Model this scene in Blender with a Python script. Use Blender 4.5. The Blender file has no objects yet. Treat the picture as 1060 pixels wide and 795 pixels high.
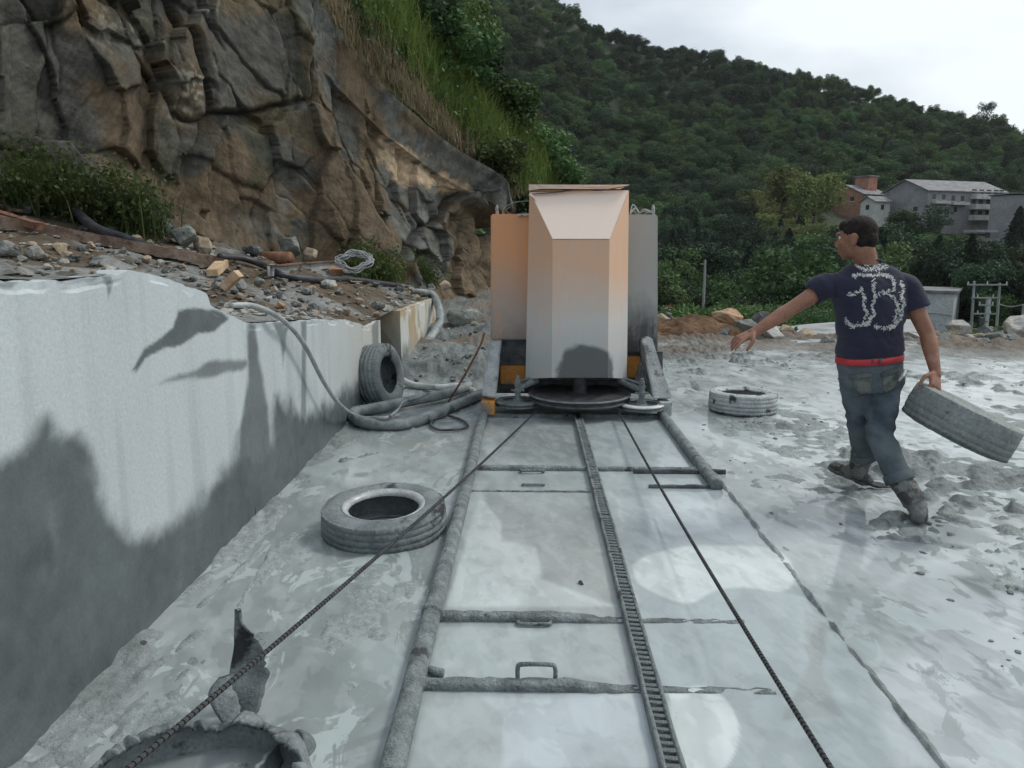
import bpy, bmesh, math, random
import numpy as np
from mathutils import Vector, Matrix, noise as mnoise
from mathutils.bvhtree import BVHTree

R = math.radians
SC = bpy.context.scene
COL = SC.collection
random.seed(7)
RNG = np.random.default_rng(11)

# ------------------------------------------------------------------ camera
CAM_H = 1.55
PITCH, YAW = R(10.45), R(1.25)
cam_d = bpy.data.cameras.new('camera')
cam_d.lens = 28.0
cam_d.sensor_width = 36.0
cam_d.clip_start = 0.05
cam_d.clip_end = 9000
cam = bpy.data.objects.new('camera', cam_d)
COL.objects.link(cam)
cam.location = (0, 0, CAM_H)
cam.rotation_euler = (R(90) - PITCH, 0, YAW)
SC.camera = cam
FPX = 28.0 / 36.0 * 1060.0

# ------------------------------------------------------------------ sky and sun
SUN_AZ, SUN_EL = R(68), R(50)          # azimuth from +Y towards +X
world = bpy.data.worlds.new('World')
SC.world = world
world.use_nodes = True
wn, wl = world.node_tree.nodes, world.node_tree.links
wn.clear()
w_out = wn.new('ShaderNodeOutputWorld')
w_bg = wn.new('ShaderNodeBackground')
w_bg.inputs['Strength'].default_value = 0.108
sky = wn.new('ShaderNodeTexSky')
sky.sky_type = 'NISHITA'
sky.sun_disc = False
sky.sun_elevation = SUN_EL
sky.sun_rotation = SUN_AZ
sky.dust_density = 2.0
tc = wn.new('ShaderNodeTexCoord')
mp = wn.new('ShaderNodeMapping')
mp.inputs['Scale'].default_value = (1.0, 1.0, 2.6)
mp.inputs['Location'].default_value = (0.35, 0.1, 0.0)
nz = wn.new('ShaderNodeTexNoise')
nz.inputs['Scale'].default_value = 2.6
nz.inputs['Detail'].default_value = 7
nz.inputs['Roughness'].default_value = 0.5
cr = wn.new('ShaderNodeValToRGB')
cr.color_ramp.elements[0].position = 0.40
cr.color_ramp.elements[0].color = (4.7, 5.2, 5.85, 1)
cr.color_ramp.elements[1].position = 0.66
cr.color_ramp.elements[1].color = (8.2, 8.7, 8.8, 1)
# cloud brightens towards the veiled sun
dotn = wn.new('ShaderNodeVectorMath'); dotn.operation = 'DOT_PRODUCT'
dotn.inputs[1].default_value = (math.sin(SUN_AZ) * math.cos(R(25)), math.cos(SUN_AZ) * math.cos(R(25)), math.sin(R(25)))
mr = wn.new('ShaderNodeMapRange')
mr.inputs['From Min'].default_value = 0.35
mr.inputs['From Max'].default_value = 0.85
mr.inputs['To Min'].default_value = -0.10
mr.inputs['To Max'].default_value = 0.2
addn = wn.new('ShaderNodeMath'); addn.operation = 'ADD'
mixs = wn.new('ShaderNodeMix'); mixs.data_type = 'RGBA'
mixs.inputs[0].default_value = 0.86
wl.new(tc.outputs['Generated'], mp.inputs['Vector'])
wl.new(mp.outputs['Vector'], nz.inputs['Vector'])
wl.new(tc.outputs['Generated'], dotn.inputs[0])
wl.new(dotn.outputs['Value'], mr.inputs['Value'])
wl.new(nz.outputs['Fac'], addn.inputs[0])
wl.new(mr.outputs['Result'], addn.inputs[1])
wl.new(addn.outputs[0], cr.inputs['Fac'])
wl.new(sky.outputs['Color'], mixs.inputs[6])
wl.new(cr.outputs['Color'], mixs.inputs[7])
wl.new(mixs.outputs[2], w_bg.inputs['Color'])
wl.new(w_bg.outputs['Background'], w_out.inputs['Surface'])

sun_d = bpy.data.lights.new('sun', 'SUN')
sun_d.energy = 1.35
sun_d.angle = R(14)
sun_d.color = (1.0, 0.96, 0.9)
sun = bpy.data.objects.new('sun', sun_d)
COL.objects.link(sun)
sdir = Vector((math.sin(SUN_AZ) * math.cos(SUN_EL), math.cos(SUN_AZ) * math.cos(SUN_EL), math.sin(SUN_EL)))
sun.rotation_euler = sdir.to_track_quat('Z', 'Y').to_euler()
sun.location = sdir * 50

SC.view_settings.view_transform = 'Standard'
SC.view_settings.look = 'None'
SC.view_settings.gamma = 1
SC.view_settings.exposure = 0.28
SC.render.engine = 'CYCLES'
SC.cycles.max_bounces = 6
SC.cycles.diffuse_bounces = 3
SC.cycles.glossy_bounces = 3
SC.cycles.transparent_max_bounces = 8
SC.cycles.use_denoising = True

# ------------------------------------------------------------------ projection helpers (photo pixel -> place)
cp, sp, cyw, syw = math.cos(PITCH), math.sin(PITCH), math.cos(YAW), math.sin(YAW)
FWD = Vector((-syw * cp, cyw * cp, -sp))
RGT = Vector((cyw, syw, 0))
UPV = RGT.cross(FWD)
CAMP = Vector((0, 0, CAM_H))
def ray(px, py):
    return (FWD + RGT * ((px - 530) / FPX) + UPV * ((397.5 - py) / FPX))
def P(px, py, Y):
    d = ray(px, py); return CAMP + d * (Y / d.y)
def G(px, py, z=0.0):
    d = ray(px, py); return CAMP + d * ((z - CAM_H) / d.z)
def W(px, py, X):
    d = ray(px, py); return CAMP + d * (X / d.x)
def proj(pts):
    """numpy (n,3) -> pixel coordinates (n,2)"""
    d = pts - np.array(CAMP)
    zc = d @ np.array(FWD); zc = np.maximum(zc, 1e-3)
    return np.stack([530 + FPX * (d @ np.array(RGT)) / zc, 397.5 - FPX * (d @ np.array(UPV)) / zc], 1)
def pxm(p):
    """pixels per metre at a world point"""
    return FPX / max(0.1, (Vector(p) - CAMP).dot(FWD))

# ------------------------------------------------------------------ noise (numpy)
def _hash(ix, iy, seed):
    h = (ix * 374761393 + iy * 668265263 + seed * 982451653) & 0x7fffffff
    h = ((h ^ (h >> 13)) * 1274126177) & 0x7fffffff
    h = (h ^ (h >> 16)) & 0xffff
    return h / 65535.0
def vn(x, y, seed=0):
    x = np.asarray(x, float); y = np.asarray(y, float)
    ix = np.floor(x).astype(np.int64); iy = np.floor(y).astype(np.int64)
    fx = x - ix; fy = y - iy
    fx = fx * fx * fx * (fx * (fx * 6 - 15) + 10); fy = fy * fy * fy * (fy * (fy * 6 - 15) + 10)
    a = _hash(ix, iy, seed); b = _hash(ix + 1, iy, seed); c = _hash(ix, iy + 1, seed); d = _hash(ix + 1, iy + 1, seed)
    return a + (b - a) * fx + (c - a) * fy + (a - b - c + d) * fx * fy
def fbm(x, y, oct=5, seed=0, gain=0.5, lac=2.03):
    s = 0; a = 1; t = 0
    x = np.asarray(x, float); y = np.asarray(y, float)
    for i in range(oct):
        s = s + a * vn(x, y, seed + i * 17); t += a; a *= gain
        x, y = x * lac * 0.8 - y * lac * 0.6 + 3.1, x * lac * 0.6 + y * lac * 0.8 + 1.7
    return s / t
def sstep(a, b, x):
    t = np.clip((np.asarray(x, float) - a) / (b - a), 0, 1); return t * t * (3 - 2 * t)
def seg_dist(p, a, b):
    a = np.array(a, float); b = np.array(b, float); d = b - a
    t = np.clip(((p - a) @ d) / max(1e-9, d @ d), 0, 1)
    return np.linalg.norm(p - (a + t[:, None] * d), axis=1)
def poly_sd(p, poly):
    """signed distance to a polygon (negative inside), p (n,2)"""
    n = len(poly); dist = np.full(len(p), 1e9); inside = np.zeros(len(p), bool)
    for i in range(n):
        a, b = poly[i], poly[(i + 1) % n]
        dist = np.minimum(dist, seg_dist(p, a, b))
        c1 = (a[1] > p[:, 1]) != (b[1] > p[:, 1])
        with np.errstate(divide='ignore', invalid='ignore'):
            xi = (b[0] - a[0]) * (p[:, 1] - a[1]) / ((b[1] - a[1]) or 1e-9) + a[0]
        inside ^= c1 & (p[:, 0] < xi)
    return np.where(inside, -dist, dist)
def line_d(p, pts):
    d = np.full(len(p), 1e9)
    for a, b in zip(pts[:-1], pts[1:]): d = np.minimum(d, seg_dist(p, a, b))
    return d

# ------------------------------------------------------------------ object helpers
def mk(name, verts, faces, mat=None, parent=None, smooth=False, colors=None):
    me = bpy.data.meshes.new(name)
    verts = np.asarray(verts, dtype=np.float32)
    if isinstance(faces, np.ndarray):
        k = faces.shape[1]; nf = len(faces)
        me.vertices.add(len(verts)); me.vertices.foreach_set('co', verts.ravel())
        me.loops.add(nf * k); me.loops.foreach_set('vertex_index', faces.astype(np.int32).ravel())
        me.polygons.add(nf)
        me.polygons.foreach_set('loop_start', np.arange(0, nf * k, k, dtype=np.int32))
        me.update(calc_edges=True)
        me.validate()
    else:
        me.from_pydata([tuple(v) for v in verts], [], [tuple(f) for f in faces]); me.update()
    if smooth: me.polygons.foreach_set('use_smooth', np.ones(len(me.polygons), bool))
    if colors is not None:
        at = me.color_attributes.new('Col', 'FLOAT_COLOR', 'POINT')
        c = np.ones((len(verts), 4), np.float32); c[:, :colors.shape[1]] = colors
        at.data.foreach_set('color', c.ravel())
    return link(name, me, mat, parent)
def link(name, me, mat=None, parent=None):
    o = bpy.data.objects.new(name, me); COL.objects.link(o)
    if mat is not None and len(me.materials) == 0: me.materials.append(mat)
    if parent is not None: o.parent = parent
    return o
def from_bm(name, bm, mat=None, parent=None, smooth=False):
    me = bpy.data.meshes.new(name); bm.to_mesh(me); bm.free()
    if smooth: me.polygons.foreach_set('use_smooth', np.ones(len(me.polygons), bool))
    return link(name, me, mat, parent)
def tag(o, label, cat, group=None):
    o['label'] = label; o['category'] = cat
    if group: o['group'] = group
    return o
def thing(name, label, cat, loc=(0, 0, 0), rz=0.0, group=None):
    o = bpy.data.objects.new(name, None); COL.objects.link(o)
    o.location = loc; o.rotation_euler = (0, 0, rz); o.empty_display_size = 0.1
    return tag(o, label, cat, group)
def struct(o): o['kind'] = 'structure'; return o
def stuff(o, label, cat): tag(o, label, cat); o['kind'] = 'stuff'; return o
def grid_faces(nu, nv, closed=False):
    i = np.arange(nu - 1)[:, None]; j = np.arange(nv if closed else nv - 1)[None, :]
    a = i * nv + j; b = i * nv + (j + 1) % nv
    return np.stack([a, b, b + nv, a + nv], -1).reshape(-1, 4)
def add_box(bm, c, s, rot=None, bev=0.0):
    r = bmesh.ops.create_cube(bm, size=1.0)
    vs = r['verts']
    bmesh.ops.scale(bm, vec=s, verts=vs)
    if bev > 0:
        es = list({e for v in vs for e in v.link_edges})
        rb = bmesh.ops.bevel(bm, geom=es, offset=bev, segments=2, affect='EDGES', profile=0.5)
        vs = list({v for f in rb['faces'] for v in f.verts} | {v for v in vs if v.is_valid})
    if rot is not None: bmesh.ops.rotate(bm, cent=(0, 0, 0), matrix=rot, verts=vs)
    bmesh.ops.translate(bm, vec=c, verts=vs)
    return vs
def add_cyl(bm, a, b, ra, rb=None, seg=16, caps=True):
    a = Vector(a); b = Vector(b); rb = ra if rb is None else rb
    d = b - a
    q = d.to_track_quat('Z', 'Y').to_matrix().to_4x4()
    M = Matrix.Translation((a + b) / 2) @ q
    return bmesh.ops.create_cone(bm, cap_ends=caps, segments=seg, radius1=ra, radius2=max(rb, 1e-4), depth=d.length, matrix=M)['verts']
def hexa(bm, pts):
    """8 points: bottom loop 4, top loop 4"""
    v = [bm.verts.new(p) for p in pts]
    for f in ((3, 2, 1, 0), (4, 5, 6, 7), (0, 1, 5, 4), (1, 2, 6, 5), (2, 3, 7, 6), (3, 0, 4, 7)):
        bm.faces.new([v[i] for i in f])
def catmull(pts, n=10):
    pts = [Vector(p) for p in pts]
    q = [pts[0] * 2 - pts[1]] + pts + [pts[-1] * 2 - pts[-2]]
    out = []
    for i in range(1, len(q) - 2):
        a, b, c, d = q[i - 1:i + 3]
        for k in range(n):
            t = k / n
            out.append(0.5 * ((2 * b) + (c - a) * t + (2 * a - 5 * b + 4 * c - d) * t * t + (3 * b - a - 3 * c + d) * t ** 3))
    out.append(pts[-1]); return out
def tube_arrays(path, rad, seg=12, cap=True, wob=0.0, seed=0):
    path = [Vector(p) for p in path]; n = len(path)
    rr = rad if hasattr(rad, '__len__') else [rad] * n
    vs = []; prev = None
    for i, p in enumerate(path):
        t = (path[min(i + 1, n - 1)] - path[max(i - 1, 0)]).normalized()
        if prev is None: u = t.orthogonal().normalized()
        else: u = (prev - t * prev.dot(t)).normalized()
        prev = u; w = t.cross(u)
        for k in range(seg):
            a = 2 * math.pi * k / seg
            r = rr[i] * (1 + (wob * (mnoise.noise(p * 14 + Vector((math.cos(a), math.sin(a), seed)) * 0.9)) if wob else 0))
            vs.append(p + (u * math.cos(a) + w * math.sin(a)) * r)
    fs = [tuple(f) for f in grid_faces(n, seg, True)]
    if cap:
        fs.append(tuple(range(seg))[::-1]); fs.append(tuple((n - 1) * seg + k for k in range(seg)))
    return vs, fs
def tube(name, pts, rad, mat, parent=None, seg=12, n=10, wob=0.0, spline=True):
    path = catmull(pts, n) if spline and len(pts) > 2 else pts
    if hasattr(rad, '__len__') and len(rad) != len(path):
        rad = np.interp(np.linspace(0, 1, len(path)), np.linspace(0, 1, len(rad)), rad)
    v, f = tube_arrays(path, rad, seg, wob=wob)
    return mk(name, np.array([tuple(p) for p in v]), f, mat, parent, smooth=True)
def jitter_bm(bm, amp, freq, seed=0):
    for v in bm.verts:
        v.co += mnoise.noise_vector(v.co * freq + Vector((seed * 3.1, seed * 1.7, 0))) * amp

# ------------------------------------------------------------------ materials
def new_mat(name):
    m = bpy.data.materials.new(name); m.use_nodes = True
    nt = m.node_tree; b = nt.nodes['Principled BSDF']
    return m, nt, b
def nmix(nt, fac, a, b):
    n = nt.nodes.new('ShaderNodeMix'); n.data_type = 'RGBA'
    for s, v in ((0, fac), (6, a), (7, b)):
        if hasattr(v, 'is_linked') or isinstance(v, bpy.types.NodeSocket): nt.links.new(v, n.inputs[s])
        elif s == 0: n.inputs[0].default_value = v
        else: n.inputs[s].default_value = (*v[:3], 1)
    return n.outputs[2]
def nnoise(nt, scale, detail=5, rough=0.55, coord='Object', vec=None, w=(1, 1, 1), dist=0.0):
    t = nt.nodes.new('ShaderNodeTexCoord'); mp = nt.nodes.new('ShaderNodeMapping')
    mp.inputs['Scale'].default_value = w
    nt.links.new(t.outputs[coord] if vec is None else vec, mp.inputs['Vector'])
    n = nt.nodes.new('ShaderNodeTexNoise'); n.inputs['Scale'].default_value = scale
    n.inputs['Detail'].default_value = detail; n.inputs['Roughness'].default_value = rough
    n.inputs['Distortion'].default_value = dist
    nt.links.new(mp.outputs['Vector'], n.inputs['Vector'])
    return n.outputs['Fac']
def ramp(nt, sock, a, b, lo=0.0, hi=1.0):
    n = nt.nodes.new('ShaderNodeMapRange'); n.inputs['From Min'].default_value = a; n.inputs['From Max'].default_value = b
    n.inputs['To Min'].default_value = lo; n.inputs['To Max'].default_value = hi
    nt.links.new(sock, n.inputs['Value']); return n.outputs['Result']
def bump(nt, bsdf, sock, strength=0.3, dist=0.01):
    n = nt.nodes.new('ShaderNodeBump'); n.inputs['Strength'].default_value = strength; n.inputs['Distance'].default_value = dist
    nt.links.new(sock, n.inputs['Height'])
    if bsdf.inputs['Normal'].is_linked:
        nt.links.new(bsdf.inputs['Normal'].links[0].from_socket, n.inputs['Normal'])
    nt.links.new(n.outputs['Normal'], bsdf.inputs['Normal'])
def mat2(name, c1, c2, scale=8, rough=0.7, bstr=0.3, bscale=None, c3=None, c3scale=2.0, c3lo=0.55, metal=0.0, spec=0.5, w=(1, 1, 1), bdist=0.01, rvar=0.0, lo=0.35, hi=0.65):
    """two-tone noise surface with an optional third tone in patches (mud, lichen, rust)"""
    m, nt, b = new_mat(name)
    f = ramp(nt, nnoise(nt, scale, w=w), lo, hi)
    c = nmix(nt, f, c1, c2)
    if c3 is not None:
        f3 = ramp(nt, nnoise(nt, c3scale, 6, 0.6), c3lo, c3lo + 0.06)
        c = nmix(nt, f3, c, c3)
    if bstr:
        hs = nt.nodes.new('ShaderNodeHueSaturation'); nt.links.new(c, hs.inputs['Color'])
        nt.links.new(ramp(nt, nnoise(nt, scale * 9, 6, 0.7), 0.32, 0.68, 0.72, 1.25), hs.inputs['Value']); c = hs.outputs['Color']
    nt.links.new(c, b.inputs['Base Color'])
    b.inputs['Roughness'].default_value = rough
    if rvar: nt.links.new(ramp(nt, nnoise(nt, scale * 0.7), 0.35, 0.65, rough - rvar, rough + rvar), b.inputs['Roughness'])
    b.inputs['Metallic'].default_value = metal
    b.inputs['Specular IOR Level'].default_value = spec
    if bstr: bump(nt, b, nnoise(nt, bscale or scale * 4, 6, 0.6), bstr, bdist)
    return m
def mat_attr(name, rough=0.7, bscale=40, bstr=0.4, bdist=0.01, var=0.25, vscale=12, spec=0.4, rough_alpha=False):
    """surface colour stored per point (real stains and stone colours), broken up by noise"""
    m, nt, b = new_mat(name)
    a = nt.nodes.new('ShaderNodeVertexColor'); a.layer_name = 'Col'
    h = nt.nodes.new('ShaderNodeHueSaturation')
    nt.links.new(a.outputs['Color'], h.inputs['Color'])
    nt.links.new(ramp(nt, nnoise(nt, vscale, 8, 0.65), 0.3, 0.7, 1 - var, 1 + var), h.inputs['Value'])
    nt.links.new(h.outputs['Color'], b.inputs['Base Color'])
    b.inputs['Roughness'].default_value = rough
    b.inputs['Specular IOR Level'].default_value = spec
    if rough_alpha: nt.links.new(a.outputs['Alpha'], b.inputs['Roughness'])
    bump(nt, b, nnoise(nt, bscale, 8, 0.65), bstr, bdist)
    return m
SLURRY = (0.30, 0.335, 0.335); SLURRY_D = (0.13, 0.15, 0.155); SLURRY_L = (0.44, 0.48, 0.48)
M = {}
M['mud_coat'] = mat2('slurry_coated', (0.11, 0.13, 0.132), (0.25, 0.285, 0.285), 9, 0.55, 1.0, 60, bdist=0.02, c3=(0.04, 0.044, 0.05), c3scale=6, c3lo=0.62, rvar=0.15)
M['mud_rail'] = mat2('slurry_caked_steel', (0.14, 0.165, 0.165), (0.29, 0.335, 0.335), 14, 0.6, 1.0, 70, c3=(0.06, 0.065, 0.068), c3scale=9, c3lo=0.6, rvar=0.15, bdist=0.025)
M['tyre'] = mat2('slurry_coated_rubber', (0.12, 0.14, 0.145), (0.22, 0.25, 0.255), 7, 0.6, 0.7, 70, c3=(0.028, 0.03, 0.033), c3scale=5, c3lo=0.60, rvar=0.15)
M['tyre_pale'] = mat2('pale_slurry_on_rubber', (0.30, 0.33, 0.33), (0.44, 0.47, 0.47), 7, 0.6, 0.7, 70, c3=(0.03, 0.033, 0.036), c3scale=9, c3lo=0.585, rvar=0.15)
M['tyre_held'] = mat2('grey_slurry_on_rubber', (0.17, 0.19, 0.185), (0.24, 0.265, 0.255), 6, 0.65, 0.6, 60, c3=(0.09, 0.10, 0.10), c3scale=11, c3lo=0.63)
M['rubber'] = mat2('dark_rubber', (0.018, 0.02, 0.023), (0.05, 0.055, 0.058), 10, 0.5, 0.4, 60)
M['bead'] = mat2('wet_bead_ring', (0.32, 0.34, 0.34), (0.5, 0.52, 0.52), 12, 0.25, 0.2, 60)
M['hose_grey'] = mat2('slurry_coated_hose', (0.14, 0.16, 0.165), (0.30, 0.33, 0.33), 8, 0.5, 0.5, 60, c3=(0.06, 0.066, 0.07), c3scale=5, c3lo=0.6)
M['hose_white'] = mat2('white_hose', (0.36, 0.38, 0.37), (0.58, 0.6, 0.58), 9, 0.45, 0.3, 50, c3=(0.2, 0.22, 0.22), c3scale=7, c3lo=0.57)
M['hose_dark'] = mat2('black_rubber_hose', (0.022, 0.023, 0.028), (0.06, 0.06, 0.07), 6, 0.45, 0.3, 50)
M['cable'] = mat2('grey_cable', (0.25, 0.26, 0.26), (0.4, 0.42, 0.42), 9, 0.5, 0.3, 50)
M['steel_dark'] = mat2('dark_worn_steel', (0.04, 0.043, 0.046), (0.11, 0.118, 0.12), 12, 0.4, 0.4, 60, metal=0.3)
M['wire'] = mat2('wire_rope', (0.22, 0.235, 0.24), (0.38, 0.40, 0.40), 30, 0.45, 0.4, 200, metal=0.4)
M['beadm'] = mat2('diamond_bead', (0.03, 0.032, 0.034), (0.085, 0.09, 0.09), 30, 0.4, 0.4, 200, metal=0.3)
M['rust'] = mat2('rusty_steel', (0.14, 0.06, 0.032), (0.26, 0.13, 0.08), 9, 0.8, 0.4, 60, c3=(0.07, 0.035, 0.025), c3scale=6)
M['wood'] = mat2('weathered_timber', (0.15, 0.10, 0.07), (0.28, 0.21, 0.16), 6, 0.85, 0.5, 30, w=(1, 1, 1), c3=(0.10, 0.06, 0.045), c3scale=3)
M['wood_pale'] = mat2('split_pale_wood', (0.42, 0.28, 0.16), (0.62, 0.46, 0.3), 9, 0.8, 0.4, 40)
M['stone_grey'] = mat2('grey_stone', (0.15, 0.155, 0.145), (0.28, 0.285, 0.265), 3, 0.8, 0.7, 18, c3=(0.09, 0.09, 0.085), c3scale=2.4, c3lo=0.56)
M['stone_pale'] = mat2('pale_stone', (0.34, 0.34, 0.31), (0.5, 0.49, 0.45), 3, 0.8, 0.7, 18, c3=(0.27, 0.22, 0.15), c3scale=2.4, c3lo=0.56)
M['stone_tan'] = mat2('tan_stone', (0.3, 0.23, 0.15), (0.42, 0.35, 0.26), 3, 0.85, 0.7, 18, c3=(0.22, 0.2, 0.17), c3scale=2.0, c3lo=0.55)
M['stone_orange'] = mat2('orange_stone', (0.34, 0.19, 0.10), (0.46, 0.30, 0.18), 2, 0.85, 0.7, 14, c3=(0.3, 0.25, 0.2), c3scale=2.0, c3lo=0.6)
M['stone_dark'] = mat2('dark_blue_grey_stone', (0.07, 0.078, 0.08), (0.15, 0.16, 0.16), 2.5, 0.75, 0.7, 18, c3=(0.24, 0.25, 0.24), c3scale=2.6, c3lo=0.58)
M['stone_green'] = mat2('green_grey_stone', (0.11, 0.125, 0.11), (0.22, 0.235, 0.205), 2.5, 0.75, 0.7, 18, c3=(0.33, 0.34, 0.31), c3scale=2.6, c3lo=0.58)
# ================================================================== GROUND
crest_px = [(470, -60), (540, -18), (580, 14), (610, 32), (650, 50), (720, 68), (795, 82), (860, 97), (900, 108), (950, 121), (1020, 137), (1060, 148)]
keys_az, keys_el = [-180, -60, -35, -15], [0.5, 8, 16, 17]
for _p in crest_px:
    _d = ray(*_p); keys_az.append(math.degrees(math.atan2(_d.x, _d.y))); keys_el.append(math.degrees(math.atan2(_d.z, math.hypot(_d.x, _d.y))))
keys_az += [36, 45, 60, 100, 180]; keys_el += [6.0, 4.8, 4, 0.5, 0.5]
def terr(x, y):
    """far terrain: yard shelf, a drop to the valley, then the wooded hill"""
    x = np.asarray(x, float); y = np.asarray(y, float)
    r = np.hypot(x, y); az = np.degrees(np.arctan2(x, y))
    el = np.interp(az, keys_az, keys_el)
    crest = 330.0 * np.tan(np.radians(el)) + 1.55
    z = np.interp(r, [0, 15, 40, 120], [-0.35, -0.9, -4.8, -9.0])
    t = np.clip((r - 120) / 210.0, 0, 1) ** 1.8
    z = np.where(r > 120, -9.0 + (crest + 9.0) * t, z)
    z = np.where(r > 330, crest - (r - 330) * 0.12, z)
    z = np.maximum(z, np.where(r > 330, -30.0, -1e9))
    z = z + np.clip((r - 25) / 60, 0, 1) * (fbm(x / 22, y / 22, 4, 5) - 0.5) * 9 * (1 - 0.6 * np.exp(-((r - 330) / 30) ** 2))
    return z
rs = np.concatenate([np.linspace(10, 60, 40), np.linspace(63, 345, 80), np.geomspace(360, 4000, 16)])
azs = np.radians(np.concatenate([np.linspace(-180, -30, 40), np.linspace(-28, 50, 110), np.linspace(54, 180, 30)]))
rs = np.concatenate([[0.5], rs])
RR, AA = np.meshgrid(rs, azs, indexing='ij')
TX, TY = RR * np.sin(AA), RR * np.cos(AA)
TZ = terr(TX, TY)
m_terr = mat2('hillside_soil', (0.03, 0.045, 0.022), (0.055, 0.065, 0.035), 0.15, 0.95, 0.6, 1.2, c3=(0.09, 0.085, 0.05), c3scale=0.05, c3lo=0.66, bdist=0.4)
struct(mk('hillside', np.stack([TX, TY, TZ], -1).reshape(-1, 3), grid_faces(len(rs), len(azs))[:, ::-1], m_terr, smooth=True))

# ---- yard mud: fine height field; slurry lies in its hollows
XW = -1.535                                   # plane of the sawn wall face
ys = np.concatenate([np.geomspace(0.9, 13.0, 470), np.linspace(13.2, 18.5, 24)])
xs = np.concatenate([np.linspace(XW - 0.25, 3.2, 300), np.linspace(3.22, 10.5, 230), np.linspace(10.7, 24, 40)])
GY, GX = np.meshgrid(ys, xs, indexing='ij')
gx, gy = GX.ravel(), GY.ravel()
def yard_h(x, y):
    n1 = fbm(x * 0.9, y * 0.75, 4, 1) - 0.5
    n2 = fbm(x * 3.2, y * 2.6, 5, 9) - 0.5
    n3 = fbm(x * 14, y * 12, 4, 31) - 0.5
    rid = np.abs(fbm(x * 2.2 + y * 1.1, y * 1.2 - x * 0.6, 4, 77) - 0.5)
    h = -0.007 + 0.05 * n1 + 0.035 * n2 + 0.018 * n3
    # tracks on the bed are flooded, trampled mud right of it
    bed = sstep(-0.52, -0.42, x) * (1 - sstep(1.22, 1.3, x)) * (1 - sstep(6.6, 7.3, y))
    right = sstep(1.3, 2.0, x)
    clods = np.tanh(np.clip(fbm(x * 5, y * 7, 5, 51) - 0.55, 0, 1) * 12) * 0.034
    clods2 = np.tanh(np.clip(fbm(x * 12, y * 16, 4, 58) - 0.58, 0, 1) * 12) * 0.024
    patch = sstep(0.47, 0.6, fbm(x * 0.8, y * 0.6, 3, 63))
    h = h + right * (clods * (0.15 + patch) + clods2 * (0.2 + 0.8 * patch)) + right * 0.012 * (0.12 - rid) * 4
    # deep trampled mud by the man's boots and in front of the far berm
    for (cx, cy, rx, ry, a) in ((3.2, 5.0, 1.5, 0.55, 0.03), (2.9, 3.9, 0.9, 0.5, 0.02), (1.9, 3.2, 0.5, 0.9, 0.01), (4.2, 6.4, 1.5, 0.5, 0.03)):
        w = np.exp(-((x - cx) / rx) ** 2 - ((y - cy) / ry) ** 2)
        h = h + w * (a * (fbm(x * 7, y * 9, 5, 91) - 0.42) * 1.5)
    h = h + sstep(8.5, 12.5, y + 0.12 * x) * (0.01 + 0.12 * (fbm(x * 1.6, y * 2.4, 5, 21) - 0.47)) * sstep(1.0, 2.0, x)
    h = h - sstep(12.9, 14.2, y) * 1.6 * sstep(0.6, 1.1, x)
    # rough wet rubble behind the machine on the left
    lb = sstep(7.6, 9.2, y) * (1 - sstep(0.6, 1.6, x))
    h = h + lb * (0.05 + 0.16 * (fbm(x * 3.4, y * 3.4, 5, 44) - 0.4) + 0.035 * (y - 8.5))
    # silt bank piled along the foot of the wall and streaks between wall and track
    left = 1 - sstep(-0.55, -0.45, x)
    h = h + left * 0.022 * np.exp(-((x - XW) / 0.12) ** 2) * fbm(x * 8, y * 8, 3, 5) * 2
    u_ = x + 0.14 * y; w_ = y - 0.14 * x
    h = h + left * (0.018 * (fbm(u_ * 7, w_ * 1.8, 5, 15) - 0.47) * 2 + 0.03 * (fbm(u_ * 16, w_ * 5, 5, 16) - 0.5) + 0.002)
    for (a_, b_, wd_, hh_) in (((207, 628), (268, 574), .018, .028), ((247, 628), (280, 574), .012, .02), ((352, 478), (396, 468), .02, .03), ((150, 700), (205, 655), .02, .02)):
        A_, B_ = G(*a_), G(*b_); pq = np.stack([np.ravel(x), np.ravel(y)], 1)
        dd_ = seg_dist(pq, (A_.x, A_.y), (B_.x, B_.y)).reshape(np.shape(x))
        h = h + hh_ * np.exp(-(dd_ / wd_) ** 2) * (0.5 + fbm(x * 20, y * 20, 3, 88))
    h = h + right * (0.022 * (fbm(x * 4.5 + y, y * 9, 5, 116) - 0.5) * sstep(3.0, 5.0, y) + 0.02 * (fbm(x * 9, y * 15, 4, 117) - 0.5))
    h = h * (1 - bed) + bed * (-0.03 + 0.004 * n3)
    # raised thin edge where the sunken right rail runs
    h = h - right * 0.010 * (1 - sstep(9.0, 11.0, y)) - left * 0.004
    e = np.exp(-((x - 1.235 - 0.004 * np.sin(y * 9) - 0.02 * (fbm(x * 0 + 1, y * 6, 3, 2) - 0.5)) / 0.020) ** 2) * (1 - sstep(5.3, 5.5, y))
    h = h + e * (0.045 + 0.05 * (fbm(x * 18, y * 12, 4, 12) - 0.5))
    return h
gh = yard_h(gx, gy)
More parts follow.
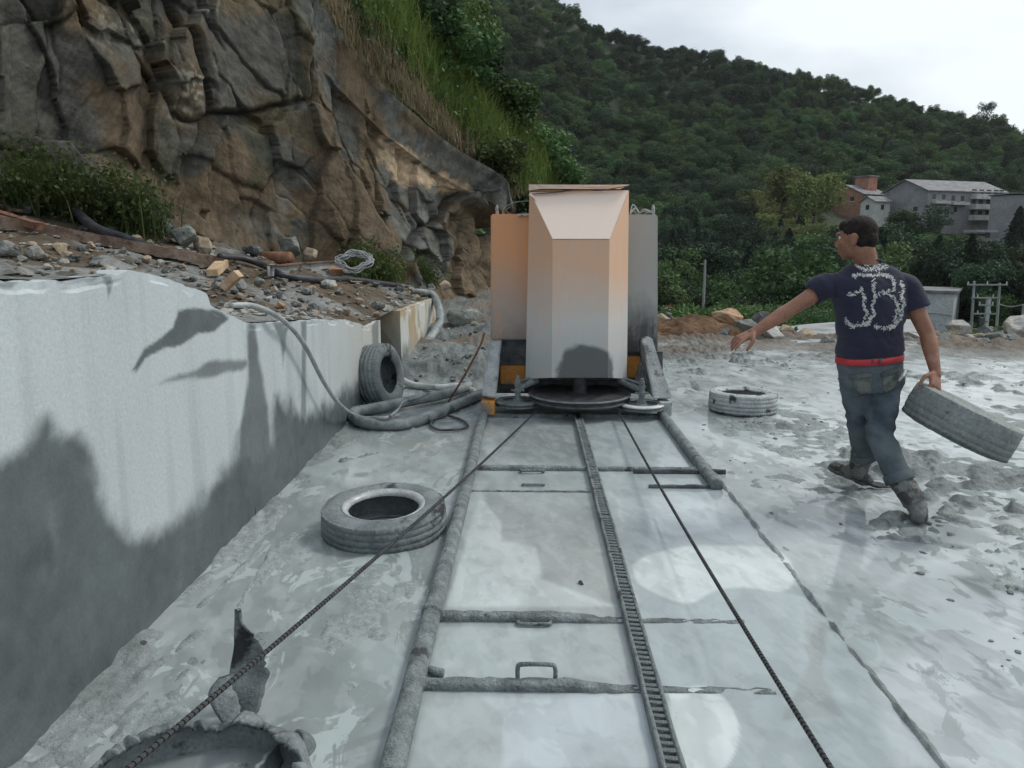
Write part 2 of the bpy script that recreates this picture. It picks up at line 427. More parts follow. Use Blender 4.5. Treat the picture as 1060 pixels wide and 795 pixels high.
# mud colour: grey slurry silt, browner earth towards the berm
br = sstep(9.2, 12.6, gy + 0.1 * gx + 2.4 * (fbm(gx * 0.6, gy * 1.2, 4, 8) - 0.5)) * sstep(0.9, 2, gx)
br = np.maximum(br, 0.7 * np.exp(-((gx - 4.4) / 1.1) ** 2 - ((gy - 6.6) / 0.35) ** 2) * fbm(gx * 3, gy * 5, 3, 6) * 1.6)
br = np.maximum(br, 0.8 * sstep(8.6, 10.5, gy) * (1 - sstep(0.5, 1.5, gx)) * sstep(0.45, 0.6, fbm(gx * 1.5, gy * 2.2, 4, 18)))
light = sstep(0.38, 0.62, fbm(gx * 1.3, gy * 1.1, 5, 12))
c = np.array([0.225, 0.258, 0.252]) * (1 - light)[:, None] + np.array([0.33, 0.375, 0.37]) * light[:, None]
raised = sstep(0.012, 0.05, gh)[:, None]
c = c * (1 - raised * 0.5)
brown = np.array([0.155, 0.125, 0.095]) * (0.6 + 0.8 * fbm(gx * 3, gy * 3, 4, 2))[:, None]
c = c * (1 - br[:, None]) + brown * br[:, None]
alpha = 0.5 + 0.35 * br
m_mud = mat_attr('wet_grey_mud', 0.45, 22, 0.9, 0.03, 0.28, 24, 0.5, rough_alpha=True)
bump(m_mud.node_tree, m_mud.node_tree.nodes['Principled BSDF'], nnoise(m_mud.node_tree, 110, 6, .65), .8, .006)
cols = np.concatenate([c, alpha[:, None]], 1)
struct(mk('ground', np.stack([gx, gy, gh], 1), grid_faces(len(ys), len(xs))[:, ::-1], m_mud, smooth=True, colors=cols))

# ---- slurry: milky standing water filling the hollows, with paler films on it
ys2 = np.geomspace(0.9, 12.4, 520); xs2 = np.concatenate([np.linspace(XW - 0.02, 3.2, 480), np.linspace(3.25, 18, 200)])
SY, SX = np.meshgrid(ys2, xs2, indexing='ij'); sx, sy = SX.ravel(), SY.ravel()
pp = proj(np.stack([sx, sy, np.zeros_like(sx)], 1))
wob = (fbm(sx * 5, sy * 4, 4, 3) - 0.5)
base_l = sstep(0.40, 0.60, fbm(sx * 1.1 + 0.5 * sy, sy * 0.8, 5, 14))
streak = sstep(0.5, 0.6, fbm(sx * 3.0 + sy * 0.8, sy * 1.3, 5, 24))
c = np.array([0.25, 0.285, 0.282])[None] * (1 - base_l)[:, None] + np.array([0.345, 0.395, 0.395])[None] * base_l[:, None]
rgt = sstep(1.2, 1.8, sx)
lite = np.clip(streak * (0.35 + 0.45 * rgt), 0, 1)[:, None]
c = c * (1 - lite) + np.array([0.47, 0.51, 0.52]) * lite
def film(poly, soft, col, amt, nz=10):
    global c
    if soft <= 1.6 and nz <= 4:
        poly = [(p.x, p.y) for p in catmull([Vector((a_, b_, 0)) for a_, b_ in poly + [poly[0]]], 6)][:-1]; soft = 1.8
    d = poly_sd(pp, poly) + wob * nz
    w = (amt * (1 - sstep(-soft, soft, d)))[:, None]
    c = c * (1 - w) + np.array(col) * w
# smooth grey film over the flooded bed, then paler patches
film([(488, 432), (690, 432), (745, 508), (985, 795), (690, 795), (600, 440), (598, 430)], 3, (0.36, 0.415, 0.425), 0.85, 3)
film([(505, 508), (600, 505), (640, 632), (462, 632)], 2, (0.34, 0.375, 0.365), 0.8, 3)  # machine's reflection painted as a darker panel, paler film cut around it
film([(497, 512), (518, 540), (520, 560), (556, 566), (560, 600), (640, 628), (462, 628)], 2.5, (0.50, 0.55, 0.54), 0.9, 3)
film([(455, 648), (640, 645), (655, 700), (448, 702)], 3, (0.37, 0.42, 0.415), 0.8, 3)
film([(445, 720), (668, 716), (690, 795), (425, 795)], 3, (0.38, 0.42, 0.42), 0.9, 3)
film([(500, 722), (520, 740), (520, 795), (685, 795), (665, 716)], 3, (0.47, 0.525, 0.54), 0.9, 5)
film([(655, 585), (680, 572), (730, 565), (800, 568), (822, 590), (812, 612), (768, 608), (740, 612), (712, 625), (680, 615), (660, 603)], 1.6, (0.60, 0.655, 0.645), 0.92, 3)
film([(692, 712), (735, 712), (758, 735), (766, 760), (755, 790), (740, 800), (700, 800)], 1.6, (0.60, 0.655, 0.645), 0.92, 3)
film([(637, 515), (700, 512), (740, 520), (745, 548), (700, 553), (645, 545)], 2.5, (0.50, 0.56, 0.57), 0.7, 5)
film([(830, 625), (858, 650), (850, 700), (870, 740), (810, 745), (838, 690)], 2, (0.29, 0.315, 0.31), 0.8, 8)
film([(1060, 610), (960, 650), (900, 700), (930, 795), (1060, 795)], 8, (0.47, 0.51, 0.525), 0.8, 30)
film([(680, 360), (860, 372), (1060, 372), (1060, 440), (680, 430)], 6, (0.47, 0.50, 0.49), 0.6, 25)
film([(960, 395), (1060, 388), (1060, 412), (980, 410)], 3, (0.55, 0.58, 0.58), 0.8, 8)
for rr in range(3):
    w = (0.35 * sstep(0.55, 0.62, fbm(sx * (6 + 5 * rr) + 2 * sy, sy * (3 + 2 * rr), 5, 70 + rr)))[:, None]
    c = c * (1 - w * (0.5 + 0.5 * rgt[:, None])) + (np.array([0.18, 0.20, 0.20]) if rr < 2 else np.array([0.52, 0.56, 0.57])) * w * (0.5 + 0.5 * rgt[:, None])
m, nt, b = new_mat('milky_slurry')
a = nt.nodes.new('ShaderNodeVertexColor'); a.layer_name = 'Col'
h = nt.nodes.new('ShaderNodeHueSaturation'); nt.links.new(a.outputs['Color'], h.inputs['Color'])
nt.links.new(ramp(nt, nnoise(nt, 5, 9, 0.6, w=(1, 0.7, 1), dist=0.6), 0.3, 0.7, 0.9, 1.1), h.inputs['Value'])
# thin crisp-edged films: sky reflection painted as paler patches, then darker ones, some matt
def film_mask(scale, w, lo, hi, dist=1.2, detail=7):
    return ramp(nt, nnoise(nt, scale, detail, .62, w=w, dist=dist), lo, hi)
fa = film_mask(2.4, (1.3, .75, 1), .545, .565); fb = film_mask(3.6, (1.5, .8, 1), .585, .60, .8); fd = film_mask(1.7, (1.1, .6, 1), .585, .60, 1.6)
# the flooded bed stays calmer: weight by position
tcn = nt.nodes.new('ShaderNodeTexCoord'); sx_ = nt.nodes.new('ShaderNodeSeparateXYZ'); nt.links.new(tcn.outputs['Object'], sx_.inputs[0])
bedR = ramp(nt, sx_.outputs['X'], 1.15, 1.5); bedL = ramp(nt, sx_.outputs['X'], -.40, -.46)
mxx = nt.nodes.new('ShaderNodeMath'); mxx.operation = 'MAXIMUM'; nt.links.new(bedR, mxx.inputs[0]); nt.links.new(bedL, mxx.inputs[1])
wgt = ramp(nt, mxx.outputs[0], 0, 1, .15, .7)
def mul(a_, b_):
    q_ = nt.nodes.new('ShaderNodeMath'); q_.operation = 'MULTIPLY'; nt.links.new(a_, q_.inputs[0]); nt.links.new(b_, q_.inputs[1]); return q_.outputs[0]
c1 = nmix(nt, mul(fa, wgt), h.outputs['Color'], (.45, .51, .51)); c1 = nmix(nt, mul(fb, wgt), c1, (.21, .24, .24)); c1 = nmix(nt, mul(fd, wgt), c1, (.25, .285, .285))
nt.links.new(c1, b.inputs['Base Color'])
b.inputs['IOR'].default_value = 1.36
rgh = ramp(nt, nnoise(nt, 3.0, 6, 0.6, w=(1, 0.6, 1)), 0.42, 0.62, 0.04, 0.26)
ra = nt.nodes.new('ShaderNodeMath'); ra.operation = 'MULTIPLY_ADD'; nt.links.new(mul(fb, wgt), ra.inputs[0]); ra.inputs[1].default_value = .4; nt.links.new(rgh, ra.inputs[2])
nt.links.new(ra.outputs[0], b.inputs['Roughness'])
bump(nt, b, nnoise(nt, 7, 3, 0.5), 0.05, 0.01)
bump(nt, b, nnoise(nt, 60, 6, 0.6), 0.06, 0.004)
M['slurry'] = m
bedh = 0.0
sz = np.zeros_like(sx) + 0.0008 * (fbm(sx * 3, sy * 3, 2, 4) - 0.5)
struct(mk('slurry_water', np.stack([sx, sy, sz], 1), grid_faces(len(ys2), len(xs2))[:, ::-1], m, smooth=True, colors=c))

# ================================================================== SAWN GRANITE WALL
top_px = [(-140, 300), (0, 290), (60, 292), (120, 287), (135, 281), (170, 287), (205, 300), (214, 303), (219, 315), (245, 330), (257, 335), (300, 333), (321, 331), (363, 332), (381, 338)]
topYZ = [(W(x, y, XW).y, W(x, y, XW).z) for x, y in top_px]
print('wall top', [(round(a, 2), round(b, 2)) for a, b in topYZ])
def wtop(y):
    return np.interp(y, [t[0] for t in topYZ], [t[1] for t in topYZ])
Y_E1 = W(262, 500, XW).y; Y_E2 = W(396, 400, XW).y
def wall_colors(v):
    """pale sawn granite with dark wet slurry stains (positions as they sit on the stone)"""
    q = proj(v); x, y, z = v[:, 0], v[:, 1], v[:, 2]
    n1 = fbm(y * 4, z * 4, 6, 3) - 0.5; n2 = fbm(y * 16, z * 16, 5, 13) - 0.5
    base = np.array([0.50, 0.55, 0.565])[None] * (0.95 + 0.10 * (fbm(y * 5, z * 1.0, 4, 6) - 0.5) + 0.10 * (fbm(y * 2.2, z * 2.2, 4, 16) - 0.5))[:, None]
    warm = sstep(5.5, 8.0, y)[:, None] * 0.7
    base = base * (1 - warm) + np.array([0.54, 0.54, 0.48]) * warm
    dark = np.zeros(len(v))
    def st(poly, soft, nz, amt=1.0):
        nonlocal dark
        d = poly_sd(q, poly) + n1 * nz + n2 * nz * 0.4
        dark = np.maximum(dark, amt * (1 - sstep(-soft, soft, d)))
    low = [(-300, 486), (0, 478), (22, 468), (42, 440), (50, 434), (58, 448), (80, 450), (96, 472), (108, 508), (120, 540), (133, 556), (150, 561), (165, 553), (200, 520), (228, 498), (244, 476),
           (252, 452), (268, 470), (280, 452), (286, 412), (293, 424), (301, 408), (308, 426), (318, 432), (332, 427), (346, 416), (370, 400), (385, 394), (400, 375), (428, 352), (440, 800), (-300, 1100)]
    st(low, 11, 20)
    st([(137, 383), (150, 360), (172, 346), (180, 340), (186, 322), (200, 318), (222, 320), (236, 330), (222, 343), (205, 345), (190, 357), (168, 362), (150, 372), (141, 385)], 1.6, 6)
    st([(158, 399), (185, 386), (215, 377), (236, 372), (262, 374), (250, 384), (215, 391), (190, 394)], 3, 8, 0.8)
    st([(257, 334), (265, 335), (269, 370), (276, 410), (279, 440), (283, 490), (244, 500), (250, 440), (256, 390)], 2.5, 5, 0.9)
    st([(312, 333), (317, 333), (317, 420), (319, 470), (310, 470), (312, 400)], 1.2, 2.5, 0.7)
    st([(282, 334), (301, 333), (296, 345), (293, 385), (290, 350)], 1.5, 5, 0.7)
    st([(385, 338), (391, 330), (394, 420), (384, 420)], 1.2, 2, 0.7)
    st([(104, 285), (115, 284), (117, 292), (113, 310), (110, 298)], 1.0, 3, 0.75)
    st([(-10, 291), (20, 292), (12, 298), (0, 297)], 1.2, 3, 0.7)
    st([(55, 287), (110, 286), (95, 292), (60, 293)], 1.2, 4, 0.5)
    streaks = sstep(0.55, 0.8, fbm(y * 8, z * 0.5, 5, 33)) * 0.16
    rough_low = sstep(0.1, 0.0, z) * 0.3
    light_run = np.exp(-((q[:, 0] - 52 - 8 * n1) / 8) ** 2) * sstep(500, 530, q[:, 1]) * (1 - sstep(590, 620, q[:, 1])) * sstep(-0.15, 0.2, n2) * 0.5
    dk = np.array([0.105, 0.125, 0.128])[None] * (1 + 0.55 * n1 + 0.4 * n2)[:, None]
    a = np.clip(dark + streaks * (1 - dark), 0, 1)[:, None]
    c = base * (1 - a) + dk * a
    c = c * (1 - light_run[:, None]) + np.array([0.2, 0.22, 0.22]) * light_run[:, None]
    rust = sstep(8.4, 9.0, y) * sstep(0.47, 0.6, fbm(y * 3, z * 2.5, 4, 61)) * (1 - dark)
    c = c * (1 - rust[:, None] * 0.8) + np.array([0.36, 0.25, 0.12]) * rust[:, None] * 0.8
    rg = 0.75 - 0.2 * dark
    return np.concatenate([c, rg[:, None]], 1)
m_wall = mat_attr('sawn_granite', 0.7, 55, 0.5, 0.006, 0.09, 60, 0.35, rough_alpha=True)
def granite_block(name, y0, y1, x_face, x_back, topf, label, nseed, ny, nz_):
    """block with a fine front face (+X), top, and ends; broken upper edge"""
    yy = np.linspace(y0, y1, ny)
    prof = []
    # ring across: bottom-front -> top-front -> top-back -> bottom-back
    nt_ = 14
    V = []
    for y in yy:
        zt = float(topf(y)) + 0.012 * (float(fbm(y * 9, 0.3, 4, nseed)) - 0.5) * 2
        zz = np.linspace(-0.06, zt, nz_)
        col_ = []
        for k, z in enumerate(zz):
            chip = 0.0
            if z > zt - 0.035: chip = 0.03 * max(0, float(vn(y * 7, z * 9, nseed + 2)) - 0.45)
            lump = 0.010 * max(0.0, 1 - z / 0.45) * float(fbm(y * 8, z * 8, 4, nseed + 4))
            col_.append((x_face - chip + lump, y, z))
        for t in np.linspace(0.03, 1, nt_):
            col_.append((x_face + (x_back - x_face) * t, y, zt + 0.015 * (float(fbm(y * 6, t * 6, 3, nseed + 7)) - 0.5)))
        col_.append((x_back, y, -0.06))
        V += col_
    per = nz_ + nt_ + 1
    V = np.array(V)
    F = [tuple(int(i) for i in f) for f in grid_faces(ny, per)]
    F.append(tuple(range(per))); F.append(tuple((ny - 1) * per + k for k in range(per))[::-1])
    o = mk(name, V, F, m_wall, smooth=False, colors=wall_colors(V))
    tag(o, label, 'stone block', 'sawn granite blocks along the bank'); return o
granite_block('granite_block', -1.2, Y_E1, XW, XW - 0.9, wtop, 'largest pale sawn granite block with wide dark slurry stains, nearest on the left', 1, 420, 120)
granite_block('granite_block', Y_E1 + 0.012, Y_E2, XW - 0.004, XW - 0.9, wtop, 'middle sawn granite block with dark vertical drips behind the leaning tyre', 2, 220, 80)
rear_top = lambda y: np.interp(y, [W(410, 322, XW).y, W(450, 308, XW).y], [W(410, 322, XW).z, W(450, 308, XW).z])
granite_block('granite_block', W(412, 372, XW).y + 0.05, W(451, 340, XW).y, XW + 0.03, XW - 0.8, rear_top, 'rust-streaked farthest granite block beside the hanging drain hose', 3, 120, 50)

# ================================================================== BANK (rubble shelf behind the wall)
cliff_base = [  # px, py, Y
    (-420, 205, 5.4), (-150, 200, 7.4), (0, 200, 8.7), (90, 222, 9.3), (170, 243, 10.1), (230, 266, 11.0), (300, 287, 12.1), (370, 285, 13.0), (430, 292, 14.4), (470, 300, 15.8), (508, 312, 17.2), (534, 320, 18.2)]
CB = [P(a, b_, y) for a, b_, y in cliff_base]
print('cliff base', [tuple(round(k, 2) for k in v) for v in CB])
def cb_at(y):
    ys_ = [v.y for v in CB]
    return np.interp(y, ys_, [v.x for v in CB]), np.interp(y, ys_, [v.z for v in CB])
YR = W(451, 340, XW).y
def bank_z(x, y):
    cx, cz = cb_at(y)
    zt = np.where(y < Y_E2, wtop(y), np.interp(y, [Y_E2, W(412, 372, XW).y, YR, YR + 1.0, 17], [float(wtop(Y_E2)), float(rear_top(W(412, 372, XW).y)), float(rear_top(YR)), 0.18, 0.15])) + 0.006
    t = np.clip((x - XW + 0.12) / (cx - XW - 0.3), 0, 1.4)
    hump = 0.13 * np.sin(np.clip(t, 0, 1) * math.pi) * sstep(4.5, 7.5, y)
    rough_ = sstep(0.0, 0.08, t)
    return zt + (cz - zt) * t ** 0.85 + hump + rough_ * (0.13 * (fbm(x * 2.4, y * 2.4, 5, 71) - 0.5) + 0.05 * (fbm(x * 9, y * 9, 4, 72) - 0.5))
yb = np.linspace(-0.8, 18.0, 420)
tb = np.linspace(0, 1, 130)
BYs, BTs = np.meshgrid(yb, tb, indexing='ij')
cxs, _ = cb_at(BYs)
BX = (XW - 0.05) + (cxs - 0.9 - (XW - 0.05)) * BTs
bx, by = BX.ravel(), BYs.ravel()
bz = bank_z(bx, by)
n1 = fbm(bx * 1.4, by * 1.4, 5, 19); n2 = fbm(bx * 7, by * 7, 4, 20)
earth = np.array([0.105, 0.083, 0.058])[None] * (0.6 + 0.9 * n2)[:, None]
greyc = np.array([0.2, 0.205, 0.195])[None] * (0.6 + 0.9 * n2)[:, None]
w = np.clip(sstep(4.4, 6.0, by) * sstep(0.40, 0.60, n1 + 0.10 * sstep(0.1, 0.5, BTs.ravel())) + 0.5 * sstep(0.35, 0.6, BTs.ravel()), 0, 1)[:, None]
c = greyc * (1 - w) + earth * w
red = sstep(0.55, 0.63, fbm(bx * 2.2, by * 2.2, 4, 40))[:, None] * w * 0.6
c = c * (1 - red) + np.array([0.13, 0.09, 0.06]) * red
m_bank = mat_attr('rubbly_soil', 0.92, 26, 0.9, 0.03, 0.4, 14, 0.2)
bank = struct(mk('bank', np.stack([bx, by, bz], 1), grid_faces(len(yb), len(tb)), m_bank, smooth=True, colors=c))
me = bank.data
BANK_BVH = BVHTree.FromPolygons([v.co.copy() for v in me.vertices], [tuple(p.vertices) for p in me.polygons])
def onbank(px, py, zoff=0.0):
    d = ray(px, py).normalized()
    hit = BANK_BVH.ray_cast(CAMP, d)
    if hit[0] is None:
        return None
    return hit[0] + Vector((0, 0, zoff))
def bank_below(x, y):
    hit = BANK_BVH.ray_cast(Vector((x, y, 20)), Vector((0, 0, -1)))
    return hit[0].z if hit[0] else 0.0

# ================================================================== CLIFF
cl_top = [(-420, -330, 5.8), (-150, -290, 8.0), (0, -240, 9.5), (90, -200, 10.1), (170, -150, 10.9), (230, -100, 11.8), (300, -42, 12.9), (352, 30, 14.0), (400, 92, 15.2), (452, 138, 16.2), (492, 178, 17.2), (524, 207, 18.2)]
CT = [P(a, b_, y) for a, b_, y in cl_top]
NU, NV = 560, 300
ku = np.linspace(0, 1, len(CB))
# spread columns by arc length in the picture plane
uu = np.linspace(0, 1, NU) ** 1.0
def interp3(L, u):
    A = np.array([tuple(v) for v in L]); return np.stack([np.interp(u, ku, A[:, k]) for k in range(3)], 1)
Bp = interp3(CB, uu); Tp = interp3(CT, uu)
Bp[:, 2] -= 0.35
vv = np.linspace(0, 1, NV)
C3 = Bp[:, None, :] * (1 - vv)[None, :, None] + Tp[:, None, :] * vv[None, :, None]
C3 = C3.reshape(-1, 3)
# a right end that turns the corner, away from the camera
tang = np.gradient(Bp, axis=0); tang /= np.linalg.norm(tang, axis=1)[:, None]
nrm = np.stack([tang[:, 1], -tang[:, 0], np.zeros(NU)], 1)      # points towards the yard
nrm = np.repeat(nrm, NV, axis=0)
U = np.repeat(uu, NV); V_ = np.tile(vv, NU)
# fractured rock: tilted planar facets in stretched cells
def facets(p, n, scale, amp, tilt, seed, crack):
    r = np.random.default_rng(seed)
    lo, hi = p.min(0), p.max(0)
    q = p * scale
    S = r.uniform(lo * scale, hi * scale, (n, 3))
    off = r.uniform(-1, 1, n) * amp; tl = r.normal(0, tilt, (n, 3))
    out = np.zeros(len(p)); ck = np.zeros(len(p))
    for s in range(0, len(p), 20000):
        d = np.linalg.norm(q[s:s + 20000, None, :] - S[None], axis=2)
        i2 = np.argpartition(d, 2, axis=1)[:, :2]
        dd = np.take_along_axis(d, i2, 1); o = np.argsort(dd, axis=1)
        i2 = np.take_along_axis(i2, o, 1); dd = np.take_along_axis(dd, o, 1)
        i0 = i2[:, 0]
        out[s:s + 20000] = off[i0] + ((q[s:s + 20000] - S[i0]) * tl[i0]).sum(1)
        ck[s:s + 20000] = np.exp(-((dd[:, 1] - dd[:, 0]) / crack) ** 2)
    return out, ck
rot = np.array([[0.92, 0.0, -0.38], [0, 1, 0.0], [0.38, 0.0, 0.92]])
warp = np.stack([fbm(C3[:, 1] * 0.8, C3[:, 2] * 0.8, 4, s) - 0.5 for s in (1, 2, 3)], 1)
pw = (C3 + warp * 0.45) @ rot
f1, k1 = facets(pw, 34, np.array([0.75, 0.75, 0.42]), 0.34, 0.20, 5, 0.035)
f2, k2 = facets(pw + warp * 0.25, 190, np.array([1.5, 1.6, 0.8]), 0.10, 0.13, 6, 0.05)
f3, k3 = facets(pw + warp * 0.2, 900, np.array([3.4, 3.6, 2.0]), 0.028, 0.07, 8, 0.06)
fn = fbm(C3[:, 1] * 5, C3[:, 2] * 5, 5, 8) - 0.5
edge = np.clip(sstep(0, 0.06, V_) * 1.0, 0, 1)
smooth_face = np.exp(-((U - 0.47) / 0.09) ** 2 - ((V_ - 0.55) / 0.5) ** 2)      # one big flat grey plane as in the photo
amp = 1 - 0.65 * smooth_face
disp = (f1 * 0.8 + f2 * (0.3 + 0.8 * sstep(0.5, 0.9, U)) + f3) * amp + 0.06 * fn - 0.09 * k1 - 0.025 * k2 - 0.02 * k3
lean = 0.0
topfade = (1 - 0.8 * sstep(0.93, 1.0, V_)) * (0.25 + 0.75 * sstep(0.03, 0.22, V_))
disp = disp - 0.12
disp = np.where(V_ > .8, np.maximum(disp, -.25 + 1.1 * (V_ - .8)), disp)
Q = C3 + nrm * (disp * topfade)[:, None]
# overhanging lip near the right end, recess under it
lip = np.exp(-((U - 0.93) / 0.06) ** 2) * sstep(0.70, 0.78, V_) * 0.55
Q += nrm * lip[:, None] * np.array([1, 1, 0])
# stone colours, darker along the cracks, some lit faces painted in
q = proj(C3)
nA = fbm(C3[:, 1] * 1.2, C3[:, 2] * 1.2, 5, 61); nB = fbm(C3[:, 1] * 5, C3[:, 2] * 5, 5, 62); nC = fbm(C3[:, 1] * 3.5, C3[:, 2] * 0.6, 5, 63)
grey = np.array([0.115, 0.112, 0.095])[None] * (0.55 + 0.9 * nB)[:, None]
rust = np.array([0.185, 0.135, 0.082])[None] * (0.5 + 1.0 * nC)[:, None]
wr = 0.85 * sstep(0.46, 0.64, nA + 0.22 * sstep(130, 200, q[:, 1]) * sstep(100, 200, q[:, 0]) + 0.12 * sstep(300, 380, q[:, 0]) - 0.1 * (q[:, 0] < 60) - 0.10 * (1 - sstep(60, 150, q[:, 1])) * (1 - sstep(280, 340, q[:, 0])))[:, None]
c = grey * (1 - wr) + rust * wr
gg = (sstep(0.5, 0.62, fbm(C3[:, 1] * 0.9, C3[:, 2] * 0.7, 4, 66)) * sstep(200, 330, q[:, 0]))[:, None] * 0.75
c = c * (1 - gg) + np.array([0.16, 0.175, 0.165]) * (0.4 + 1.2*nB)[:, None] * gg
pale = 1 - sstep(-3, 5, poly_sd(q, [(410, 146), (425, 150), (450, 168), (482, 196), (470, 196), (440, 190), (425, 172)]) + (nB - 0.5) * 22)  # light tan rock, with the brightness of its lit faces painted in
c = c * (1 - pale[:, None]) + np.array([0.6, 0.45, 0.30]) * pale[:, None]
lich = np.zeros(len(q))
for (lx, ly, lr) in ((160, 40, 14), (152, 25, 14), (205, 90, 22), (115, 35, 16), (105, 20, 10), (190, 110, 12), (215, 8, 9)):
    lich = np.maximum(lich, np.exp(-((q[:, 0] - lx) ** 2 + (q[:, 1] - ly) ** 2) / lr ** 2))
li = (lich * sstep(0.52, 0.6, fbm(C3[:, 1] * 16, C3[:, 2] * 16, 4, 68)))[:, None] * 0.8
c = c * (1 - li) + np.array([0.42, 0.40, 0.32]) * li
moss = (sstep(0.56, 0.66, fbm(C3[:, 1] * 2, C3[:, 2] * 2, 5, 69)) * (q[:, 0] < 330) * 0.45)[:, None]
c = c * (1 - moss) + np.array([0.075, 0.085, 0.045]) * moss
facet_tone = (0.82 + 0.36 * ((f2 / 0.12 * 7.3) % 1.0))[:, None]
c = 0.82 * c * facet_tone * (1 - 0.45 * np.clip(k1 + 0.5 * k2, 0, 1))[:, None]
m_cliff = mat_attr('fractured_rock', 0.85, 7, 0.8, 0.05, 0.35, 6, 0.25)
mcn = m_cliff.node_tree; bump(mcn, mcn.nodes['Principled BSDF'], nnoise(mcn, 30, 10, 0.8), 0.9, 0.02)
fc = grid_faces(NU, NV)
struct(mk('cliff', Q, fc[:, ::-1], m_cliff, smooth=False, colors=c))
# end wall of the cliff turning away behind the corner
E0 = Q.reshape(NU, NV, 3)[-1]
ne = 60
EW = []
for k in range(ne):
    t = k / (ne - 1)
    off = np.array([-0.7, 7.0, 0.0]) * t
    row = E0 + off
    n_ = (fbm(row[:, 1] * 1.3 + 5, row[:, 2] * 1.6, 5, 90) - 0.5)[:, None] * np.array([0.9, 0, 0]) * min(1, t * 5)
    EW.append(row + n_)
EW = np.array(EW).reshape(-1, 3)
nb_ = fbm(EW[:, 1] * 3, EW[:, 2] * 3, 4, 3)
struct(mk('cliff_end', EW, grid_faces(ne, NV)[:, ::-1], m_cliff, smooth=False, colors=np.array([0.15, 0.12, 0.09])[None] * (0.5 + nb_)[:, None]))

# ---- overgrown slope above the cliff
Rg = [(-600, -700, 15), (-100, -600, 18), (150, -420, 20), (300, -250, 21.5), (400, -120, 22.5), (455, -30, 23), (485, 55, 23.5), (515, 110, 24), (548, 160, 24.5), (572, 190, 25), (590, 215, 25.5), (604, 240, 26)]
RG = [P(a, b_, y) for a, b_, y in Rg]
nv2 = 60
Tp2 = interp3(CT, uu[::4]); Rp2 = interp3(RG, uu[::4])
Tp2 = Tp2 + np.array([0, 0.05, -0.02])
sl = []
for k in range(nv2):
    t = k / (nv2 - 1)
    if t < 0.8:
        s = t / 0.8; row = Tp2 * (1 - s) + Rp2 * s; row = row + np.array([0, 0, 1]) * 0.5 * math.sin(math.pi * s)
    else:
        s = (t - 0.8) / 0.2; row = Rp2 + np.array([0.5, 6, -5]) * s
    sl.append(row)
sl = np.array(sl).reshape(-1, 3)
sl[:, 2] += (fbm(sl[:, 0] * 0.7, sl[:, 1] * 0.7, 4, 5) - 0.5) * 0.7
m_slope = mat2('grassy_soil', (0.05, 0.065, 0.02), (0.13, 0.12, 0.06), 1.2, 0.95, 0.6, 6, bdist=0.1)
slope = struct(mk('overgrown_slope', sl, grid_faces(nv2, len(Tp2)), m_slope, smooth=True))
SLG = sl.reshape(nv2, len(Tp2), 3)
# ================================================================== TRACK
track = thing('rail_track', 'slurry-caked steel track with two pipe rails and a toothed middle rack', 'track', (0.4, 3.6, 0))
TL = Vector((0.4, 3.6, 0))
def tpart(o, parent=None):
    o.parent = parent or track; o.matrix_parent_inverse = Matrix.Identity(4)
    return o
def local(o, org):
    """shift mesh data so that object origins sit at the thing's base"""
    o.data.transform(Matrix.Translation(-Vector(org)))
    return o
def rail_mesh(name, x0, y0, y1, r, zc, mat, n=150, wob=0.035):
    pts = [Vector((x0 + 0.004 * math.sin(y * 1.7), y, zc)) for y in np.linspace(y0, y1, n)]
    v, f = tube_arrays(pts, r, 20, wob=wob)
    return mk(name, np.array([tuple(p) for p in v]), f, mat, None, smooth=True)
xl = G(440, 640, 0.05).x; xl2 = G(500, 440, 0.05).x
print('rails', xl, xl2, G(690, 430, .05).x, G(745, 505, .05).x, G(597, 430).x, G(700, 790).x, G(985, 795).x)
XL, XM, XR = (xl + xl2) / 2, 0.425, (G(690, 430, .05).x + G(745, 505, .05).x) / 2
o = tpart(local(rail_mesh('pipe_rail', XL, 1.0, 6.75, 0.039, 0.026, M['mud_rail'], 220), TL)); o['label'] = 'long round pipe rail left of the rack'
yr = G(747, 507).y
o = tpart(local(rail_mesh('pipe_rail', XR, yr, 6.75, 0.04, 0.026, M['mud_rail'], 100), TL)); o['label'] = 'right pipe rail that sinks into the slurry'
# collar where two lengths of the pipe meet
bm = bmesh.new(); add_cyl(bm, (XL, 3.02, .028), (XL, 3.05, .028), 0.047, seg=20); jitter_bm(bm, .004, 30)
tpart(local(from_bm('pipe_collar', bm, M['mud_rail'], None, True), TL))
bm = bmesh.new(); add_cyl(bm, (XL + .04, 2.62, .02), (XL + .09, 2.6, .02), 0.016, seg=10); jitter_bm(bm, .004, 30)
tpart(local(from_bm('bolt', bm, M['mud_rail'], None, True), TL))
# rack: two cheeks and cross teeth, caked with slurry
for s in (-1, 1):
    V = []
    for y in np.arange(1.0, 6.9, 0.02):
        nn = float(vn(y * 25, s * 3.0, 5)) - .5; n2_ = float(vn(y * 9, s * 7.0, 6)) - .5; xx = XM + s * .028
        V += [(xx - .007, y, -.03), (xx - .007 - .003 * nn, y, .036 + .006 * nn), (xx, y, .041 + .008 * nn + .006 * n2_), (xx + .007 + .004 * n2_, y, .036), (xx + .012, y, -.03)]
    F = [tuple(int(k) for k in f) for f in grid_faces(len(V) // 5, 5, True)]
    tpart(local(mk('rack_cheek', V, F, M['mud_rail'], smooth=True), TL))
tb_ = 0
bm = bmesh.new(); add_box(bm, (0, 0, 0), (0.046, 0.016, 0.02), bev=0.003); jitter_bm(bm, 0.003, 60)
tooth0 = from_bm('rack_tooth', bm, M['mud_rail'])
ty = list(np.arange(1.12, 6.6, 0.036))
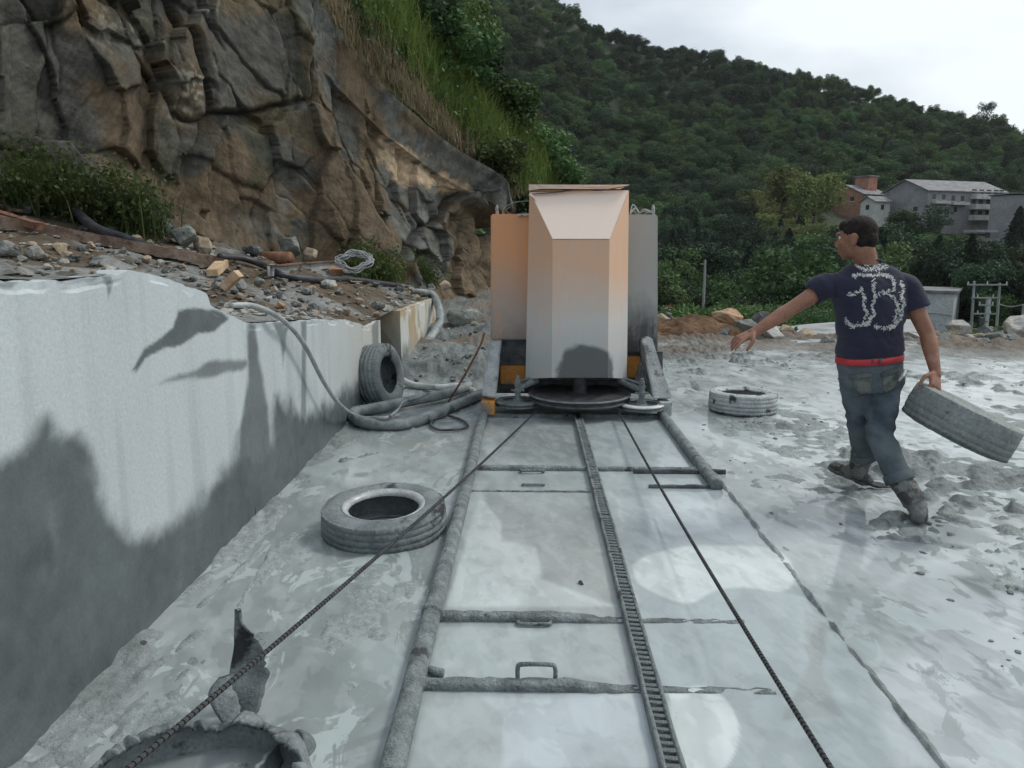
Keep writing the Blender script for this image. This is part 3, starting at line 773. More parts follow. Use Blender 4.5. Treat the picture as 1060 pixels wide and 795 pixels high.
for i, y in enumerate(ty[:100]):
    t = tooth0 if i == 0 else tooth0.copy()
    if i: COL.objects.link(t)
    t.location = Vector((XM + random.uniform(-.001, .001), y, 0.026 + random.uniform(-.003, .002))) - TL
    t.rotation_euler = (random.uniform(-.15, .15), 0, random.uniform(-.04, .04)); t.parent = track
bm = bmesh.new()
for y in ty[100:]: add_box(bm, (XM, y, 0.026), (0.046, 0.018, 0.02))
o = tpart(local(from_bm('rack_tooth', bm, M['mud_rail']), TL)); o['kind'] = 'stuff'
# cross bars between rail and rack
def crossbar(x0, x1, y, h=0.03, w=0.04, fade=False, mat=None, name='cross_bar'):
    bm = bmesh.new()
    nseg = max(6, int((x1 - x0) / 0.02))
    V = []
    for i in range(nseg + 1):
        x = x0 + (x1 - x0) * i / nseg
        f = 1 - 0.95 * sstep(0.6, 1.0, i / nseg) if fade is True else (max(0.0, 1 - 1.1 * i / nseg) if fade == 2 else 1.0)
        for (dy, z) in ((-w / 2, -.03), (-w / 2, h * f * .75), (-w / 4, h * f), (w / 4, h * f), (w / 2, h * f * .8), (w / 2, -.03)):
            nn = float(vn(x * 30, dy * 90 + y * 50, 3)) - 0.5
            V.append((x, y + dy * (1 + .25 * nn), z + .009 * nn))
    F = [tuple(int(k) for k in f) for f in grid_faces(nseg + 1, 6, True)]
    return tpart(local(mk(name, V, F, mat or M['mud_rail'], smooth=True), TL))
def handle(parent, xc, y, wd, ht, tilt, r=0.007):
    c, s = math.cos(tilt), math.sin(tilt)
    p = [(xc - wd / 2, y, 0.0), (xc - wd / 2, y - s * ht * .8, c * ht * .8 + .01), (xc - wd / 2 + .02, y - s * ht, c * ht + .01), (xc + wd / 2 - .02, y - s * ht, c * ht + .01), (xc + wd / 2, y - s * ht * .8, c * ht * .8 + .01), (xc + wd / 2, y, 0.0)]
    o = tube('handle', p, r, M['mud_rail'], None, 10, 4, wob=.3); local(o, TL); o.parent = parent; return o
yA, yB = G(500, 712).y, G(500, 641).y
yC, yD = G(500, 486).y, G(500, 434).y
b1 = crossbar(XL + .03, XM - .03, yA, .032, .05, True); handle(b1, G(555, 700).x, yA + .03, .13, .07, R(8), .008)
b2 = crossbar(XL + .03, XM - .03, yB, .03, .05, True); handle(b2, G(553, 640).x, yB - .01, .13, .05, R(88), .008)
b3 = crossbar(XL + .03, XM - .03, yC, .028, .05); handle(b3, G(551, 486).x, yC - .03, .15, .06, R(80), .009)
b4 = crossbar(XM + .03, XR - .03, yC, .022, .05)
b5 = crossbar(XL + .03, XM - .03, yD + .1, .03, .07); b6 = crossbar(XM + .03, XR - .03, yD + .1, .03, .07)
b7 = crossbar(XM + .03, G(770, 641).x, yB - .0, .004, .035, 2)
b8 = crossbar(XM + .03, G(800, 712).x, yA, .004, .035, 2)
b9 = crossbar(G(655, 489).x, XR + .14, G(655, 490).y, .03, .02, mat=M['steel_dark'], name='flat_bar')
b10 = crossbar(G(671, 504).x, XR + .03, G(671, 505).y, .022, .02, mat=M['steel_dark'], name='flat_bar')
b11 = crossbar(XL + .03, XM - .03, G(545, 509).y, .008, .015, mat=M['mud_rail'], name='seam_strip')
handle(b3, G(552, 502).x, G(552, 502).y, .13, .03, R(85), .008)
# small stone on the flooded plate
def rock_mesh(seed, sx=1, sy=1, sz=0.8, cuts=9, sub=2, rough=0.05):
    r = random.Random(seed); bm = bmesh.new()
    pts = []
    for i in range(7 + cuts):
        v = Vector((r.gauss(0, 1), r.gauss(0, 1), r.gauss(0, 1))).normalized() * r.uniform(0.82, 1.0)
        bm.verts.new((v.x * sx * .5, v.y * sy * .5, v.z * sz * .5))
    ret = bmesh.ops.convex_hull(bm, input=bm.verts)
    bmesh.ops.delete(bm, geom=[g for g in ret['geom_interior'] if isinstance(g, bmesh.types.BMVert)], context='VERTS')
    bmesh.ops.bevel(bm, geom=list(bm.edges), offset=0.018, segments=1, affect='EDGES')
    if sub: bmesh.ops.subdivide_edges(bm, edges=[e for e in bm.edges if e.calc_length() > .1], cuts=sub, use_grid_fill=True)
    bmesh.ops.triangulate(bm, faces=bm.faces)
    for v in bm.verts:
        n = mnoise.fractal(v.co * 3 + Vector((seed, 0, 0)), 0.6, 2.1, 5)
        v.co += v.co.normalized() * n * rough
    return bm
ROCKS = {}
def rock_data(kind, var, shape=(1, 1, .75)):
    key = (kind, var, shape)
    if key not in ROCKS:
        bm = rock_mesh(var * 7 + 3, *shape); me = bpy.data.meshes.new('rock'); bm.to_mesh(me); bm.free()
        me.materials.append(M[kind]); ROCKS[key] = me
    return ROCKS[key]
def rock(p, size, kind, var, label, group=None, name='rock', cat='rock', shape=(1, 1, .75), rot=None, sink=.25):
    o = bpy.data.objects.new(name, rock_data(kind, var, shape)); COL.objects.link(o)
    o.location = Vector(p) + Vector((0, 0, size * shape[2] * (.5 - sink)))
    o.scale = (size,) * 3
    o.rotation_euler = rot or (random.uniform(-.25, .25), random.uniform(-.25, .25), random.uniform(0, 6.28))
    return tag(o, label, cat, group)
rock(G(602, 604), .038, 'stone_dark', 1, 'tiny dark stone alone on the flooded plate between left rail and rack', name='pebble', cat='stone')

# ================================================================== SAW MACHINE
YM = 7.0
def grad_mat(name, top, mid, low, z0, z1, z2, rough=.5):
    """orange paint up high, dusted grey with dried slurry lower down (object height)"""
    m, nt, b = new_mat(name)
    t = nt.nodes.new('ShaderNodeTexCoord'); s = nt.nodes.new('ShaderNodeSeparateXYZ'); nt.links.new(t.outputs['Object'], s.inputs[0])
    nn = nnoise(nt, 2.2, 7, .6); a = nt.nodes.new('ShaderNodeMath'); a.operation = 'MULTIPLY_ADD'
    nt.links.new(nn, a.inputs[0]); a.inputs[1].default_value = 0.55; nt.links.new(s.outputs['Z'], a.inputs[2])
    f1 = ramp(nt, a.outputs[0], z1 + .27, z2 + .27); f0 = ramp(nt, a.outputs[0], z0 + .27, z1 + .27)
    c = nmix(nt, f0, low, mid); c = nmix(nt, f1, c, top)
    # dried splash: fine vertical runs
    runs = ramp(nt, nnoise(nt, 9, 6, .6, w=(3, 3, .25)), .5, .7, 0, .35)
    c = nmix(nt, runs, c, mid)
    rs_ = ramp(nt, nnoise(nt, 4.5, 8, .75, w=(1.6, 1.6, .7)), .54, .66, 0, .5)
    c = nmix(nt, rs_, c, top)
    nt.links.new(c, b.inputs['Base Color']); b.inputs['Roughness'].default_value = rough
    bump(nt, b, nnoise(nt, 50, 6, .6), .2, .003); bump(nt, b, nnoise(nt, 2.5, 2, .5), .25, .02)
    return m
m_hood = grad_mat('dusty_orange_paint', (0.70, 0.43, 0.28), (0.57, 0.545, 0.51), (0.47, 0.49, 0.485), .5, .85, 1.32)
m_hood_lit = grad_mat('peach_paint_sky_lit', (0.80, 0.66, 0.56), (0.76, 0.62, 0.52), (0.6, 0.58, 0.54), .6, 1.0, 1.4)  # paler copy of the hood paint: sky light on the top painted in
m_side = grad_mat('orange_paint_splashed', (0.68, 0.33, 0.155), (0.42, 0.34, 0.29), (0.10, 0.105, 0.105), .42, .85, 1.45)
m_sidegrey = grad_mat('grey_panel_splashed', (0.42, 0.40, 0.36), (0.38, 0.385, 0.37), (0.07, 0.075, 0.075), .72, 1.0, 1.9)
M['orange'] = mat2('orange_machine_paint', (0.5, 0.19, 0.03), (0.62, 0.27, 0.05), 6, .5, .2, 40, c3=(0.2, .2, .19), c3scale=5, c3lo=.56)
M['splash'] = mat2('pale_splashed_steel', (0.28, .30, .30), (0.42, .44, .44), 10, .6, .6, 50, c3=(.12, .13, .13), c3scale=6, c3lo=.58)
# wet slurry splash low on the hood: a soft-edged stain in the paint's own coordinates
def add_stain(m, cx, cz, rx, rz):
    nt = m.node_tree; b = nt.nodes['Principled BSDF']; src_ = b.inputs['Base Color'].links[0].from_socket
    t = nt.nodes.new('ShaderNodeTexCoord'); mp = nt.nodes.new('ShaderNodeMapping'); mp.inputs['Location'].default_value = (-cx / rx, 0, -cz / rz); mp.inputs['Scale'].default_value = (1 / rx, 0, 1 / rz)
    nt.links.new(t.outputs['Object'], mp.inputs['Vector']); ln = nt.nodes.new('ShaderNodeVectorMath'); ln.operation = 'LENGTH'; nt.links.new(mp.outputs['Vector'], ln.inputs[0])
    a = nt.nodes.new('ShaderNodeMath'); a.operation = 'MULTIPLY_ADD'; nt.links.new(nnoise(nt, 5, 6, .6), a.inputs[0]); a.inputs[1].default_value = .5; nt.links.new(ln.outputs['Value'], a.inputs[2])
    f = ramp(nt, a.outputs[0], 1.20, 1.34, 1, 0)
    nt.links.new(nmix(nt, f, src_, (.12, .128, .126)), b.inputs['Base Color'])
q_ = P(606, 394, 6.78); q2_ = P(606, 356, 6.78)
add_stain(m_hood, q_.x - XM, q_.z, 30 / pxm(q_), q2_.z - q_.z)
mach = thing('saw_machine', 'tall orange stone-sawing machine with a dusty faceted hood standing on the track', 'stone saw', (XM, YM, 0))
MO = Vector((XM, YM, 0))
def mp_(name, bm, mat, parent=None, smooth=False):
    o = from_bm(name, bm, mat, None, smooth); local(o, MO); o.parent = parent or mach; return o
def PX(px, y, Y): return P(px, y, Y)
# hood: sheet-metal shell, back rectangle plus raised front panel with bevelled sides and a sloping top facet
YF, YB_, YBB = 6.78, 7.08, 7.85
lt, rt = P(548, 197, YB_), P(651, 197, YB_)
lb, rb = P(544, 392, YB_), P(649, 392, YB_)
ilt, irt = P(572, 248, YF), P(631, 248, YF)
ilb, irb = P(571, 391, YF), P(629, 391, YF)
def thick(name, quads, mat, t=.006, parent=None):
    bm = bmesh.new(); cache = {}
    for qd in quads:
        vs = []
        for p in qd:
            k = tuple(round(x, 5) for x in p)
            if k not in cache: cache[k] = bm.verts.new(p)
            vs.append(cache[k])
        bm.faces.new(vs)
    bmesh.ops.recalc_face_normals(bm, faces=bm.faces)
    bmesh.ops.solidify(bm, geom=list(bm.faces), thickness=t)
    return mp_(name, bm, mat, parent)
back = lambda p: Vector((p.x, YBB, p.z))
hood = thick('hood', [[lb, ilb, ilt, lt], [irb, rb, rt, irt], [lb, lt, back(lt), back(lb)], [rt, rb, back(rb), back(rt)], [lt, rt, back(rt), back(lt)]], m_hood)
thick('front_panel', [[ilb + Vector((.001, -.001, 0)), irb + Vector((-.001, -.001, 0)), irt + Vector((-.001, -.001, 0)), ilt + Vector((.001, -.001, 0))]], m_hood)
thick('top_facet', [[ilt + Vector((0, -.002, .003)), irt + Vector((0, -.002, .003)), rt + Vector((-.004, -.003, -.004)), lt + Vector((.01, -.003, -.02))]], m_hood_lit)
# lifted rim of the top sheet with its dark gap
bm = bmesh.new()
r0, r1 = P(547.5, 191, YB_ - .03), P(651.5, 191.5, YB_ - .03)
n = 24; vs = []
for i in range(n + 1):
    t = i / n; a = r0.lerp(r1, t)
    sag = -.050 * (1 - t) ** 1.2 - .012 + .005 * math.sin(t * 9)
    vs.append([bm.verts.new(a + Vector((0, -.012, 0))), bm.verts.new(a + Vector((0, -.022 - .01 * (1 - t), sag + .012))), bm.verts.new(a + Vector((0, .75, .01)))])
for i in range(n):
    bm.faces.new((vs[i][0], vs[i + 1][0], vs[i + 1][1], vs[i][1])); bm.faces.new((vs[i][2], vs[i + 1][2], vs[i + 1][0], vs[i][0]))
bmesh.ops.solidify(bm, geom=list(bm.faces), thickness=.004)
rim = mp_('top_sheet', bm, m_hood_lit)
o = tube('seam_gap', [P(551, 201, YB_ - .045), P(575, 199, YB_ - .045), P(600, 196, YB_ - .045), P(622, 197, YB_ - .045), P(650, 192.5, YB_ - .045)], [.004, .007, .004, .006, .003], M['steel_dark'], None, 6, 6); local(o, MO); o.parent = rim
o = tube('bent_corner', [P(548, 201, YB_ - .05), P(553, 205, YB_ - .06), P(556, 211, YB_ - .06), P(555, 218, YB_ - .05)], [.012, .010, .007, .003], m_hood_lit, None, 6, 5); local(o, MO); o.parent = rim
# dark wet splash mark low on the hood: slurry film standing just proud of the panel
def film_mesh(name, poly, Yq, mat, parent, t=.003, side=None):
    bm = bmesh.new()
    pts = catmull([P(a, b_, Yq) for a, b_ in poly], 6)
    f = bm.faces.new([bm.verts.new(p) for p in pts])
    r = bmesh.ops.extrude_face_region(bm, geom=[f]); bmesh.ops.translate(bm, vec=(0, t, 0), verts=[v for v in r['geom'] if isinstance(v, bmesh.types.BMVert)])
    return mp_(name, bm, mat, parent)
m_spl = mat2('wet_slurry_splash', (.12, .13, .13), (.17, .18, .18), 12, .55, .4, 60)

# side wings: tall box housings left and right, behind the hood
def wing(x0, x1, y0, y1, Yf, Yb, mat, name, bulge):
    bm = bmesh.new()
    a, b_, c_, d_ = P(x0, y1, Yf), P(x1, y1, Yf), P(x1, y0, Yf), P(x0, y0, Yf)
    bk = lambda p: Vector((p.x, Yb, p.z))
    hexa(bm, [a, b_, bk(b_), bk(a), d_, c_, bk(c_), bk(d_)])
    bmesh.ops.bevel(bm, geom=[e for e in bm.edges], offset=.012, segments=2, affect='EDGES')
    return mp_(name, bm, mat)
wl_ = wing(508, 552, 221.5, 352, 7.32, 7.75, m_side, 'side_housing', 0); wl_['label'] = 'orange side housing on the left'
wr_ = wing(646, 681, 222, 365, 7.32, 7.75, m_sidegrey, 'side_housing', 0); wr_['label'] = 'grey splashed side housing on the right'
# lower dark frames behind with orange plates
for (x0, x1, ya, yb2, mt, nm, Yf) in ((512, 549, 352, 402, M['steel_dark'], 'lower_frame', 7.38), (648, 686, 364, 402, M['steel_dark'], 'lower_frame', 7.38)):
    bm = bmesh.new(); a, b_, c_, d_ = P(x0, yb2, Yf), P(x1, yb2, Yf), P(x1, ya, Yf), P(x0, ya, Yf)
    bk = lambda p: Vector((p.x, 7.7, p.z)); hexa(bm, [a, b_, bk(b_), bk(a), d_, c_, bk(c_), bk(d_)]); fr = mp_(nm, bm, mt)
    xa, xb = (518, 544) if x0 == 512 else (649, 663)
    ya2, yb3 = (379, 398) if x0 == 512 else (369, 391)
    bm = bmesh.new(); a, b_, c_, d_ = P(xa, yb3, Yf - .05), P(xb, yb3, Yf - .05), P(xb, ya2, Yf - .05), P(xa, ya2, Yf - .05)
    bk2 = lambda p: Vector((p.x, Yf + .02, p.z)); hexa(bm, [a, b_, bk2(b_), bk2(a), d_, c_, bk2(c_), bk2(d_)])
    bmesh.ops.bevel(bm, geom=list(bm.edges), offset=.008, segments=2, affect='EDGES'); mp_('orange_plate', bm, M['orange'], fr)
# sloping legs down to the rails with orange end boxes
def leg(pts_front, Yt, Yb_low, dx, mat, label):
    bm = bmesh.new()
    # pts_front: top-left, top-right, bottom-right, bottom-left pixels
    tl, tr_, br_, bl = pts_front
    A = [P(*bl, Yb_low), P(*br_, Yb_low), P(*br_, Yb_low) + Vector((0, .5, 0)), P(*bl, Yb_low) + Vector((0, .5, 0)), P(*tl, Yt), P(*tr_, Yt), P(*tr_, Yt) + Vector((0, .3, 0)), P(*tl, Yt) + Vector((0, .3, 0))]
    hexa(bm, A); bmesh.ops.bevel(bm, geom=list(bm.edges), offset=.01, segments=2, affect='EDGES')
    bmesh.ops.subdivide_edges(bm, edges=list(bm.edges), cuts=3, use_grid_fill=True); jitter_bm(bm, .006, 18)
    o = mp_('leg', bm, mat); o['label'] = label; return o
lg1 = leg([(507, 354), (519, 353), (513, 412), (498, 410)], 7.15, 6.82, 0, M['splash'], 'pale sloping leg on the left rail')
lg2 = leg([(664, 352), (675, 350), (696, 413), (676, 413)], 7.15, 6.82, 0, M['splash'], 'pale sloping leg on the right rail')
for x0, x1, lgx in ((497.5, 512, lg1), (683, 696, lg2)):
    bm = bmesh.new(); a, b_ = P(x0, 423, 6.76), P(x1, 423, 6.76)
    add_box(bm, ((a.x + b_.x) / 2, 6.85, .085), (b_.x - a.x, .18, .12), bev=.01); mp_('end_box', bm, M['orange'] if lgx is lg1 else M['splash'], lgx)
    bm = bmesh.new(); add_cyl(bm, ((a.x + b_.x) / 2 - .05, 6.9, .075), ((a.x + b_.x) / 2 + .05, 6.9, .075), .065, seg=24); mp_('rail_wheel', bm, M['steel_dark'], lgx)
# ribs of the right leg (triangular orange gusset)
bm = bmesh.new(); a, b_, c_ = P(663, 372, 7.0), P(672, 398, 6.95), P(656, 398, 7.0)
vs = [bm.verts.new(p) for p in (a, b_, c_)] + [bm.verts.new(p + Vector((0, .03, 0))) for p in (a, b_, c_)]
for f in ((0, 1, 2), (5, 4, 3), (0, 3, 4, 1), (1, 4, 5, 2), (2, 5, 3, 0)): bm.faces.new([vs[i] for i in f])
mp_('gusset', bm, M['steel_dark'])
# axle beam and skirt behind the flywheel
bm = bmesh.new(); add_box(bm, (XM + .0, 7.5, .16), (1.5, .16, .14), bev=.01); mp_('cross_beam', bm, M['steel_dark'])
bm = bmesh.new(); add_box(bm, (XM + .02, 7.5, .42), (.8, .5, .35), bev=.01); mp_('inner_block', bm, M['steel_dark'])
# flywheel: two-disc sheave lying flat
def lathe(bm, prof, c, seg=64):
    rings = []
    for k in range(seg):
        a = 2 * math.pi * k / seg
        rings.append([bm.verts.new((c[0] + r * math.cos(a), c[1] + r * math.sin(a), c[2] + z)) for r, z in prof])
    for k in range(seg):
        A, B = rings[k], rings[(k + 1) % seg]
        for i in range(len(prof) - 1): bm.faces.new((A[i], B[i], B[i + 1], A[i + 1]))
fc_ = P(600, 402, 7.0); fr_ = .455
bm = bmesh.new(); lathe(bm, [(0.02, .055), (.30, .05), (fr_ - .04, .045), (fr_ - .005, .05), (fr_, .04), (fr_ - .01, .028), (fr_ - .045, .02), (fr_ - .01, .008), (fr_, -.004), (fr_ - .005, -.014), (fr_ - .06, -.016), (.02, -.016)], (fc_.x, 7.02, .13))
fly = mp_('flywheel', bm, M['steel_dark'], None, True)
bm = bmesh.new(); lathe(bm, [(fr_ - .012, .051), (fr_ + .002, .047), (fr_ + .004, .038), (fr_ - .012, .036)], (fc_.x, 7.02, .1305), 80); mp_('flywheel_rim', bm, M['mud_coat'], fly, True)
bm = bmesh.new(); add_cyl(bm, (fc_.x, 7.02, .14), (fc_.x, 7.02, .36), .06, .07, 24); mp_('hub', bm, M['steel_dark'], fly)
# guide pulleys with standing axle posts and arms back to the frame
def pulley(px, py, mat_rim, label, side):
    c0 = G(px, py, .10); cz = .10; r = .198
    bm = bmesh.new(); lathe(bm, [(.01, .022), (.05, .022), (.055, .012), (.15, .008), (.165, .018), (r, .018), (r + .003, .010), (r - .02, .0), (r + .003, -.010), (r, -.018), (.16, -.02), (.01, -.02)], (c0.x, c0.y, cz), 56)
    pl_ = mp_('guide_pulley', bm, M['mud_coat'], None, True); pl_['label'] = label
    bm = bmesh.new(); lathe(bm, [(.140, .019), (.146, .026), (r - .004, .026), (r + .004, .018), (r + .004, .009), (.140, .009)], (c0.x, c0.y, cz), 56); mp_('rim', bm, mat_rim, pl_, True)
    bm = bmesh.new()
    add_cyl(bm, (c0.x, c0.y, cz + .02), (c0.x, c0.y, cz + .045), .045, .04, 16)
    add_cyl(bm, (c0.x, c0.y, cz + .045), (c0.x, c0.y, cz + .22), .026, .024, 14)
    add_cyl(bm, (c0.x, c0.y, cz + .10), (c0.x, c0.y, cz + .125), .036, .036, 6)
    add_cyl(bm, (c0.x, c0.y, cz + .16), (c0.x, c0.y, cz + .178), .036, .036, 6)
    add_cyl(bm, (c0.x, c0.y, cz + .22), (c0.x, c0.y, cz + .245), .017, .014, 10)
    for s in (1, -1): add_cyl(bm, (c0.x + s * .025, c0.y, cz + .112), (c0.x + s * .058, c0.y, cz + .114), .010, .010, 8)
    jitter_bm(bm, .003, 40); post = mp_('axle_post', bm, M['mud_coat'], pl_)
    bm = bmesh.new(); add_cyl(bm, (c0.x, c0.y, cz + .13), (c0.x + side * .17, 7.05, cz + .19), .022, .034, 12); add_cyl(bm, (c0.x, c0.y, cz + .19), (c0.x + side * .2, 7.1, cz + .22), .013, .013, 10)
    jitter_bm(bm, .005, 30); mp_('swing_arm', bm, M['mud_coat'], pl_)
    return c0
pc1 = pulley(536, 417, M['mud_coat'], 'grey mud-coated guide pulley on the left', 1)
pc2 = pulley(664, 420, mat2('white_dried_rim', (.5, .52, .51), (.66, .68, .67), 12, .5, .2, 50, c3=(.3, .32, .32), c3scale=9, c3lo=.6), 'white-rimmed guide pulley on the right', -1)
# lifting lugs and tangled wires on top
for px in (514.5, 676):
    bm = bmesh.new(); a = P(px, 221, 7.45)
    add_cyl(bm, a + Vector((0, 0, -.01)), a + Vector((0, 0, .045)), .016, .016, 12); add_cyl(bm, a + Vector((0, 0, .045)), a + Vector((0, 0, .08)), .018, .006, 12)
    mp_('lifting_bolt', bm, M['splash'])
def loosew(name, pts, Yq, r=.004):
    o = tube(name, [P(a, b_, Yq + dy) for a, b_, dy in pts], r, M['cable'], None, 6, 7); local(o, MO); o.parent = mach; return o
loosew('loose_wire', [(548, 208, 0), (535, 209, 0), (525, 213, .1), (521, 217, .1), (521, 222, .1), (527, 221, 0)], 7.4, .003)
loosew('loose_wire', [(528, 214, 0), (524, 218, 0), (532, 222, .05), (545, 220, 0)], 7.42, .003)
for k in range(5):
    s = random.Random(k + 4)
    loosew('loose_wire', [(652, 222, 0), (656 + s.uniform(-2, 3), 212 + s.uniform(-1, 5), .05), (662 + s.uniform(-3, 3), 223 + s.uniform(-3, 0), .1), (668 + s.uniform(-2, 2), 217 + s.uniform(-2, 4), .05), (676, 220, 0)], 7.4 + .02 * k, .005)
# white label ridge bar across the left top
bm = bmesh.new(); a, b_ = P(536, 223, 7.3), P(548, 222, 7.3); add_cyl(bm, a, b_, .01, .01, 8); mp_('top_strip', bm, M['hose_white'])

# ================================================================== DIAMOND WIRE
wire = thing('cutting_wire', 'black beaded cutting wire running from the two guide pulleys past the camera on both sides', 'wire', (XM, 2, 0))
WO = Vector((XM, 2, 0))
e1 = CAMP + ray(118, 795) * ((.36 - CAM_H) / ray(118, 795).z); e2 = CAMP + ray(868, 795) * ((.30 - CAM_H) / ray(868, 795).z)
s1 = Vector((pc1.x + .16, pc1.y + .12, .10)); s1b = P(560, 421, pc1.y + .05)
s2b = P(639, 424, pc2.y - .02)
runs = [(s1b, e1 + (e1 - s1b) * .25), (s2b, e2 + (e2 - s2b) * .25)]
bm = bmesh.new(); add_cyl(bm, (0, 0, -.0065), (0, 0, .0065), .0082, .0082, 10); add_cyl(bm, (0, 0, .0066), (0, 0, .0120), .0058, .0058, 8)
bead0 = from_bm('bead', bm, M['beadm'])
beads = []
for ri, (a, b_) in enumerate(runs):
    d = b_ - a; L = d.length; n = int(L / .021)
    pts = []
    for i in range(0, 40):
        t = i / 39; p = a.lerp(b_, t); p = p + Vector((0, 0, -.05 * math.sin(math.pi * t) * (1 if ri else 1))); pts.append(p)
    v, f = tube_arrays(pts, .0042, 8); o = mk('wire_run', np.array([tuple(p) for p in v]), f, M['wire'], None, True); local(o, WO); o.parent = wire
    q = d.to_track_quat('Z', 'Y')
    for i in range(n):
        t = (i + .5) / n; p = a.lerp(b_, t) + Vector((0, 0, -.05 * math.sin(math.pi * t)))
        beads.append((p, q))
# wrap round the pulleys and flywheel
v, f = tube_arrays([Vector((pc1.x + .2 * math.cos(a), pc1.y + .2 * math.sin(a), .10)) for a in np.linspace(-.4, 2.6, 24)], .0055, 8)
o = mk('wire_run', np.array([tuple(p) for p in v]), f, M['beadm'], None, True); local(o, WO); o.parent = wire
v, f = tube_arrays([Vector((pc2.x + .2 * math.cos(a), pc2.y + .2 * math.sin(a), .10)) for a in np.linspace(3.5, .5, 24)], .0055, 8)
o = mk('wire_run', np.array([tuple(p) for p in v]), f, M['beadm'], None, True); local(o, WO); o.parent = wire
beads.sort(key=lambda b: (b[0] - CAMP).length)
def inview(p):
    q = proj(np.array([tuple(p)]))[0]; return -5 < q[0] < 1065 and q[1] < 800 and (p - CAMP).dot(FWD) > 0
near = [b for b in beads if inview(b[0])]
far = near[100:] + [b for b in beads if not inview(b[0])]
for i, (p, q) in enumerate(near[:100]):
    o = bead0 if i == 0 else bead0.copy()
    if i: COL.objects.link(o)
    o.location = p - WO; o.rotation_mode = 'QUATERNION'; o.rotation_quaternion = q; o.parent = wire
bv = np.array([tuple(v.co) for v in bead0.data.vertices]); bf = [tuple(p.vertices) for p in bead0.data.polygons]
V, F = [], []
for p, q in far:
    m3 = np.array(q.to_matrix()); k = len(V) * len(bv)
    V.append(bv @ m3.T + np.array(p - WO)); F += [tuple(i + k for i in f) for f in bf]
o = mk('bead', np.concatenate(V), F, M['beadm'], wire); o['kind'] = 'stuff'

# ================================================================== TYRES
def tyre_mesh(Ro=.32, Ri=.19, w=.20, seg=150, seed=0, tread=True, gd=.008):
    """real tyre section: tread, shoulder, sidewall, bead, hollow inside"""
    h = w / 2
    prof = [(Ri, -h * .72), (Ri + .012, -h * .84), (Ri + .05, -h * 1.0), (Ro - .055, -h * 1.02), (Ro - .02, -h * .93), (Ro - .006, -h * .82)]
    for i in range(5):
        z0 = -h * .74 + i * h * .37
        cr_ = .004 * (1 - (abs(i - 2) / 2) ** 2)
        prof += [(Ro - .004 + cr_, z0 - h * .15), (Ro - .004 + cr_, z0 + h * .15), (Ro - gd + cr_, z0 + h * .165), (Ro - gd + cr_, z0 + h * .20)][:4 if i < 4 else 2]
    prof += [(Ro - .006, h * .88), (Ro - .02, h * .95), (Ro - .055, h * 1.02), (Ri + .05, h * 1.0), (Ri + .012, h * .84), (Ri, h * .72)]
    prof += [(Ri + .012, h * .66), (Ri + .045, h * .86), (Ro - .05, h * .86), (Ro - .028, h * .6), (Ro - .022, 0), (Ro - .028, -h * .6), (Ro - .05, -h * .86), (Ri + .045, -h * .86), (Ri + .012, -h * .66)]
    V = []; npf = len(prof)
    for k in range(seg):
        a = 2 * math.pi * k / seg
        for (r, z) in prof:
            rr = r
            if tread and r > Ro - .0135 and (k % 3 == 0) and abs(z) > h * .2: rr -= .004 * gd / .008
            p = Vector((rr * math.cos(a), rr * math.sin(a), z))
            n = mnoise.fractal(p * 9 + Vector((seed * 5, 0, 0)), .6, 2.1, 4)
            p += p.normalized() * n * .006
            V.append(tuple(p))
    F = [tuple(int(i) for i in f) for f in grid_faces(seg, npf, True)]
    # close the revolve
    F2 = []
    a = (seg - 1) * npf
    for j in range(npf): F2.append((a + j, a + (j + 1) % npf, (j + 1) % npf, j))
    return V, F + F2
def tyre(label, loc, rot, mat, group=None, beadmat=None, **kw):
    t = thing('tyre', label, 'tyre', loc, 0, group); t.rotation_euler = rot
    V, F = tyre_mesh(**kw); mk('casing', V, F, mat, t, smooth=True)
    if beadmat:
        Ri = kw.get('Ri', .19); h = kw.get('w', .2) / 2
        bm = bmesh.new(); lathe(bm, [(Ri - .002, h * .62), (Ri - .004, h * .75), (Ri + .012, h * .88), (Ri + .03, h * .97), (Ri + .031, h * .9), (Ri + .012, h * .8), (Ri + .006, h * .64)], (0, 0, 0), 80)
        from_bm('bead_ring', bm, beadmat, t, True)
    return t
g = G(399, 540, .1)
tyre('muddy car tyre lying flat under the beaded wire left of the pipe rail', (g.x - .03, G(399, 572).y + .30, .065), (R(3), R(-2), .3), M['tyre'], beadmat=M['bead'], Ro=.33, Ri=.19, w=.185, seed=2)
g = G(774, 418, .1)
tyre('pale slurry-crusted tyre lying flat on the yard between machine and walking man', (g.x, G(774, 432).y + .27, .09), (0, R(2), 1.0), M['tyre_pale'], Ro=.30, Ri=.19, w=.19, seed=4)
# tyre leaning on the wall
c_ = P(394, 390, 7.55)
tyre('mud-covered tyre standing upright against the granite wall beside the hose coil', (XW + .15, 7.35, .27), Matrix(((0, 0, 0), (0, 0, 0), (0, 0, 0))).to_euler() if False else (R(90), 0, R(60)), M['tyre'], Ro=.30, Ri=.165, w=.22, seed=6)
bpy.data.objects['tyre.002'].rotation_mode = 'QUATERNION'
ax = Vector((.95, -.27, .16)).normalized(); bpy.data.objects['tyre.002'].rotation_quaternion = ax.to_track_quat('Z', 'Y')
bpy.data.objects['tyre.002'].location = P(394, 389, 7.3)
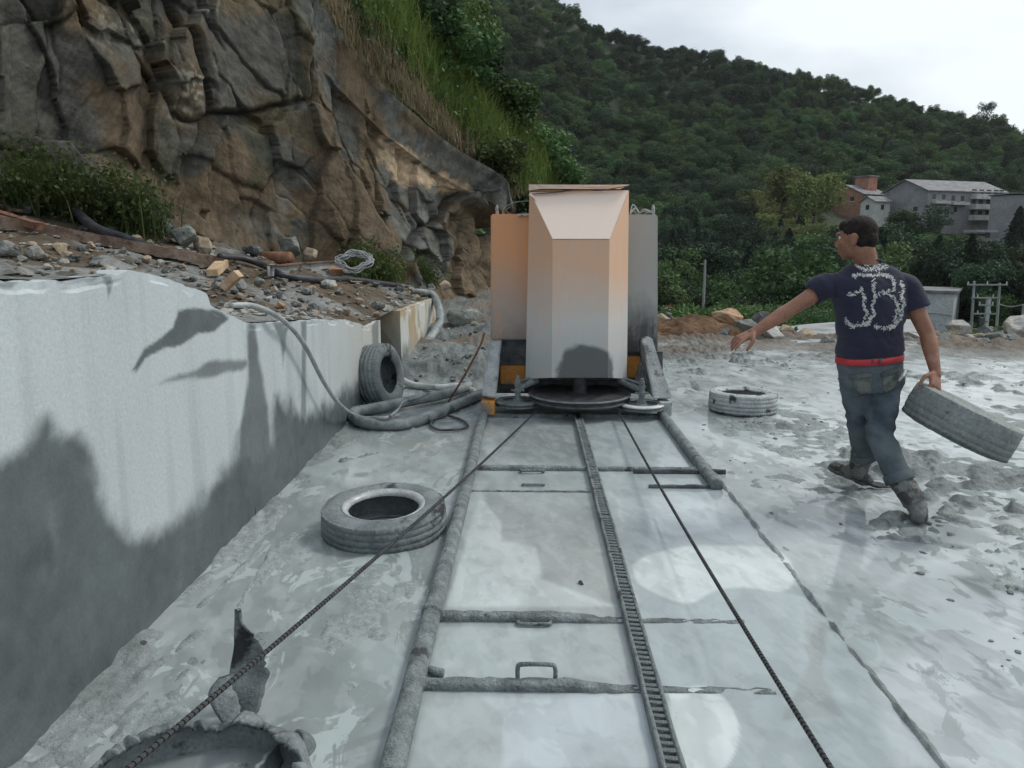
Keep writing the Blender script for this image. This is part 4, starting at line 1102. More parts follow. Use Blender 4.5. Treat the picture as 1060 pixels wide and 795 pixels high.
# tyre carried by the man
held = tyre('grey tyre carried in the right hand of the walking man', P(995, 436, 4.32), (0, 0, 0), M['tyre_held'], Ro=.295, Ri=.18, w=.20, seed=8, gd=.006)
held.rotation_mode = 'QUATERNION'
vh = ray(996, 438).normalized(); Lh = RGT * .89 - UPV * .45; Lh = (Lh - vh * Lh.dot(vh)).normalized(); Ah = vh.cross(Lh); Ah = -Ah if Ah.z < 0 else Ah
held.rotation_quaternion = (Ah - vh * .06).normalized().to_track_quat('Z', 'Y')

# mud lumps sitting in the flat tyres (chunks of slurry)
# torn tyre in the foreground: open casing arc with ripped lips, upright flap, curled end
torn = thing('torn_tyre', 'ripped open tyre casing in the foreground slurry with a torn strip standing up', 'torn tyre', G(235, 800))
TO = Vector(G(235, 800)); TO.z = 0
def strip(name, path, ups, widths, thick_=.012, mat=None, ragged=.0, seed=0):
    """rubber band: path of lower edge points, direction and width per point"""
    n = len(path); V = []; m_ = 9
    for i in range(n):
        u = Vector(ups[i]).normalized(); t = (path[min(i + 1, n - 1)] - path[max(0, i - 1)]).normalized(); s = t.cross(u).normalized()
        wv = widths[i] * (1 + ragged * (mnoise.noise(Vector((i * .35, seed, 0))) + .6 * mnoise.noise(Vector((i * 1.1, seed, 3)))))
        for sd in (1, -1):
            for k in (range(m_) if sd == 1 else range(m_ - 1, -1, -1)):
                f = k / (m_ - 1); bulge = math.sin(f * math.pi) * .10 * wv
                V.append(path[i] + u * wv * f + s * (bulge + sd * thick_ / 2) + mnoise.noise_vector(path[i] * 9 + u * f) * .006)
    F = [tuple(int(k) for k in f) for f in grid_faces(n, 2 * m_, True)]
    F.append(tuple(range(2 * m_))); F.append(tuple((n - 1) * 2 * m_ + k for k in range(2 * m_))[::-1])
    o = mk(name, np.array([tuple(p) for p in V]), F, mat or M['tyre'], None, smooth=True); local(o, TO); o.parent = torn; return o
def zpath(pts, n=8): return catmull([CAMP + ray(a, b_) * ((z - CAM_H) / ray(a, b_).z) for a, b_, z in pts], n)
tcx = CAMP + ray(240, 734) * ((.12 - CAM_H) / ray(240, 734).z); tcen = Vector((tcx.x, tcx.y - .335, 0))
V = []; NA = 200; PN = 0
for i in range(NA):
    a_ = math.radians(-38 + 256 * i / (NA - 1))
    nz1 = mnoise.noise(Vector((i * .06, 4.2, 0))); nz2 = mnoise.noise(Vector((i * .31, 1.2, 3))); nz3 = mnoise.noise(Vector((i * .9, 2.2, 8)))
    Ro = .335 + .012 * nz1; hh = .112 + .03 * nz1 + .012 * nz2; lip = max(.010, .032 + .055 * nz1 + .035 * nz2 + .014 * nz3)
    if 86 < math.degrees(a_) < 104: hh *= .72; lip *= .4
    outer = [(Ro - .05, -.03), (Ro - .008, -.01), (Ro, .03), (Ro + .003, hh * .55), (Ro - .004, hh * .85), (Ro - .022, hh), (Ro - .022 - lip * .5, hh + .008), (Ro - .022 - lip, hh + .004 + .02 * nz2)]
    inner = [(r_ - .004, z_ - .010) if k_ >= 5 else (r_ - .015, z_) for k_, (r_, z_) in enumerate(outer)][::-1]
    prof = outer + inner + [(.20, -.02), (.20, -.035)]; PN = len(prof)
    for (r_, z_) in prof:
        p_ = Vector((r_ * math.cos(a_), r_ * math.sin(a_), z_)); V.append(tcen + p_ + mnoise.noise_vector(p_ * 16) * .004)
F = [tuple(int(k) for k in f) for f in grid_faces(NA, PN, True)]; F.append(tuple(range(PN))[::-1]); F.append(tuple((NA - 1) * PN + k for k in range(PN)))
o = mk('casing', np.array([tuple(p) for p in V]), F, M['tyre'], None, smooth=True); local(o, TO); o.parent = torn
# lower, inner ripped lip
arc2 = zpath([(150, 800, .0), (175, 776, .0), (215, 768, .0), (262, 772, .0), (292, 782, .0)])
cen = tcen
ups2 = [(cen - Vector((p.x, p.y, 0))).normalized() * 1.0 + Vector((0, 0, .55)) for p in arc2]
# standing flap
fl = [P(228, 757, 2.36), P(232, 735, 2.37), P(236, 712, 2.38), P(238, 690, 2.39), P(241, 668, 2.40), P(243, 650, 2.41), P(244, 630, 2.42)]
fl = catmull(fl, 6)
uw = [Vector((1, -.25 + .9 * math.sin(i * .10), .05)) for i in range(len(fl))]
ww = np.interp(np.linspace(0, 1, len(fl)), [0, .15, .35, .55, .75, .9, 1], [.075, .12, .13, .105, .06, .03, .026])
strip('torn_flap', fl, uw, ww, .014, M['tyre'], .12, 5)
fl2 = catmull([P(226, 700, 2.36), P(216, 716, 2.33), P(222, 735, 2.30), P(233, 757, 2.27), P(237, 775, 2.24)], 6)
strip('torn_flap', fl2, [Vector((1, .5, .0))] * len(fl2), np.interp(np.linspace(0, 1, len(fl2)), [0, .4, .8, 1], [.05, .085, .05, .014]), .012, M['tyre'], .1, 7)
cu = catmull([P(318, 800, 2.16), P(325, 775, 2.22), P(312, 762, 2.28), P(298, 770, 2.22), P(290, 790, 2.12), P(276, 805, 2.05)], 6)
strip('curled_lip', cu, [Vector((-.2, -.5, .8))] * len(cu), [.05 + .03 * math.sin(i * .3) for i in range(len(cu))], .014, M['tyre'], .2, 9)

# ================================================================== HOSES
def hose(name, pts, rad, mat, label, cat='hose', seg=14, n=10, wob=.05):
    o = tube(name, pts, rad, mat, None, seg, n, wob=wob); return tag(o, label, cat)
gz = lambda a, b_, z: (CAMP + ray(a, b_) * ((z - CAM_H) / ray(a, b_).z))
hose('drain_hose', [gz(505, 405, .05), gz(470, 420, .05), gz(430, 436, .05), gz(395, 440, .05), gz(370, 435, .05), gz(366, 427, .06), gz(385, 423, .06), gz(425, 415, .07), gz(460, 408, .075), gz(484, 400, .08), gz(480, 397, .07)], .048, M['hose_grey'], 'thick grey slurry-coated hose coiled flat at the foot of the wall')
hose('supply_hose', [gz(415, 393, .10), gz(430, 399, .05), gz(455, 401, .05), gz(476, 400, .06), gz(490, 405, .05)], [.034, .036, .033, .035, .034], M['hose_white'], 'short whitish hose emerging behind the leaning tyre')
hose('water_hose', [W(243, 320, XW - .06) + Vector((-.02, 0, .02)), W(262, 322, XW - .01) + Vector((0, 0, .03)), W(285, 326, XW + .05), W(303, 341, XW + .06), W(318, 362, XW + .07), W(335, 395, XW + .08), W(352, 419, XW + .10), gz(370, 431, .05), gz(395, 433, .11), gz(412, 430, .10)], .0155, M['cable'], 'thin pale hose hanging over the wall top down to the coil', n=12)
# hanging hose at the far block
hh = [(330, 290, None), (380, 295, None)]
pA = onbank(345, 296, .05); pB = onbank(400, 300, .05)
hp = [P(426, 301.5, 12.2), P(437, 302, 12.3), W(447, 308, XW - .02) + Vector((.0, 0, .05)), P(454, 318, 12.0), P(455, 332, 11.6), P(449, 345, 11.2), P(437, 360, 10.6)]
hose('drain_hose', hp, [.04, .045, .055, .06, .062, .06, .055], M['hose_dark'] if False else M['hose_grey'], 'long grey hose bending over the end of the farthest block')
hose('hose_end', [P(441, 355, 10.8), P(436, 361, 10.55), P(428, 371, 10.1)], [.064, .066, .070], M['hose_white'], 'white sleeve on the lower end of the hanging hose', cat='hose sleeve')
hose('wire_loop', [gz(462, 430, .03), gz(450, 434, .02), gz(446, 440, .02), gz(455, 445, .02), gz(475, 444, .02), gz(484, 441, .02), gz(478, 435, .02), gz(464, 430, .03)], .011, M['steel_dark'], 'thin dark wire loop lying on the slurry left of the machine', cat='wire')
hose('loose_cable', [gz(404, 431, .13), gz(412, 424, .15), gz(418, 416, .16), gz(430, 413, .16), gz(444, 407, .16)], .011, M['hose_grey'], 'thin cable looped over the thick coiled hose', cat='cable')
o = tube('steel_rod', [gz(464, 416, .05), P(480, 390, 7.2), P(497, 358, 7.1), P(501, 345, 7.1)], .010, M['rust'], None, 8, 8); tag(o, 'thin bent rod leaning from the coil up to the left leg of the machine', 'rod')
# ================================================================== MAN
def fuse(name, builders, voxel, smooth_it, mat, parent, org, disp=None, sm_fac=.5):
    bm = bmesh.new()
    for f in builders: f(bm)
    me = bpy.data.meshes.new(name + '_raw'); bm.to_mesh(me); bm.free()
    o = bpy.data.objects.new(name + '_raw', me); COL.objects.link(o)
    r = o.modifiers.new('r', 'REMESH'); r.mode = 'VOXEL'; r.voxel_size = voxel
    s = o.modifiers.new('s', 'SMOOTH'); s.iterations = smooth_it; s.factor = sm_fac
    dg = bpy.context.evaluated_depsgraph_get(); dg.update()
    me2 = bpy.data.meshes.new_from_object(o.evaluated_get(dg))
    bpy.data.objects.remove(o); bpy.data.meshes.remove(me)
    if disp:
        n = len(me2.vertices); co = np.zeros(n * 3); me2.vertices.foreach_get('co', co); no = np.zeros(n * 3)
        me2.vertices.foreach_get('normal', no); co = co.reshape(-1, 3); no = no.reshape(-1, 3)
        me2.vertices.foreach_set('co', (co + no * disp(co, no)[:, None]).ravel()); me2.update()
    me2.transform(Matrix.Translation(-Vector(org)))
    me2.name = name
    me2.polygons.foreach_set('use_smooth', np.ones(len(me2.polygons), bool))
    me2.materials.clear(); ob = link(name, me2, mat, parent); return ob
def rc(a, b, ra, rb, seg=20):
    """round-ended tapered limb"""
    def f(bm):
        add_cyl(bm, a, b, ra, rb, seg)
        for p, r in ((a, ra), (b, rb)):
            bmesh.ops.create_uvsphere(bm, u_segments=seg, v_segments=12, radius=r, matrix=Matrix.Translation(Vector(p)))
    return f
def fc(a, b, ra, rb, seg=28):
    def f(bm): add_cyl(bm, a, b, ra, rb, seg)
    return f
def el(c, rx, ry, rz, right=(1, 0, 0), fwd=(0, 1, 0)):
    r = Vector(right).normalized(); f_ = Vector(fwd); f_ = (f_ - r * f_.dot(r)).normalized(); u = r.cross(f_)
    Mx = Matrix(((r.x, f_.x, u.x), (r.y, f_.y, u.y), (r.z, f_.z, u.z))).to_4x4()
    def f(bm):
        bmesh.ops.create_uvsphere(bm, u_segments=28, v_segments=18, radius=1, matrix=Matrix.Translation(Vector(c)) @ Mx @ Matrix.Diagonal((rx, ry, rz, 1)))
    return f
def loft(secs, right, fwd, seg=36, pw=2.3):
    """secs: (centre, half width, half depth)"""
    r = Vector(right).normalized(); f_ = Vector(fwd).normalized()
    def f(bm):
        rings = []
        for c, a, b in secs:
            ring = []
            for k in range(seg):
                t = 2 * math.pi * k / seg; ct, st_ = math.cos(t), math.sin(t)
                ring.append(bm.verts.new(Vector(c) + r * (a * math.copysign(abs(ct) ** (2 / pw), ct)) + f_ * (b * math.copysign(abs(st_) ** (2 / pw), st_))))
            rings.append(ring)
        for A, B in zip(rings[:-1], rings[1:]):
            for k in range(seg): bm.faces.new((A[k], A[(k + 1) % seg], B[(k + 1) % seg], B[k]))
        bm.faces.new(rings[0][::-1]); bm.faces.new(rings[-1])
    return f
YT = 4.5
FW = Vector((-.25, .97, 0)).normalized(); RT = Vector((.97, .25, 0)).normalized()
man = thing('person', 'short-haired worker in navy printed T-shirt, red belt and muddy boots carrying a tyre', 'person', G(905, 520))
MORG = Vector(G(905, 520)); man.location = MORG
sc_ = lambda px: px / pxm(P(900, 330, YT))
T = lambda x, y, d=0: P(x, y, YT + d)
m_skin = mat2('skin', (.25, .112, .068), (.31, .148, .092), 14, .55, .15, 90, c3=(.34, .19, .135), c3scale=6, c3lo=.62)
def shirt_mat():
    m, nt, b = new_mat('navy_cotton')
    c = nmix(nt, ramp(nt, nnoise(nt, 3, 5), .35, .65), (.017, .018, .034), (.032, .033, .058))
    nt.links.new(c, b.inputs['Base Color']); b.inputs['Roughness'].default_value = .9; b.inputs['Specular IOR Level'].default_value = .2
    b.inputs['Sheen Weight'].default_value = .15
    bump(nt, b, nnoise(nt, 300, 2), .15, .001); return m
m_shirt = shirt_mat()
def jeans_mat():
    m, nt, b = new_mat('faded_denim')
    t = nt.nodes.new('ShaderNodeTexCoord'); s = nt.nodes.new('ShaderNodeSeparateXYZ'); nt.links.new(t.outputs['Object'], s.inputs[0])
    f = ramp(nt, nnoise(nt, 5, 6, .6), .38, .62)
    c = nmix(nt, f, (.04, .056, .075), (.115, .145, .165))
    # dried slurry towards the hems, dusty seat
    lowm = ramp(nt, s.outputs['Z'], .62, .2, 0, .6)
    n2_ = ramp(nt, nnoise(nt, 9, 6, .6), .3, .6); mu = nt.nodes.new('ShaderNodeMath'); mu.operation = 'MULTIPLY'; nt.links.new(lowm, mu.inputs[0]); nt.links.new(n2_, mu.inputs[1])
    c = nmix(nt, mu.outputs[0], c, (.15, .165, .155))
    hi = ramp(nt, s.outputs['Z'], .72, .86, 0, .35); c = nmix(nt, hi, c, (.13, .135, .115))
    nt.links.new(c, b.inputs['Base Color']); b.inputs['Roughness'].default_value = .9; b.inputs['Specular IOR Level'].default_value = .2
    bump(nt, b, nnoise(nt, 16, 5, .6), .4, .008); bump(nt, b, nnoise(nt, 220, 3), .25, .001); return m
m_jeans = jeans_mat()
m_boot = mat2('muddy_rubber_boot', (.035, .032, .032), (.075, .07, .066), 9, .4, .6, 60, c3=(.17, .18, .17), c3scale=9, c3lo=.50, rvar=.1)
m_bootmud = mat2('mud_caked_boot', (.08, .085, .08), (.17, .18, .172), 9, .55, .9, 60, c3=(.05, .05, .05), c3scale=7, c3lo=.6, bdist=.02)
m_hair = mat2('short_dark_hair', (.010, .007, .006), (.034, .022, .018), 30, .75, .9, 160, spec=.25)
m_belt = mat2('red_belt', (.42, .02, .03), (.52, .035, .045), 12, .5, .2, 60)

# -- head (profile towards the left, slightly away)
HF = Vector((-.76, .64, -.10)).normalized(); HR = HF.cross(Vector((0, 0, 1))).normalized(); HU = HR.cross(HF)
hc = P(886, 246, YT - .02)
hp = lambda r, f, u: hc + HR * r + HF * f + HU * u
neck0, neck1 = T(898, 280, .0), hp(0, -.035, -.06)
SHL, SHR = T(860, 294), T(937, 297)
ELB_L, WR_L = P(820, 319, YT - .05), P(782, 343, YT - .1)
ELB_R, WR_R = P(960, 346, YT - .06), P(968, 384, YT - .14)
def head(bm):
    for g_ in (el(hp(0, -.012, .02), .074, .096, .092, HR, HF), el(hp(0, .02, -.03), .062, .072, .085, HR, HF),
               el(hp(0, .048, -.088), .036, .036, .028, HR, HF), el(hp(0, .066, -.03), .04, .028, .06, HR, HF),
               rc(hp(0, .086, .008), hp(0, .104, -.030), .010, .013, 12), el(hp(0, .098, -.040), .018, .014, .010, HR, HF),
               el(hp(0, .082, .026), .05, .018, .014, HR, HF), el(hp(0, .090, -.066), .024, .014, .008, HR, HF), el(hp(0, .087, -.078), .022, .013, .008, HR, HF),
               el(hp(.038, .06, -.022), .022, .022, .02, HR, HF), el(hp(-.038, .06, -.022), .022, .022, .02, HR, HF)): g_(bm)
    for s in (1, -1):
        el(hp(s * .076, -.012, -.012), .009, .019, .032, HR + HF * (-.35 * s), HF)(bm)
        el(hp(s * .080, -.016, .006), .008, .017, .016, HR + HF * (-.4 * s), HF)(bm)
def hand(wrist, d, back, side, curl, size=1.0, spread=.12, thumb=1, curls=None):
    """d: direction of the fingers, back: normal out of the back of the hand, side: towards the thumb"""
    d = Vector(d).normalized(); back = Vector(back); back = (back - d * back.dot(d)).normalized(); side_ = d.cross(back)
    if side_.dot(Vector(side)) < 0: side_ = -side_
    out = []
    pl = .085 * size
    for k in range(4):
        o = (1.5 - k) * .0195 * size
        out.append(rc(wrist + side_ * o * .6 + d * .012, wrist + d * pl + side_ * o, .0165 * size, .0115 * size, 12))
    out.append(el(wrist + d * pl * .5, .036 * size, .05 * size, .015 * size, side_, d))
    L = [.068, .078, .072, .056]
    for k in range(4):
        o = (1.5 - k) * .0215 * size; c_ = (curls[k] if curls else curl)
        fd = (d + side_ * (1.5 - k) * spread).normalized(); p = wrist + d * (pl - .004) + side_ * o
        ang = c_ * .7
        for j, (fr, r0, r1) in enumerate(((.45, .0095, .0085), (.30, .0085, .0078), (.25, .0078, .0066))):
            dd = (fd * math.cos(ang) - back * math.sin(ang)).normalized(); q_ = p + dd * L[k] * fr * size
            out.append(rc(p, q_, r0 * size, r1 * size, 10)); p = q_; ang += c_
    tb = wrist + side_ * .026 * size + d * .02; t1 = tb + (side_ * .75 + d * .6 - back * .35).normalized() * .042 * size
    t2 = t1 + (side_ * .3 + d * .9 - back * .45).normalized() * .032 * size; t3 = t2 + (side_ * .05 + d * .95 - back * .55).normalized() * .026 * size
    out += [rc(tb, t1, .0145 * size, .0115 * size, 12), rc(t1, t2, .0112 * size, .0098 * size, 12), rc(t2, t3, .0098 * size, .0078 * size, 12)]
    return out
fin_dir_L = (P(753, 357, YT - .14) - WR_L)
hL = hand(WR_L + fin_dir_L.normalized() * .012, fin_dir_L, Vector((-.25, -.25, .95)), Vector((.1, .5, -.6)) * -1, .30, 1.05, .16, curls=[.16, .28, .40, .55])
fin_dir_R = (P(968, 400, YT - .2) - WR_R)
hR = hand(WR_R + fin_dir_R.normalized() * .012, fin_dir_R, Vector((.35, -.9, .1)), Vector((-1, .1, -.1)), .62, 1.05, .05, curls=[.5, .6, .6, .6])
def arm(a, b_, c_, r0, r1, r2, bulge=.006):
    m1 = a.lerp(b_, .45); m2 = b_.lerp(c_, .28)
    return [rc(a, m1, r0, r0 * .96), rc(m1, b_, r0 * .96, r1), rc(b_, m2, r1, r1 + bulge * .4), rc(m2, c_, r1 + bulge * .4, r2), rc(b_.lerp(c_, .8), c_ + (c_ - b_).normalized() * .02, r2 * 1.05, r2)]
body_parts = [head, rc(neck0, neck1, .066, .060), el(T(899, 292), .15, .085, .07, RT, FW),
              loft([(T(900, 372), .15, .09), (T(901, 330), .165, .10), (T(900, 300), .16, .09)], RT, FW),
              rc(T(895, 290), SHL, .055, .052), rc(T(905, 290), SHR, .055, .052)]
body_parts += arm(SHL, ELB_L, WR_L, .049, .040, .0275) + arm(SHR, ELB_R, WR_R, .050, .041, .029)
body_parts += hL + hR
body = fuse('body', body_parts, .0048, 4, m_skin, man, MORG)
# eye and brow on the visible side
for s, nm in ((1, 'eye'), (-1, 'eye')):
    bm = bmesh.new(); bmesh.ops.create_uvsphere(bm, u_segments=14, v_segments=10, radius=.0105, matrix=Matrix.Translation(hp(s * .031, .072, .006)))
    o = from_bm(nm, bm, mat2('eye_white', (.6, .58, .55), (.7, .68, .65), 5, .2, 0) if s == 1 else bpy.data.materials['eye_white'], None, True); local(o, MORG); o.parent = man
    bm = bmesh.new(); bmesh.ops.create_uvsphere(bm, u_segments=12, v_segments=8, radius=.005, matrix=Matrix.Translation(hp(s * .033, .0785, .006)))
    o2 = from_bm('iris', bm, m_hair, None, True); local(o2, MORG); o2.parent = o
    o = tube('eyebrow', [hp(s * .016, .094, .024), hp(s * .034, .088, .029), hp(s * .052, .074, .024)], [.003, .004, .002], m_hair, None, 6, 4); local(o, MORG); o.parent = man
# hair: cap following the skull, cropped short, clear of the face and ears
def hair(bm):
    el(hp(0, -.018, .034), .0775, .097, .084, HR, HF)(bm)
    el(hp(0, -.058, -.012), .068, .058, .062, HR, HF)(bm)
    el(hp(0, .036, .068), .062, .050, .036, HR, HF)(bm)
    el(hp(0, -.045, -.02), .073, .052, .058, HR, HF)(bm)
def hdisp(co, no):
    return .004 * (fbm(co[:, 0] * 90 + co[:, 2] * 50, co[:, 1] * 90 - co[:, 2] * 60, 3, 4) - .5)
fuse('hair', [hair], .004, 3, m_hair, man, MORG, disp=hdisp)

# -- T-shirt
secs = [(368.5, 900, 33, .122), (362, 900.5, 34, .128), (345, 901, 35, .128), (325, 901.5, 37.5, .13), (308, 901, 40.5, .132), (296, 900, 42.5, .128), (288, 899.5, 39, .118), (282, 899, 33, .105), (276, 898.5, 25, .09), (271, 898, 15.5, .078)]
S_ = [(T(x, y), sc_(hw), d) for y, x, hw, d in secs]
sleeve_L_end = SHL.lerp(ELB_L, .52); sleeve_R_end = SHR.lerp(ELB_R, .48)
def sdisp(co, no):
    rel = co - np.array(T(900, 330))
    z = rel[:, 2]; x = rel[:, 0]
    fold = (fbm(x * 5 + z * 7, z * 3 - x * 4, 4, 7) - .5) * .036
    waist = (fbm(x * 4, z * 16, 3, 17) - .5) * .034 * np.exp(-((z + .14) / .12) ** 2)
    diag = .010 * np.sin((x * 12 + z * 16) + 4 * fbm(x * 3, z * 3, 3, 2)) * sstep(.1, .24, np.abs(x))
    return fold + waist + diag
shirt_parts = [loft(S_, RT, FW, pw=2.5), rc(T(886, 290), SHL, .070, .064), rc(T(912, 290), SHR, .070, .066),
               fc(SHL, sleeve_L_end, .068, .070), fc(SHR, sleeve_R_end, .069, .074), el(T(884, 300, .0), .11, .085, .06, RT, FW), el(T(918, 300, .0), .11, .085, .06, RT, FW)]
shirt = fuse('t_shirt', shirt_parts, .0065, 6, m_shirt, man, MORG, disp=sdisp)
# collar rib
o = tube('collar', [T(898, 272) + (RT * math.cos(a) * .074 + FW * math.sin(a) * .066) + Vector((0, 0, .004 - .012 * math.sin(a))) for a in np.linspace(0, 2 * math.pi, 22)], .0075, m_shirt, None, 8, 3); local(o, MORG); o.parent = shirt
# white leafy print on the back: strokes of small leaf marks laid on the cloth
def shirt_hit(px, py):
    d = ray(px, py).normalized()
    return SB.ray_cast(CAMP - MORG, d)
SB = BVHTree.FromPolygons([v.co.copy() for v in shirt.data.vertices], [tuple(p.vertices) for p in shirt.data.polygons])
pr = lambda x, y: (840 + x / 3.79, 210 + y / 3.79)
strokes = [  # (points in the enlarged view, width, density)
    ([(170, 238), (200, 228), (235, 225), (270, 228), (300, 240), (292, 252), (255, 262), (215, 262), (185, 252), (172, 240)], 9, 1.0),
    ([(205, 243), (235, 240), (270, 244)], 11, 1.0),
    ([(160, 288), (185, 283), (215, 286), (248, 284), (285, 280), (312, 290), (326, 315), (322, 345)], 7, .9),
    ([(245, 300), (240, 335), (250, 370), (238, 405), (245, 440), (225, 470), (190, 480), (160, 485), (140, 470), (134, 455)], 8, 1.0),
    ([(262, 358), (290, 352), (308, 340)], 7, .8), ([(300, 358), (325, 375), (338, 400), (335, 430)], 8, .9),
    ([(350, 310), (362, 340), (352, 370), (360, 400), (350, 430), (345, 460), (325, 482), (300, 492), (270, 492), (248, 480)], 9, 1.1),
    ([(195, 325), (200, 350), (208, 375), (205, 400), (215, 425), (212, 455)], 7, .7),
    ([(145, 368), (165, 355), (180, 350), (195, 345)], 6, .7), ([(150, 350), (160, 362)], 5, .5), ([(330, 440), (325, 470)], 8, .9)]
rp = random.Random(3); V, F = [], []
for pts, wd_, dens in strokes:
    for (a, b_) in zip(pts[:-1], pts[1:]):
        L = math.hypot(b_[0] - a[0], b_[1] - a[1]); ang0 = math.atan2(b_[1] - a[1], b_[0] - a[0])
        for _ in range(int(L * dens * .75)):
            t = rp.random(); x = a[0] + (b_[0] - a[0]) * t + rp.gauss(0, wd_ * .5); y = a[1] + (b_[1] - a[1]) * t + rp.gauss(0, wd_ * .5)
            ln = rp.uniform(3, 8.5); wdt = ln * rp.uniform(.16, .30); an = ang0 + rp.choice((-1, 1)) * rp.uniform(.4, 1.3)
            quad = []
            for (u, v_) in ((-1, 0), (-.3, 1), (.5, .8), (1, 0), (.5, -.8), (-.3, -1)):
                xx = x + ln * u * math.cos(an) - wdt * v_ * math.sin(an); yy = y + ln * u * math.sin(an) + wdt * v_ * math.cos(an)
                h_ = shirt_hit(*pr(xx, yy))
                if h_[0] is None: break
                quad.append(h_[0] + h_[1] * .0016)
            if len(quad) == 6:
                k = len(V); V += [tuple(p) for p in quad]; F.append(tuple(range(k, k + 6)))
m_print = mat2('white_print', (.42, .43, .42), (.62, .63, .61), 30, .85, 0)
o = mk('back_print', V, F, m_print, shirt); o['label'] = 'white leafy emblem printed on the back of the shirt'
o['kind'] = 'thing'

# -- belt
bc = T(900, 370.5)
bm = bmesh.new()
ring = []
for k in range(48):
    t = 2 * math.pi * k / 48; ct, st_ = math.cos(t), math.sin(t)
    r_ = RT * (sc_(34) * math.copysign(abs(ct) ** (2 / 2.4), ct)) + FW * (.131 * math.copysign(abs(st_) ** (2 / 2.4), st_))
    sl_ = .012 * ct
    ring.append([bm.verts.new(bc + r_ * f_ + Vector((0, 0, z_ + sl_))) for f_, z_ in ((1.0, -.019), (1.025, -.018), (1.025, .018), (1.0, .019))])
for k in range(48):
    A, B = ring[k], ring[(k + 1) % 48]
    for i in range(4): bm.faces.new((A[i], B[i], B[(i + 1) % 4], A[(i + 1) % 4]))
bmesh.ops.recalc_face_normals(bm, faces=bm.faces)
o = from_bm('belt', bm, m_belt, None, True); local(o, MORG); o.parent = man; belt = o

# -- jeans
HL, HRt = T(887, 396), T(914, 396)
KL, KR = P(889, 436, YT + .10), P(911, 450, YT - .10)
AL, AR = P(895, 472, YT + .24), P(932, 499, YT - .22)
def jdisp(co, no):
    z = co[:, 2]; x = co[:, 0]
    f = (fbm(x * 8 + z * 5, z * 13 - x * 6, 4, 27) - .5) * .016
    crease = .005 * np.sin(z * 70 + x * 34 + 6 * fbm(x * 5, z * 5, 3, 3)) * (np.exp(-((z - .50) / .09) ** 2) + .7 * np.exp(-((z - .78) / .06) ** 2) + .7 * np.exp(-((z - .22) / .07) ** 2))
    return f + crease
jparts = [loft([(T(900, 369), sc_(33), .118), (T(900.5, 376), sc_(34.5), .125), (T(901.5, 386), sc_(35), .135), (T(902, 396), sc_(33.5), .135), (T(901.5, 404), sc_(29), .12)], RT, FW, pw=2.4),
          el(T(888, 391, -.05), .085, .085, .085, RT, FW), el(T(915, 391, -.05), .088, .085, .085, RT, FW),
          rc(HL, KL, .096, .066), fc(KL, AL, .066, .065), el(KL, .068, .068, .08), rc(HRt, HRt.lerp(KR, .5), .097, .088), rc(HRt.lerp(KR, .5), KR, .088, .072), fc(KR, AR, .072, .068), el(KR, .073, .073, .085)]
jeans = fuse('jeans', jparts, .0065, 5, m_jeans, man, MORG, disp=jdisp)
JB = BVHTree.FromPolygons([v.co.copy() for v in jeans.data.vertices], [tuple(p.vertices) for p in jeans.data.polygons])
def patch(name, poly, mat, off=.006, parent=None, n=9, label=None):
    """cloth patch following the jeans: bilinear quad in the picture, laid on the cloth"""
    V = []; ok = True
    for i in range(n):
        for j in range(n):
            u, v_ = i / (n - 1), j / (n - 1)
            a = Vector(poly[0]).lerp(Vector(poly[1]), u); b_ = Vector(poly[3]).lerp(Vector(poly[2]), u); q_ = a.lerp(b_, v_)
            h_ = JB.ray_cast(CAMP - MORG, ray(q_[0], q_[1]).normalized())
            if h_[0] is None: return None
            e_ = 0 if (i in (0, n - 1) or j in (0, n - 1)) else 1
            V.append(tuple(h_[0] + h_[1] * (off * (.35 + .65 * e_))))
    o = mk(name, V, grid_faces(n, n), mat, parent or jeans, smooth=True)
    s = o.modifiers.new('s', 'SOLIDIFY'); s.thickness = .004
    return o
m_pocket = mat2('faded_pocket_denim', (.06, .072, .07), (.12, .13, .12), 12, .9, .4, 200, c3=(.16, .17, .155), c3scale=8, c3lo=.52)
patch('back_pocket', [(879, 388), (903, 386), (902, 407), (886, 411)], m_pocket)
patch('back_pocket', [(912, 386), (931, 380), (928, 402), (915, 408)], m_pocket)
for x0, y0, x1 in ((879, 387.5, 903), (912, 385.5, 931)):
    patch('pocket_flap', [(x0, y0), (x1, y0 - (1.5 if x0 < 900 else 5)), (x1, y0 + 5 - (1.5 if x0 < 900 else 5)), (x0, y0 + 5)], m_pocket, .011)
for bx_ in (872, 901, 908, 927): patch('belt_loop', [(bx_, 367), (bx_ + 2.4, 367), (bx_ + 2.4, 377), (bx_, 377)], m_jeans, .022, belt)
# phone in the back pocket
bm = bmesh.new(); add_box(bm, (0, 0, 0), (.012, .065, .05), bev=.004)
hq = P(934.5, 388, YT - .155); o = from_bm('phone', bm, mat2('white_phone', (.5, .52, .53), (.6, .62, .62), 4, .3, 0), None, True)
o.location = hq; o.rotation_euler = (R(35), R(28), R(-20)); tag(o, 'white-edged phone sticking out of the right back jeans pocket', 'phone')
